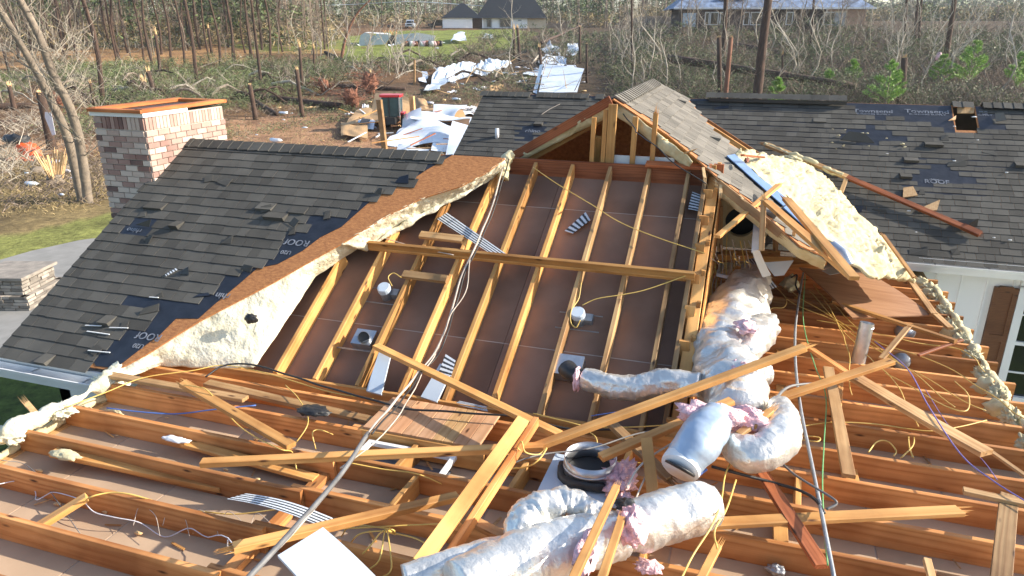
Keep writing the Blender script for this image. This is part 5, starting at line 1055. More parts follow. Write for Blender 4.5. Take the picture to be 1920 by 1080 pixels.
def brush(name, polys, n, mat_t, mat_l, h0, h1, tw, lf, label, seed, lw=.02, ll=.16, sub=1., spread=.9):
    rg = random.Random(seed); A = MB(); B = MB(); xs = [x for P in polys for x, y in P]; ys = [y for P in polys for x, y in P]; c = 0
    while c < n:
        px = rg.uniform(min(xs), max(xs)); py = rg.uniform(min(ys), max(ys))
        if not any(inpoly(px, py, P) for P in polys): continue
        c += 1; p = G(px, py); h = rg.uniform(h0, h1)*(.6+.8*(noise.noise(p*.12)*.5+.5)); tn = rg.random()*.7+.15; dm = max(1., p.length/60)
        for k in range(tw):
            a = rg.uniform(0, 6.28); d = V3((math.cos(a)*spread, math.sin(a)*spread, rg.uniform(.25, 1.2))).normalized(); q = p+V3((rg.gauss(0, .5), rg.gauss(0, .5), rg.uniform(-.1, h*.35))); L = h*rg.uniform(.4, .9)
            e1 = q+d*L*.5+V3((0, 0, .08*L)); e2 = q+d*L+V3((rg.gauss(0, .12), rg.gauss(0, .12), rg.gauss(0, .1)))*L; s_ = d.cross(V3((rg.gauss(0, 1), rg.gauss(0, 1), rg.gauss(0, 1)))).normalized()*rg.uniform(.006, .02)*dm; s2 = d.cross(s_).normalized()*s_.length
            A.add([q-s_, q+s_, q+s2*1.6, e1-s_*.7, e1+s_*.7, e1+s2, e2], [(0, 1, 4, 3), (1, 2, 5, 4), (2, 0, 3, 5), (3, 4, 6), (4, 5, 6), (5, 3, 6)], tn+rg.uniform(-.2, .2))
        g = noise.noise(p*.09+V3((3, 3, 0)))
        if lf and g > -.25+.0*c:
            for m_ in range(max(1, lf//14)):
                cc = p+V3((rg.gauss(0, .6), rg.gauss(0, .6), rg.uniform(.1, h*.8))); clump(B, cc, .24, 14, ll*rg.uniform(.7, 1.4)*dm, rg, lw*dm, tn*.6+rg.uniform(0, .4))
    if A.v: obj(name, A, M[mat_t], label=None, kind='stuff')
    if B.v: obj(name+'_foliage' if A.v else name, B, M[mat_l], kind='stuff')
# standing pines at left (bases read off the photo)
PB = [(193, 197), (152, 128), (220, 118), (226, 116), (287, 127), (270, 118), (303, 103), (320, 108), (347, 127), (370, 160), (375, 93), (393, 113), (413, 130), (437, 117), (441, 117), (460, 100), (470, 110), (474, 112), (490, 165), (507, 107), (62, 118), (35, 110), (124, 120), (240, 100), (530, 98), (18, 135)]
for i, (px, py) in enumerate(PB):
    p = G(px, py); tree('pine', i % 3, p, r4.uniform(0, 6), r4.uniform(.8, 1.05) if i else 1.15, 'tall reddish pine rising just right of the two leaning grey trees' if i == 0 else 'slim straight pine standing in the woods behind the chimney', None if i == 0 else 'slim pines behind the chimney')
for i in range(34):
    px = r4.uniform(-40, 620); py = r4.uniform(78, 98); tree(('pine', 'bare')[i % 3 == 1], i % 3 if i % 3 != 1 else i % 2, G(px, py), r4.uniform(0, 6), r4.uniform(.8, 1.15), 'distant slim tree in the wood line at upper left', 'distant trees at upper left')
# big leaning trunks at left
def leaner(pts, w0, w1, label, seed):
    p0 = G(*pts[0]); f0 = p0.dot(FW); P = [p0-V3((0, 0, .3))]
    for i, (x, y) in enumerate(pts): d = ray(x, y); P.append(d*((f0-.25*i)/d.dot(FW)))
    d = P[-1]-P[-2]; P.append(P[-1]+d*1.2); dep = p0.length; c = spline(P, 8); n = len(c); e = empty('leaning_tree', p0, label, 'tree'); mb = MB(); mb.tube(c, [lerp(w0, w1, i/n)*dep/F*.5 for i in range(n)], 12, wr=.10, ws=2.5, seed=seed); obj('trunk', mb, M['greybark'], e, True)
    rg = random.Random(seed); cr = MB()
    for k in range(20):
        i = rg.randint(int(n*.25), n-2); a = rg.choice((-1, 1)); branches(cr, c[i], (RT*a*rg.uniform(.4, 1)+FW*rg.uniform(-.5, .5)+V3((0, 0, rg.uniform(.2, .9)))).normalized(), rg.uniform(1.0, 2.4), .02, 2, rg, .3)
    obj('crown', cr, M['paletwig'], e)
leaner([(154, 378), (127, 260), (100, 197), (73, 143), (43, 90), (0, 17)], 15, 7, 'left one of two leaning grey trees at the left edge', 3)
leaner([(166, 382), (150, 270), (130, 200), (100, 140), (73, 67), (38, 0)], 16, 8, 'right one of two leaning grey trees, closest to the chimney', 8)
stump(98, 280, 173, 17, 'thick broken pine trunk with white cloth caught on it', 76, splinter=.18)
c0 = at(92, 245, -3.9); p = G(98, 280); f0 = p.dot(FW)-.6
cl = [ray(x, y)*(f0/ray(x, y).dot(FW)) for x, y in ((84, 210), (96, 212), (104, 252), (98, 254), (84, 220))]
slab('white_cloth', cl, -FW, .02, 'cloth', label='white cloth strip hanging on the thick broken trunk', cat='cloth')
stump(28, 208, 160, 9, 'broken trunk near the left edge with a pale split top', 17); stump(177, 198, 155, 6, 'thin short broken trunk left of the reddish pine', 169); stump(293, 187, 133, 9, 'broken trunk right behind the chimney top', 277); stump(302, 147, 64, 6, 'slim broken pine with a pale torn tip behind the chimney', 292)
stump(268, 175, 152, 13, 'short stout splintered stump behind the chimney', splinter=1.6); stump(480, 226, 158, 9, 'upright broken trunk standing alone on the dirt right of the chimney', 468, splinter=.1); stump(567, 220, 130, 8, 'taller broken trunk near the log right of the chimney', 556, splinter=.2)
stump(567, 172, 88, 6, 'broken trunk behind the taller one, pale at its tip', 562); stump(590, 153, 90, 4, 'narrow broken trunk with a long white sliver', 588, splinter=.6); stump(397, 100, 52, 5, 'far slim broken trunk in the left wood', 390)
# shattered white stump
p = G(105, 345); e = empty('shattered_stump', p, 'shattered pale stump in the yard at left', 'stump'); mb = MB(); mb.tube([p-V3((0, 0, .1)), p+V3((0, 0, .35))], [.38, .26], 12, wr=.3); obj('base', mb, M['greybark'], e, True)
mb = MB()
for k in range(26):
    a = r4.uniform(0, 6.28); q = p+V3((math.cos(a), math.sin(a), 0))*r4.uniform(.05, .3)+V3((0, 0, .2)); d = V3((math.cos(a)*.35, math.sin(a)*.35, 1)).normalized(); mb.bar(q, q+d*r4.uniform(.4, 1.25), r4.uniform(.03, .09), .02, wd=(r4.uniform(-1, 1), r4.uniform(-1, 1), 0))
obj('splinters', mb, M['split'], e)
# fallen logs
def log(p0, p1, w_, label, mat='bark', lift=.0, grp=None):
    a = G(*p0); b = G(*p1); dep = a.length; r = w_*.5*dep/F; a = a+V3((0, 0, r*.8+lift)); b = b+V3((0, 0, r*.7+lift*.6)); mb = MB(); mb.tube([a.lerp(b, t/8)+V3((0, 0, .1*noise.noise(V3((t*.7, p0[0], 0))))) for t in range(9)], [r*(1-.05*t) for t in range(9)], 10, wr=.12, ws=1.5); return obj('fallen_log', mb, M[mat], None, True, label=label, cat='log', group=grp)
log((445, 186), (640, 205), 15, 'dark fallen log right of the chimney behind the two upright trunks'); log((470, 160), (760, 172), 10, 'long dark fallen log across the clearing centre left'); log((480, 195), (520, 218), 9, 'short log lying askew beside the lone upright trunk')
log((200, 190), (330, 186), 10, 'dark fallen log behind the chimney'); log((-20, 208), (60, 204), 12, 'dark fallen log at the left edge'); log((0, 238), (46, 232), 10, 'short dark fallen log lower at the left edge')
log((60, 330), (140, 322), 13, 'pale log running left from the shattered stump', 'greybark'); log((610, 100), (700, 140), 5, 'thin fallen log left of the white collapsed shed')
log((1250, 150), (1600, 192), 15, 'very long dark fallen log behind the rear roof ridge', lift=1.5); log((1380, 100), (1560, 128), 9, 'fallen log deep in the brush at upper right', lift=.6)
log((1015, 100), (1090, 55), 6, 'slanting dark fallen trunk propped on a broken one above the metal sheets', lift=1.2)
for i, (a, b) in enumerate((((600, 152), (650, 148)), ((330, 238), (360, 230)), ((570, 205), (600, 202)))): log(a, b, 4, ('small pale branch lying behind the root ball', 'small pale board like branch right of the chimney', 'small pale branch beside the dark log')[i], 'split')
# right side trunks
stump(1350, 200, 70, 9, 'left of two close broken trunks behind the rear roof ridge', 1348, splinter=.05); stump(1358, 205, 70, 9, 'right reddish split trunk of the two behind the rear roof ridge', 1371, 'root' if False else 'redbark', splinter=.1)
stump(1688, 200, 108, 13, 'stout broken trunk with an orange split top behind the bright young pine', 1696, splinter=.25)
stump(1467, 175, 102, 4, 'thin pale broken sapling in the brush', splinter=.5); stump(965, 112, 55, 6, 'left of two broken trunks in front of the white house', 963); stump(975, 115, 52, 6, 'right of two broken trunks in front of the white house', 970, splinter=.3)
stump(1087, 120, 50, 5, 'broken trunk holding the slanting fallen one', splinter=.1); stump(1100, 156, 82, 5, 'broken trunk right of the torn metal sheets', splinter=.1); stump(1015, 130, 88, 6, 'reddish broken trunk with pale tip left of the metal sheets', 1011, splinter=.5); stump(696, 178, 135, 6, 'low broken trunk beside the root ball', 694)
def bigtrunk(px, py, wpx, label, tx):
    p = G(px, py); d = ray(tx, 0); f0 = p.dot(FW); q = d*(f0/d.dot(FW)); r = wpx*.5*p.length/F; e = empty('pine_tree', p, label, 'tree'); D = (q-p); mb = MB(); P = [p-V3((0, 0, .3))]+[p+D*t/6 for t in range(1, 14)]; mb.tube(P, [r*(1.1-.045*i) for i in range(14)], 10, wr=.14, ws=1.6, seed=px); obj('trunk', mb, M['bark'], e, True)
    cr = MB(); rg = random.Random(px)
    for k in range(22): branches(cr, P[rg.randint(2, 13)], V3((rg.uniform(-1, 1), rg.uniform(-1, 1), rg.uniform(-.2, .5))).normalized(), rg.uniform(.6, 2.2), .025, 1, rg)
    obj('crown', cr, M['twig'], e)
bigtrunk(1416, 212, 15, 'thickest standing pine trunk behind the rear roof ridge', 1440); bigtrunk(1355, 140, 8, 'tall trunk rising in front of the brown house', 1361); bigtrunk(1186, 150, 4, 'thin tall trunk right of the white house', 1184)
bigtrunk(1770, 130, 8, 'tall dark trunk at upper right leaning right', 1790); bigtrunk(1520, 90, 4, 'slim trunk in front of the right half of the brown house', 1526); bigtrunk(1694, 90, 5, 'left of three slim dark trunks against the pale sky', 1700); bigtrunk(1714, 92, 5, 'middle of three slim dark trunks against the pale sky', 1721); bigtrunk(1721, 90, 4, 'right of three slim dark trunks against the pale sky', 1728)
# bare saplings in the thicket
for i in range(150):
    px = r4.uniform(560, 1940); py = r4.uniform(72, 186)
    if px < 1010 and (py < 110 or py > 150): py = r4.uniform(112, 150)
    if 640 < px < 900 and py < 118: continue
    if 780 < px < 1130 and py > 135: continue
    if 820 < px < 1035 and r4.random() < .8: continue
    tree('sap', i % 4, G(px, py), r4.uniform(0, 6), r4.uniform(.6, 1.25), 'thin bare sapling in the tangled brush behind the house', 'bare saplings in the brush')
for i in range(30):
    qx = r4.uniform(1130, 1940); tree('bare', i % 3, G(qx, r4.uniform(60, 120)), r4.uniform(0, 6), r4.uniform(.4, .8)*(.5 if qx > 1600 else 1), 'bare grey tree standing in the brush at upper right', 'bare trees at upper right')
for i, (px, py) in enumerate(((20, 150), (60, 190), (8, 200), (130, 150), (600, 130), (615, 118))):
    tree('bare', i % 3, G(px, py), r4.uniform(0, 6), .6, ('bare tree behind the broken trunk at the left edge', 'bare crooked tree left of the thick broken trunk', 'bare tree at the very left edge', 'bare tree between the leaning trees and the reddish pine', 'left bare tree beside the green field', 'right bare tree beside the green field')[i], 'bare trees at the clearing edge')
brush('undergrowth', [[(-40, 60), (640, 60), (640, 84), (460, 92), (-40, 100)]], 260, 'paletwig', 'leaf', .7, 2.4, 10, 56, None, 71)
for i in range(46):
    tree('bare', i % 3, G(r4.uniform(-30, 630), r4.uniform(72, 112)), r4.uniform(0, 6), r4.uniform(.45, .85), 'bare grey tree in the wood line behind the chimney', 'bare trees behind the chimney')
# bent tree in front of field
P = [G(640, 112)]; f0 = P[0].dot(FW)
for x, y in ((646, 80), (656, 50), (672, 22), (694, 0), (705, -12)): d = ray(x, y); P.append(d*(f0/d.dot(FW)))
mb = MB(); mb.tube(spline(P, 6), [.22-.005*i for i in range(len(spline(P, 6)))], 8); obj('bent_tree', mb, M['redbark'], None, True, label='bent reddish trunk arching right at the edge of the green field', cat='tree')
# young bright pines
def youngpine(px, py, h, label, seed):
    p = G(px, py); e = empty('young_pine', p, label, 'pine tree'); rg = random.Random(seed); mb = MB(); mb.tube([p, p+V3((0, 0, h))], [.05*h/3, .01], 6); obj('trunk', mb, M['greybark'], e); cr = MB()
    for k in range(int(16+h*7)):
        t = rg.uniform(.12, 1); a = rg.uniform(0, 6.28); L = h*.42*(1.08-t); b = p+V3((0, 0, h*t*.96)); q = b+V3((math.cos(a)*L, math.sin(a)*L, L*.55)); cr.tube([b, q], [.012, .006], 3, caps=False)
        for m_ in range(6):
            c_ = b.lerp(q, .35+.65*m_/5)
            for z in range(16): d = ((q-b).normalized()*.9+V3((rg.gauss(0, .6), rg.gauss(0, .6), rg.gauss(0, .6)))).normalized(); s_ = d.cross(V3((rg.gauss(0, 1), rg.gauss(0, 1), 1))).normalized()*.024; cr.add([c_-s_, c_+s_, c_+d*.26], [(0, 1, 2)], rg.random())
    for z in range(60): d = V3((rg.gauss(0, .4), rg.gauss(0, .4), 1)).normalized(); c_ = p+V3((0, 0, h*.9)); s_ = d.cross(V3((1, rg.gauss(0, 1), 0))).normalized()*.011; cr.add([c_-s_, c_+s_, c_+d*.4], [(0, 1, 2)], rg.random())
    obj('crown', cr, M['needle'], e)
youngpine(1657, 212, 3.6, 'brightest and largest young pine behind the rear roof ridge', 1); youngpine(1452, 205, 2.1, 'small bright young pine right of the thickest trunk', 2); youngpine(1812, 170, 3.9, 'tall soft green young pine near the right edge', 3); youngpine(1900, 180, 3.2, 'young pine at the right edge behind the roof', 4); youngpine(1548, 180, 1.9, 'small dull green young pine behind the long fallen log', 5); youngpine(1595, 160, 2.0, 'small young pine left of the brightest one, farther back', 6)
youngpine(1760, 165, 2.6, 'young pine between the stout broken trunk and the tall soft green one', 7)
# --- brush and fallen foliage
brush('thicket', [[(900, 70), (1010, 62), (1150, 66), (1260, 58), (1420, 58), (1600, 56), (1700, 66), (1960, 66), (1960, 215), (1240, 205), (1150, 165), (1130, 145), (1010, 110), (880, 130), (560, 160), (470, 128), (640, 122), (760, 122), (860, 104)]], 2300, 'twig', 'leaf', .8, 2.8, 10, 70, None, 31)
brush('fallen_foliage', [[(110, 122), (420, 118), (560, 128), (640, 125), (660, 155), (560, 190), (440, 205), (280, 214), (190, 204), (110, 198)], [(-20, 145), (60, 150), (60, 200), (-20, 200)]], 620, 'twig', 'deadgreen', .4, 1.7, 9, 84, None, 37, .016, .26)
brush('fallen_foliage', [[(920, 140), (1010, 150), (1010, 185), (860, 188), (880, 160)], [(1130, 130), (1300, 120), (1300, 210), (1150, 190)], [(120, 225), (190, 225), (190, 265), (90, 262)]], 130, 'twig', 'deadgreen', .5, 1.3, 14, 56, None, 41, .016, .24)
brush('twig_litter', [[(-20, 205), (430, 205), (480, 260), (430, 290), (190, 290), (-20, 292)], [(-20, 300), (230, 290), (200, 380), (-20, 400)], [(430, 190), (960, 175), (960, 240), (640, 225), (430, 260)]], 700, 'twig', 'leaf', .2, .8, 9, 0, None, 43, spread=1.6)
brush('bleached_branches', [[(0, 225), (90, 225), (90, 260), (0, 262)], [(0, 300), (60, 300), (70, 345), (0, 350)], [(120, 170), (200, 165), (200, 195), (120, 198)], [(640, 130), (690, 120), (690, 150), (640, 160)]], 70, 'paletwig', 'leaf', .8, 2.0, 10, 0, None, 47, spread=1.4)
brush('grass_tufts', [[(-20, 300), (230, 290), (215, 385), (110, 398), (0, 410), (-20, 412)], [(430, 240), (960, 215), (960, 300), (430, 300)], [(-20, 95), (460, 85), (460, 125), (-20, 135)]], 900, 'drygrass', 'leaf', .08, .35, 10, 0, None, 53)
for i in range(64):   # limbs and thin stems lying across the fallen crowns
    x = r4.uniform(-10, 1150); y = r4.uniform(128, 196) if x < 640 else r4.uniform(112, 160); L = r4.uniform(25, 110)
    a = G(x, y); q = G(x+L, y+r4.uniform(-14, 10)); mb = MB(); rr_ = r4.uniform(.05, .16); mb.tube([a.lerp(q, t/6)+V3((0, 0, .5+r4.uniform(-.12, .25)+.5*math.sin(t))) for t in range(7)], [rr_*(1-.1*t) for t in range(7)], 7, wr=.15)
    for k in range(7): branches(mb, a.lerp(q, r4.random())+V3((0, 0, .6)), V3((r4.uniform(-1, 1), r4.uniform(-1, 1), r4.uniform(.1, .9))).normalized(), r4.uniform(.6, 1.8), .03, 1, r4)
    obj('fallen_limb', mb, M[('bark', 'paletwig', 'greybark')[i % 3]], label=('dark', 'bleached', 'grey')[i % 3]+' fallen limb lying over the brush', cat='limb', group=('dark', 'bleached', 'grey')[i % 3]+' fallen limbs')
# far woods: one mass
def farwoods():
    rg = random.Random(61); A = MB(); B = MB(); Cn = MB()
    for i in range(1500):
        a = rg.uniform(-.72, .80); f = rg.uniform(185, 330) if a < .26 else rg.uniform(150, 330)
        if -.12 < a < .075 and f < 235: f = rg.uniform(240, 330)
        if .19 < a < .5 and f < 190: f = rg.uniform(200, 330)
        f = rg.uniform(112, 260) if a < -.25 else f; p = FW*f+RT*(a*f); p.z = terrain(p.x, p.y)-.3; h = rg.uniform(9, 17)*(1 if a < .42 else .24); r = rg.uniform(.08, .22); l = V3((rg.uniform(-.5, .5), rg.uniform(-.5, .5), h)); A.tube([p, p+l*.5, p+l], [r, r*.7, r*.25], 4, rg.random(), caps=False)
        for k in range(18):
            t = rg.uniform(.12, 1); b = p+l*t; d = V3((rg.gauss(0, 1), rg.gauss(0, 1), rg.uniform(0, 1.2))).normalized()*rg.uniform(1.2, 3.4)*(1.2-t*.6); s_ = V3((rg.gauss(0, 1), rg.gauss(0, 1), rg.gauss(0, 1))).normalized()*.07; A.add([b-s_, b+s_, b+d], [(0, 1, 2)], rg.random())
        if noise.noise(V3((a*9, f*.02, 0))) > -.05 or rg.random() < .2:
            for k in range(8): clump(B, p+l*rg.uniform(.12, .95)+V3((rg.gauss(0, 1.4), rg.gauss(0, 1.4), 0)), .8, 16, 1.0, rg, .16)
        for k in range(5): clump(Cn, p+V3((rg.gauss(0, 2.5), rg.gauss(0, 2.5), rg.uniform(.3, 3))), .7, 10, 1.1, rg, .10)
    obj('far_woods', A, M['twig'], kind='stuff'); obj('far_woods_foliage', B, M['leaf'], kind='stuff'); obj('far_underbrush', Cn, M['drygrass'], kind='stuff')
farwoods()
def hillwoods():   # hazy wooded hill at the far right
    rg = random.Random(67); B = MB(); A = MB()
    for i in range(900):
        a = rg.uniform(.30, .85); f = rg.uniform(340, 700); p = FW*f+RT*(a*f); p.z = terrain(p.x, p.y)-1; h = rg.uniform(6, 12); A.tube([p, p+V3((0, 0, h))], [.3, .1], 3, caps=False)
        for k in range(6): clump(B, p+V3((rg.gauss(0, 2.2), rg.gauss(0, 2.2), h*rg.uniform(.25, 1.05))), 1.6, 12, 2.2, rg, .5)
    obj('hill_woods', B, M['leaf'], kind='stuff'); obj('hill_woods_trunks', A, M['twig'], kind='stuff')
hillwoods()
# --- torn metal roofing
GM = 'torn metal roofing sheets'
def metal(cs, label, ribs=14, amp=.09, cr=.25, h=.35, seed=0, mat='metalsheet', h4=None):
    cr *= 1.0; P = [G(x, y) for x, y in cs]; hh = h4 or (h*.4, h*.4, h, h); c = [P[i]+V3((0, 0, hh[i])) for i in range(4)]; mb = MB(); nu, nv = ribs*4, 12; n = (c[1]-c[0]).cross(c[3]-c[0]).normalized(); n = n if n.z > 0 else -n
    def fn(i, j):
        p = c[0].lerp(c[1], i).lerp(c[3].lerp(c[2], i), j); rib = amp*.45*(1 if (i*ribs) % 1 > .8 else 0); return p+n*rib+n*cr*noise.noise(p*.55+V3((seed, 0, 0)))+V3((noise.noise(p*.35+V3((seed, 0, 0))), noise.noise(p*.35+V3((0, seed, 4))), 0))*cr*.8
    mb.grid(fn, nu, nv); top = list(mb.v); mb.add([V3(p)-n*.015 for p in top], [tuple(reversed(f)) for f in mb.f]); return obj('metal_roofing_sheet', mb, M[mat], label=label, cat='metal sheet', group=GM)
def ribbon(lo, hi, label, ribs=40, cr=.15, seed=0):
    """long buckled sheet between a lower and an upper edge, each (px, py, height)"""
    A = spline([G(x, y)+V3((0, 0, h)) for x, y, h in lo], 8); B = spline([G(x, y)+V3((0, 0, h)) for x, y, h in hi], 8); A = resample(A, ribs*4); B = resample(B, ribs*4); mb = MB(); n = V3((0, -.7, .7))
    mb.grid(lambda i, j: A[int(round(i*ribs*4))].lerp(B[int(round(i*ribs*4))], j)+n*(.06*(1 if (i*ribs) % 1 > .7 else 0)+cr*noise.noise(V3((i*9+seed, j*2, 0)))+.35*math.sin(j*3.1)), ribs*4, 8)
    top = list(mb.v); mb.add([V3(p)+V3((0, .02, -.02)) for p in top], [tuple(reversed(f)) for f in mb.f]); return obj('metal_roofing_sheet', mb, M['metalsheet'], label=label, cat='metal sheet', group=GM)
ribbon([(806, 168, .1), (830, 160, .1), (860, 152, .1), (885, 146, .2)], [(820, 142, .7), (850, 138, .9), (875, 132, .9), (893, 132, .7)], 'long buckled ribbed sheet in the debris row behind the rear roof', 30, .3, 1)
ribbon([(886, 146, .2), (910, 143, .1), (935, 134, .2), (960, 126, .3)], [(896, 132, .7), (918, 126, .9), (940, 124, .6), (956, 122, .4)], 'right part of the long buckled sheet pointing to the trees', 22, .6, 3)
metal([(788, 180), (824, 178), (834, 160), (806, 160)], 'crumpled bottom corner of the long buckled sheet', 8, .06, .5, .5, 4); metal([(785, 160), (800, 160), (800, 148), (790, 146)], 'small pale metal scrap left of the long buckled sheet', 3, .03, .5, .6, 21)
metal([(1010, 178), (1082, 179), (1094, 160), (1020, 152)], 'ribbed metal sheet standing just behind the rear roof ridge', 15, .16, .05, 2.0, 5, h4=(.2, .2, 1.5, 1.6)); metal([(1000, 176), (1007, 178), (1018, 152), (1012, 150)], 'narrow bent metal edge left of the ribbed sheet', 3, .05, .1, .8, 6, h4=(.1, .1, 1.6, 1.4))
metal([(1012, 128), (1056, 132), (1060, 118), (1020, 114)], 'twisted metal sheet among broken trunks', 8, .08, .8, .6, 7); metal([(1014, 102), (1050, 110), (1046, 102), (1024, 92)], 'curled pale metal piece above the twisted sheet', 5, .06, .9, .8, 8); metal([(1062, 114), (1085, 110), (1082, 98), (1062, 98)], 'crumpled metal piece wrapped round the slanting trunk', 6, .06, 1.0, 1.2, 9); metal([(980, 146), (1038, 142), (1042, 134), (985, 138)], 'flat narrow metal sheet left of the stump', 8, .05, .4, .3, 10)
metal([(1060, 140), (1085, 140), (1080, 130), (1062, 132)], 'small metal sheet right of the orange splinters', 4, .05, .3, .4, 11); metal([(845, 84), (875, 82), (872, 74), (858, 74)], 'folded metal sheet on the field left of the white house', 6, .08, .5, 1.2, 12); metal([(905, 76), (925, 76), (922, 70), (908, 70)], 'small crumpled purple white sheet on the field', 4, .05, .5, .6, 13)
metal([(728, 276), (830, 280), (862, 262), (775, 250)], 'large white roofing sheet in front of the tan sheets', 16, .08, .5, .7, 14, h4=(.2, .2, .7, .9)); metal([(772, 256), (880, 252), (885, 236), (782, 240)], 'white roofing sheet lying behind the large one', 14, .08, .5, .7, 15, h4=(1.0, .7, .5, .8)); metal([(835, 298), (872, 300), (882, 270), (850, 268)], 'upright blue white sheet at the edge of the rear roof', 6, .06, .1, 1.2, 16, h4=(.1, .1, 1.0, 1.2))
metal([(806, 290), (836, 290), (845, 276), (812, 276)], 'small blue white sheet left of the upright one', 6, .05, .15, .4, 17); metal([(846, 232), (885, 224), (900, 208), (868, 212)], 'white torn sheets strewn toward the dirt', 10, .05, .5, .3, 18); metal([(664, 246), (700, 248), (710, 224), (676, 222)], 'white door like sheet with a window opening beside the wooden post', 2, .0, .15, .5, 19)
metal([(790, 246), (850, 240), (872, 228), (812, 226)], 'creased white sheet standing behind the white roofing sheets', 8, .05, .5, .9, 31); metal([(745, 262), (782, 262), (790, 244), (757, 244)], 'white peaked sheet right of the tall wooden post', 5, .04, .3, 1.1, 32, h4=(.2, .2, 1.3, .8)); metal([(738, 290), (800, 296), (806, 286), (748, 280)], 'low bluish sheet at the ridge of the left roof', 9, .05, .3, .3, 33)
slab('window_opening', [G(674, 246)+V3((0, 0, .42)), G(690, 247)+V3((0, 0, .40)), G(696, 239)+V3((0, 0, .48)), G(680, 238)+V3((0, 0, .5))], (0, 0, 1), .02, 'darkbox', label='dark square pane on the white door like sheet', cat='window')
for i, (cs, lab, h) in enumerate(((((640, 250), (715, 236), (728, 218), (670, 222)), 'tan board sheet behind the tall wooden post', .45), (((690, 240), (770, 236), (776, 222), (706, 206)), 'arched tan board sheet in front of the tractor', 1.05), (((776, 240), (880, 238), (868, 224), (790, 222)), 'tan board sheet right of the short post', .5), (((640, 262), (690, 268), (690, 244), (640, 240)), 'tan board sheet lying at the left of the pile', .25), (((786, 232), (812, 228), (800, 208), (778, 205)), 'tan board panel leaning behind the short post', .6))):
    P = [G(x, y) for x, y in cs]; hh = (.1, .1, h, h); c = [P[j]+V3((0, 0, hh[j]+.1)) for j in range(4)]; mb = MB(); mb.grid(lambda a, b: c[0].lerp(c[1], a).lerp(c[3].lerp(c[2], a), b)+V3((0, 0, .25*math.sin(a*3.1)*h+.12*noise.noise(V3((a*3, b*3, i))))), 14, 8); top = list(mb.v); mb.add([V3(p)-V3((0, 0, .02)) for p in top], [tuple(reversed(f)) for f in mb.f]); obj('tan_board_sheet', mb, M['osbpale'], label=lab, cat='board sheet', group='tan board sheets in the debris pile')
for i in range(26):
    p = G(r4.uniform(640, 870), r4.uniform(225, 290))+V3((0, 0, r4.uniform(.1, .7))); a = r4.uniform(0, 3.1); board('debris_lumber', p, p+V3((math.cos(a), math.sin(a), r4.uniform(-.15, .3)))*r4.uniform(.8, 2.6), .09, .04, None, ('wood', 'white', 'red', 'pale')[i % 4], label='%s stick of lumber in the debris pile behind the left roof' % ('yellow', 'white', 'reddish', 'pale')[i % 4], cat='lumber', group='%s sticks in the debris pile' % ('yellow', 'white', 'reddish', 'pale')[i % 4])
for i in range(60):
    q = r4.choice(((430, 200, 960, 240), (600, 185, 900, 215), (800, 120, 1100, 185), (1250, 120, 1600, 190), (430, 240, 640, 290), (1000, 90, 1100, 170), (0, 300, 180, 380))); p = G(r4.uniform(q[0], q[2]), r4.uniform(q[1], q[3]))+V3((0, 0, .15)); s_ = r4.uniform(.1, .4)
    lump('debris_scrap', p, (s_*2, s_, s_*.6), ('metalsheet', 'split', 'cloth')[i % 3], i, .6, seg=8, label=('bluish white scrap strewn on the ground behind the house', 'wood scrap strewn on the ground behind the house', 'cloth scrap strewn on the ground behind the house')[i % 3], cat='scrap', group=('bluish scraps on the ground', 'wood scraps on the ground', 'cloth scraps on the ground')[i % 3])
for i in range(40):
    x = r4.uniform(830, 1090); y = r4.uniform(135, 182); p = G(x, y)+V3((0, 0, r4.uniform(0, .8))); a = r4.uniform(0, 6.3); mb = MB(); mb.tube([p, p+V3((math.cos(a), math.sin(a), r4.uniform(0, .8)))*r4.uniform(1, 3)], [.04, .012], 4); obj('snapped_branch', mb, M[('split', 'twig')[i % 2]], label='%s snapped branch among the torn metal sheets' % ('pale', 'brown')[i % 2], cat='branch', group='%s snapped branches by the metal sheets' % ('pale', 'brown')[i % 2])
def post(x0, y0, x1, y1, w_, lab):
    p = G(x0, y0); d = ray(x1, y1); q = d*(p.dot(FW)/d.dot(FW)); board('wooden_post', p-V3((0, 0, .3)), q, w_, w_*.8, (1, 0, 0), 'pale', label=lab, cat='post')
post(722, 280, 711, 187, .26, 'taller square wooden post left of the red cab'); post(776, 232, 772, 180, .30, 'square wooden post right of the red cab'); post(777, 160, 777, 112, .16, 'thin brown post in front of the long wavy sheet')
# root balls
for i, (x, y, w_, lab) in enumerate(((660, 205, 1.7, 'clay red root ball left of the wooden post'), (694, 178, 2.0, 'larger clay red root ball farther back'), (607, 178, 1.5, 'tan earth root plate beside the long dark log'), (112, 205, .8, 'small reddish root ball between the leaning trees'))):
    p = G(x, y); e = empty('root_ball', p, lab, 'root ball'); lump('soil', p+V3((0, 0, w_*.45)), (w_*.6, w_*.5, w_*.7), 'root', i, .7, 3, parent=e); mb = MB(); rg = random.Random(i)
    for k in range(20): branches(mb, p+V3((0, 0, w_*.45)), V3((rg.gauss(0, 1), rg.gauss(0, 1), rg.gauss(0, .8))).normalized(), w_*rg.uniform(.5, .85), .045, 2, rg, .4, 0)
    obj('roots', mb, M['root'], e)
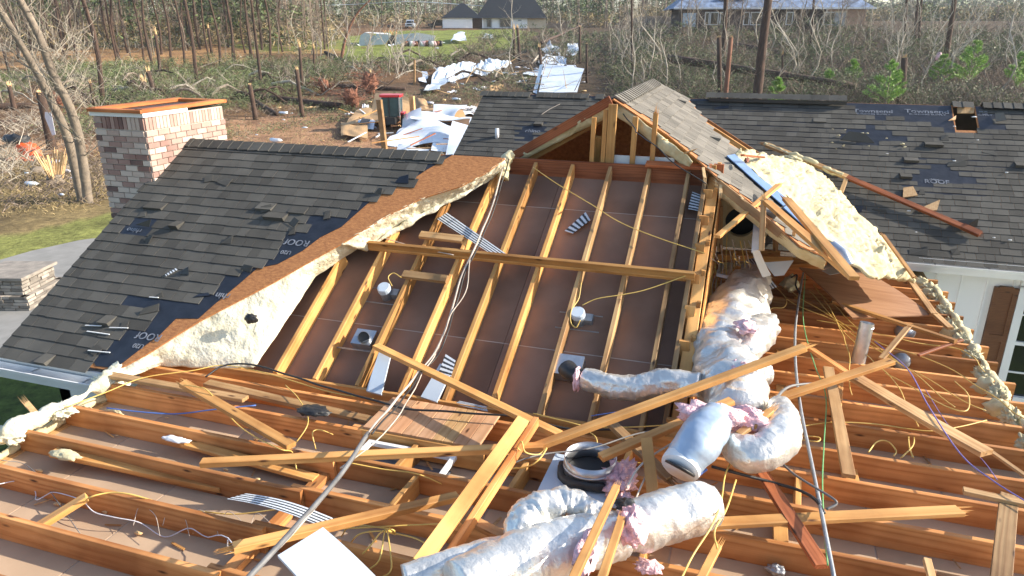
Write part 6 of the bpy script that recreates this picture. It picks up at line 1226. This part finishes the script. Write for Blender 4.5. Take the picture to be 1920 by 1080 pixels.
# orange tarp scraps, dark wrap, pink tape
p = G(56, 296); lump('orange_bin', p+V3((0, 0, .3)), (1.2, .8, .8), 'orange', 3, .5, 3, seg=16, label='bright orange crumpled plastic in the yard at left', cat='plastic'); lump('orange_netting', G(36, 303)+V3((0, 0, .05)), (1.4, .6, .2), 'orange', 5, .6, 4, seg=16, label='flat orange netting beside the crumpled orange plastic', cat='netting')
lump('dark_tarp', G(32, 276)+V3((0, 0, .3)), (1.6, .9, .6), 'black', 6, .6, 3, seg=16, label='black crumpled tarp behind the orange plastic', cat='tarp'); lump('pink_tape', at(1752, 108, 1.0) if False else G(1752, 150)+V3((0, 0, 1.9)), (.5, .4, .7), 'pink', 6, .6, 4, seg=12, label='pink red scrap caught in the brush at upper right', cat='scrap')
# stone pillar with ledges on the patio
p = at(38, 562, ZG+.05); e = empty('stone_pillar', p, 'stacked ledge stone pillar with a slab top on the patio', 'pillar'); mb = MB(); rg = random.Random(8)
X = V3((.96, .28, 0)); X.normalize(); Y = V3((-X.y, X.x, 0)); zz = 0
while zz < .62:
    h = rg.uniform(.05, .09); w_ = .66-.13*(zz > .30)
    for sd in range(4):
        x = -w_
        while x < w_:
            L = rg.uniform(.14, .34); a = max(-w_, x); b = min(w_, x+L); x += L+.012; c_ = (a+b)/2
            D = (X, Y, -X, -Y)[sd]; E_ = (Y, -X, -Y, X)[sd]; mb.box(p+D*(w_-.07+rg.uniform(-.015, .02))+E_*c_+V3((0, 0, zz+h/2)), (.16, b-a, h-.012), rg.random(), (D, E_, V3((0, 0, 1))))
    zz += h
obj('stonework', mb, M['stone'], e); mb = MB(); mb.box(p+V3((0, 0, .31)), (1.0, 1.0, .62), .3, (X, Y, V3((0, 0, 1)))); obj('core', mb, M['stone'], e); mb = MB(); mb.box(p+V3((0, 0, zz+.03)), (1.22, 1.22, .06), .5, (X, Y, V3((0, 0, 1)))); obj('cap_stone', mb, M['stone'], e)
# dark grill box under the left gutter
p = at(135, 800, ZG); p = V3((-5.75, 3.55, ZG)); e = empty('covered_grill', p, 'dark covered box standing under the left gutter', 'grill'); mb = MB(); mb.box(p+V3((-.0, 0, .95)), (.95, .55, 1.9)); obj('cover', mb, M['darkbox'], e); mb = MB(); mb.box(p+V3((-.5, 0, 1.75)), (.06, .5, .3)); obj('handle', mb, M['black'], e)
# broken fascia stick hanging off the left edge
board('broken_trim', at(48, 754, -2.9), at(76, 786, -3.0), .05, .012, None, 'osbpale', broken=(1, 1), label='broken trim sliver hanging off the left wall over the lawn', cat='trim')

# --- tractor
p = G(737, 246); e = empty('tractor', p, 'small tractor with a red cab roof half hidden by tan sheets', 'tractor'); s1 = 1.0
def tb(name, c, d, mat, sm=False, **k): mb = MB(); mb.box(p+RT*c[0]+FW*c[1]+V3((0, 0, c[2])), d, .5, (RT, FW, V3((0, 0, 1)))); return obj(name, mb, M[mat], e)
tb('chassis', (0, .3, .8), (.7, 2.6, .5), 'black'); tb('hood', (0, 1.3, 1.15), (.7, 1.3, .6), 'tractorred')
rf = MB(); q = p+V3((0, 0, 2.45)); rf.prism([q+RT*x+FW*y for x, y in ((-.72, -.7), (.72, -.7), (.8, -.5), (.8, .6), (.7, .75), (-.7, .75), (-.8, .6), (-.8, -.5))], (0, 0, .16)); obj('cab_roof', rf, M['tractorred'], e)
cb = tb('cab', (0, 0, 1.75), (1.25, 1.2, 1.35), 'cabglass')
for x in (-.66, -.1, .66): 
    for y in (-.63, .63): tb('cab_pillar', (x, y, 1.75), (.08, .08, 1.42), 'darkbox' if x == -.1 else 'galv')
for x in (-.75, .75): tb('fender', (x, .3, 1.25), (.35, 1.0, .12), 'tractorred')
for x, y, r in ((-.8, .4, .62), (.8, .4, .62), (-.6, 1.5, .38), (.6, 1.5, .38)):
    mb = MB(); c_ = p+RT*x+FW*y+V3((0, 0, r)); mb.tube([c_-RT*.18, c_-RT*.14, c_+RT*.14, c_+RT*.18], [r*.85, r, r, r*.85], 20); wh = obj('wheel', mb, M['black'], e, True); mb = MB(); mb.tube([c_-RT*.19, c_+RT*.19], r*.45, 14); obj('rim', mb, M['orange'], wh)
e.scale = (.82, .82, .82)
# --- vehicles by the far house
def vehicle(px, py, L, W, H, mat, yaw, lab, name, truck=False):
    p = G(px, py); X = RT*math.cos(yaw)+FW*math.sin(yaw); Y = V3((-X.y, X.x, 0)); Z = V3((0, 0, 1)); e = empty(name, p, lab, 'truck' if truck else 'car'); w2 = W/2
    def prof(pts, wd, nm, m_): mb = MB(); a = [p+X*x+Z*z-Y*wd for x, z in pts]; mb.prism(a, Y*(2*wd)); return obj(nm, mb, M[m_], e)
    prof([(-L/2, .45), (-L/2, H*.55), (-L*.3, H*.60), (L*.22, H*.60), (L/2, H*.52), (L/2, .4)], w2, 'body', mat)
    prof([(-L*.30 if truck else -L*.44, H*.58), (-L*.05 if truck else -L*.38, H*.98), (L*.08, H), (L*.26, H*.60)], w2*.88, 'cabin', mat); prof([(-L*.27 if truck else -L*.42, H*.62), (-L*.04 if truck else -L*.36, H*.92), (L*.075, H*.94), (L*.245, H*.63)], w2*.90, 'windows', 'glass')
    mb = MB(); mb.add([p+X*(L*.262)+Z*(H*.62)-Y*w2*.8, p+X*(L*.262)+Z*(H*.62)+Y*w2*.8, p+X*(L*.10)+Z*(H*.95)+Y*w2*.75, p+X*(L*.10)+Z*(H*.95)-Y*w2*.75], [(0, 1, 2, 3)]); obj('windscreen', mb, M['glass'], e)
    mb = MB(); mb.box(p+X*(L/2+.02)+Z*(H*.42), (.05, W*.6, H*.16), .5, (X, Y, Z)); obj('grille', mb, M['black'], e)
    for sd in (-1, 1): mb = MB(); mb.box(p+X*(L/2+.02)+Y*sd*w2*.8+Z*(H*.44), (.05, W*.14, H*.1), .5, (X, Y, Z)); obj('headlight', mb, M['white'], e)
    for x in (-L*.32, L*.32):
        for sd in (-1, 1): mb = MB(); c_ = p+X*x+Y*sd*(w2-.1)+Z*.38; mb.tube([c_-Y*.12, c_+Y*.12], .38, 14); obj('wheel', mb, M['black'], e)
vehicle(770, 53, 5.4, 2.0, 1.9, 'silver', -1.55, 'pale blue silver pickup facing the viewer on the field', 'pickup_truck', True); vehicle(822, 52, 4.8, 1.9, 1.75, 'carblack', 2.9, 'black car parked left of the white house', 'parked_car'); vehicle(889, 51, 4.4, 1.8, 1.5, 'white', -1.3, 'white car parked under the carport of the white house', 'parked_car')
p = G(742, 52); e = empty('flat_trailer', p, 'low flat trailer behind the pickup', 'trailer'); mb = MB(); mb.box(p+V3((0, 0, .7)), (6.4, 2.0, .16), .5, (RT, FW, V3((0, 0, 1)))); obj('bed', mb, M['tanwall'], e)
for x in (-1.6, -.7): mb = MB(); c_ = p+RT*x+V3((0, 0, .35))-FW*1.0; mb.tube([c_, c_+FW*.2], .35, 12); obj('wheel', mb, M['black'], e)
# --- collapsed shed on the field
e = empty('collapsed_shed', G(745, 86), 'collapsed white metal shed lying on the green field', 'shed')
def sq(pts, mat, name='panel'):
    f = G(pts[0][0], 86).dot(FW); Q = []
    for (x, y, df) in [(a[0], a[1], a[2] if len(a) > 2 else 0) for a in pts]: d = ray(x, y); Q.append(d*((f+df)/d.dot(FW)))
    slab(name, Q, FW, .06, mat, e)
sq([(672, 86), (692, 85), (704, 67), (684, 61), (676, 66)], 'whitepanel', 'left_panel'); sq([(694, 85), (722, 83), (734, 66), (706, 63)], 'whitepanel', 'middle_panel'); sq([(740, 85), (774, 76), (780, 62), (744, 65)], 'whitepanel', 'right_panel'); sq([(775, 77), (812, 80), (817, 67), (781, 61)], 'white', 'lit_panel')  # last panel is whiter than its neighbours, sunlight put into its colour
sq([(684, 61, 0), (706, 63, 0), (735, 65, 0), (728, 62, 6), (690, 60, 6)], 'white', 'roof_panel'); sq([(724, 86, 1), (740, 86, 1), (742, 66, 1), (733, 66, 1)], 'darkbox', 'gap_shade_panel')  # dark sheet between the panels stands in for shade in the gap
for i in range(8): a = G(728+i*2, 85)+V3((0, 0, .1)); board('stud', a, a+V3((r4.uniform(-1, 1), 0, 2.2)), .12, .06, None, 'wood', e)
for i in range(14): lump('clutter', G(760+i*5, 87)+V3((0, 0, .4)), (1.1, .6, .9), ('root', 'darkbox', 'white', 'pink')[i % 4], i, .5, seg=8, parent=e)
# --- houses
def house_b(name, px, py, yaw, label, build):
    p = G(px, py); X = RT*math.cos(yaw)+FW*math.sin(yaw); Y = V3((-X.y, X.x, 0)); Z = V3((0, 0, 1)); e = empty(name, p, label, 'house')
    def bx(nm, x, y, z, dx, dy, dz, mat, par=None): mb = MB(); mb.box(p+X*x+Y*y+Z*z, (dx, dy, dz), .5, (X, Y, Z)); return obj(nm, mb, M[mat], par or e)
    def hip(nm, x0, x1, y0, y1, z0, z1, mat, hx=None):
        i = (y1-y0)/2 if hx is None else hx; ym = (y0+y1)/2; c = [p+X*a+Y*b+Z*z0 for a, b in ((x0, y0), (x1, y0), (x1, y1), (x0, y1))]+[p+X*(x0+i)+Y*ym+Z*z1, p+X*(x1-i)+Y*ym+Z*z1]
        mb = MB(); mb.add(c, [(0, 1, 5, 4), (1, 2, 5), (2, 3, 4, 5), (3, 0, 4), (3, 2, 1, 0)]); return obj(nm, mb, M[mat], e)
    build(bx, hip, p); return e
def hA(bx, hip, p):
    X_ = lambda px: (px-932)/7.7
    def fr(nm, a, c, y, z0, z1, dy, mat, par=None): return bx(nm, (X_(a)+X_(c))/2, y, (z0+z1)/2, X_(c)-X_(a), dy, z1-z0, mat, par)
    fr('garage_wall', 833, 880.5, 1, 0, 2.25, 7, 'housewhite'); fr('garage_side_wall', 880.7, 887, -1.8, 0, 2.25, 1.4, 'housewhite'); fr('carport_back', 880.5, 905, 2.5, 0, 2.25, .3, 'tanwall'); fr('wall', 905, 975, 2.8, 0, 2.25, 6, 'housewhite'); fr('wall', 923, 935, -.6, 0, 2.25, 1.0, 'housewhite'); fr('wall', 960, 988, .6, 0, 2.25, 3.4, 'housewhite'); fr('side_wall', 988.2, 1022, 2.6, 0, 2.25, 7, 'tanlight')
    fr('garage_door', 836, 877, -2.56, .05, 2.0, .06, 'housewhite')
    for a, c in ((913, 921), (937, 958)): w_ = fr('window', a, c, -.24, .25, 2.05, .1, 'dull'); fr('pane', a+1, c-1, -.31, .35, 1.95, .05, 'glass', w_)
    w_ = fr('window', 971, 977, -1.14, 1.6, 1.9, .06, 'dull'); fr('column', 905, 907, -1.6, 0, 2.25, .3, 'housewhite'); fr('column', 958, 960, -1.6, 0, 2.25, .3, 'housewhite')
    hip('garage_roof', X_(831), X_(905), -3.0, 5.2, 2.25, 5.6, 'roofdark', 4.3); hip('main_roof', X_(893), X_(1024), -2.2, 7.4, 2.25, 9.2, 'roofdark', 4.8)
M['tanlight'] = plain('cream wall', (.60, .50, .36), (.52, .43, .31), 3, .8)
house_b('white_house', 932, 53, 0, 'white house with a dark hip roof and attached garage beyond the field', hA)
def hB(bx0, hip0, p):
    k_ = .87
    def bx(nm, x, y, z, dx, dy, dz, mat, par=None): return bx0(nm, x*k_, y*k_, z*k_, dx*k_, dy*k_, dz*k_, mat, par)
    def hip(nm, x0, x1, y0, y1, z0, z1, mat, hx): return hip0(nm, x0*k_, x1*k_, y0*k_, y1*k_, z0*k_, z1*k_, mat, hx*k_)
    bx('wall', -7.0, 0, 1.5, 14, 9, 3.0, 'brownwall'); bx('wall', 4.5, .6, 1.5, 9.2, 8, 3.0, 'brownwall'); bx('wall', 11.2, 0, 1.5, 5.6, 9, 3.0, 'tanwall'); bx('blue_panel', -12.6, -4.56, 1.4, 2.0, .08, 2.0, 'foilblue'); bx('fascia', 0, -5.2, 3.05, 30.4, .16, .24, 'white'); bx('side_fascia', 14.9, 0, 3.05, .16, 10.4, .24, 'white')
    for x, w in ((-9.9, .7), (-8.8, 1.3), (-7.6, .7), (-3.9, .9), (-2.4, 1.8), (2.6, 1.0), (8.6, 1.6)):
        f = bx('window', x, -4.55, 1.6, w, .1, 1.9, 'white'); bx('pane', x, -4.62, 1.6, w-.25, .05, 1.65, 'glass', f)
    f = bx('garage_window', 10.2, -4.55, 1.5, 1.9, .1, 2.3, 'tanlight'); bx('pane', 10.2, -4.62, 1.5, 1.5, .05, 1.9, 'dull', f)
    hip('roof', -15.4, 1.5, -5.3, 5.3, 3.0, 6.6, 'roofblue', 4.4); hip('roof', -1.5, 15.3, -5.25, 5.25, 3.0, 6.3, 'roofblue', 4.2); bx('roof_patch', -6, -3.4, 4.55, 4.4, .9, .25, 'roofdark')
hb = house_b('brown_house', 1430, 56, -.05, 'brown brick house with a storm torn blue grey roof behind the brush at upper right', hB)
# power line and pole
p = G(773, 52); mb = MB(); mb.tube([p, p+V3((0, 0, 12))], [.16, .11], 8); obj('utility_pole', mb, M['greybark'], None, True, label='utility pole behind the pickup', cat='pole')
f0 = p.dot(FW); L0 = [ray(x, y)*(f0/ray(x, y).dot(FW)) for x, y in ((560, 10), (640, 9), (700, 6), (773, 3), (860, 8), (940, 14))]; mb = MB(); mb.tube(spline(L0, 6), .06, 4); obj('power_line', mb, M['whitepanel'], None, label='pale power line sagging past the utility pole above the field', cat='wire')
L0 = [ray(x, y)*(170/ray(x, y).dot(FW)) for x, y in ((1560, 2), (1680, 6), (1800, 9), (1930, 14))]; mb = MB(); mb.tube(spline(L0, 6), .04, 4); obj('power_line', mb, M['grey'], None, label='thin power line across the pale sky at upper right', cat='wire')
brush('pine_straw', [[(190, 195), (640, 190), (900, 165), (960, 190), (880, 215), (640, 232), (430, 262), (190, 262)]], 420, 'drygrass', 'deadgreen', .1, .5, 9, 28, None, 83, spread=1.7)
for i in range(40):
    q = r4.choice(((640, 205, 880, 262), (790, 130, 1000, 182), (655, 80, 830, 92))); p = G(r4.uniform(q[0], q[2]), r4.uniform(q[1], q[3]))+V3((0, 0, r4.uniform(0, .4))); a = r4.uniform(0, 3.1); d = V3((math.cos(a), math.sin(a), r4.uniform(-.2, .3))); mb = MB(); w_ = r4.uniform(.2, .7); y = d.cross(V3((0, r4.uniform(-.5, .5), 1))).normalized(); L = r4.uniform(.3, 1.4)
    mb.grid(lambda u, v: p+d*(u*L)+y*(v*w_)+V3((0, 0, .22*noise.noise(V3((u*4, v*4, i))))), 8, 6); top = list(mb.v); mb.add([V3(t_)-V3((0, 0, .015)) for t_ in top], [tuple(reversed(f_)) for f_ in mb.f]); obj('torn_sheet_piece', mb, M[('metalsheet', 'osbpale', 'cloth', 'white')[i % 4]], label='torn sheet piece', cat='scrap', group=('bluish torn sheet pieces', 'tan torn sheet pieces', 'grey cloth pieces', 'white torn sheet pieces')[i % 4])
# ------------------------------------------------------------------ HAZE
mb = MB(); c = FW*330; zc = (-9+48)/2; mb.box(c+V3((0, 0, zc)), (1700, 1500, 57), .5)
m, n, b, new, link = newmat('air'); n.nodes.remove(b); pv = new('ShaderNodeVolumePrincipled'); pv.inputs['Density'].default_value = .0003; pv.inputs['Color'].default_value = (.86, .90, .95, 1); pv.inputs['Anisotropy'].default_value = .35; link(pv.outputs[0], n.nodes['Material Output'].inputs['Volume']); M['air'] = m
obj('haze', mb, M['air'], kind='stuff')

# ------------------------------------------------------------------ labels that single out each look-alike
ZB = [(190, 'left of the chimney'), (430, 'above the chimney'), (640, 'left of the green field'), (830, 'around the collapsed shed'), (1030, 'below the white house'), (1150, 'by the metal sheets'), (1250, 'above the gable peak'), (1345, 'below the brown house'), (1430, 'by the thickest trunk'), (1600, 'behind the long fallen log'), (1720, 'by the brightest young pine'), (9999, 'near the right edge')]
ZFG = [(400, 'at the far left'), (800, 'left of the doubled beam'), (1200, 'by the round register'), (1500, 'by the foil ducts'), (1700, 'right of the conduit'), (9999, 'near the right wall')]
BASE = {'bare saplings in the brush': ('thin bare sapling', ZB), 'slim pines behind the chimney': ('slim standing pine', ZB), 'bare trees at upper right': ('bare grey tree', ZB), 'bare trees behind the chimney': ('grey wood line tree', ZB), 'distant trees at upper left': ('distant slim tree', ZB),
        'white chips on the rear roof': ('white roof chip', ZB), 'foam crumbs on the rear roof': ('cream foam crumb on the roof', ZB), 'wood chips on the ceiling panels': ('wood chip between joists', ZFG), 'wood splinters between the joists': ('thin wood splinter', ZFG), 'bluish scraps on the ground': ('bluish white ground scrap', ZB),
        'wood scraps on the ground': ('pale wood ground scrap', ZB), 'cloth scraps on the ground': ('cloth scrap on the ground', ZB), 'yellow sticks in the debris pile': ('yellow lumber stick', ZB), 'white sticks in the debris pile': ('white lumber stick', ZB), 'reddish sticks in the debris pile': ('reddish lumber stick', ZB), 'pale sticks in the debris pile': ('pale lumber stick', ZB),
        'pale snapped branches by the metal sheets': ('pale snapped branch', ZB), 'brown snapped branches by the metal sheets': ('brown snapped branch', ZB), 'dark fallen limbs': ('dark fallen limb', ZB), 'bleached fallen limbs': ('bleached fallen limb', ZB), 'grey fallen limbs': ('grey fallen limb', ZB),
        'yellow wires tangled by the side wall': ('yellow wire tangled by the side wall', ZFG), 'white wires tangled by the side wall': ('white wire tangled by the side wall', ZFG), 'bluish torn sheet pieces': ('bluish torn sheet piece', ZB), 'tan torn sheet pieces': ('tan torn sheet piece', ZB), 'grey cloth pieces': ('grey white cloth piece', ZB), 'white torn sheet pieces': ('bright white torn sheet piece', ZB), 'torn plastic film strands': None, 'hair thin wire loops at left': ('hair thin wire loop', ZFG)}
ONES = 'first second third fourth fifth sixth seventh eighth ninth tenth eleventh twelfth thirteenth fourteenth fifteenth sixteenth seventeenth eighteenth nineteenth'.split()
def ordi(n): return ONES[n-1] if n < 20 else (('twentieth', 'thirtieth', 'fortieth')[n//10-2] if n % 10 == 0 else ('twenty-', 'thirty-', 'forty-')[n//10-2]+ONES[n % 10-1])
bins = {}
for o in COL.objects:
    if o.parent is None and o.get('group') in BASE and BASE[o['group']]:
        base, Z = BASE[o['group']]; q = project(o.matrix_basis.translation)
        ph = next(p_ for x_, p_ in Z if q[0] < x_); bins.setdefault((base, ph), []).append((q[0], o.name, o))
for (base, ph), L in bins.items():
    for i, (x, nme, o) in enumerate(sorted(L, key=lambda t: t[:2])): o['label'] = '%s, %s from the left %s' % (base, ordi(i+1), ph)
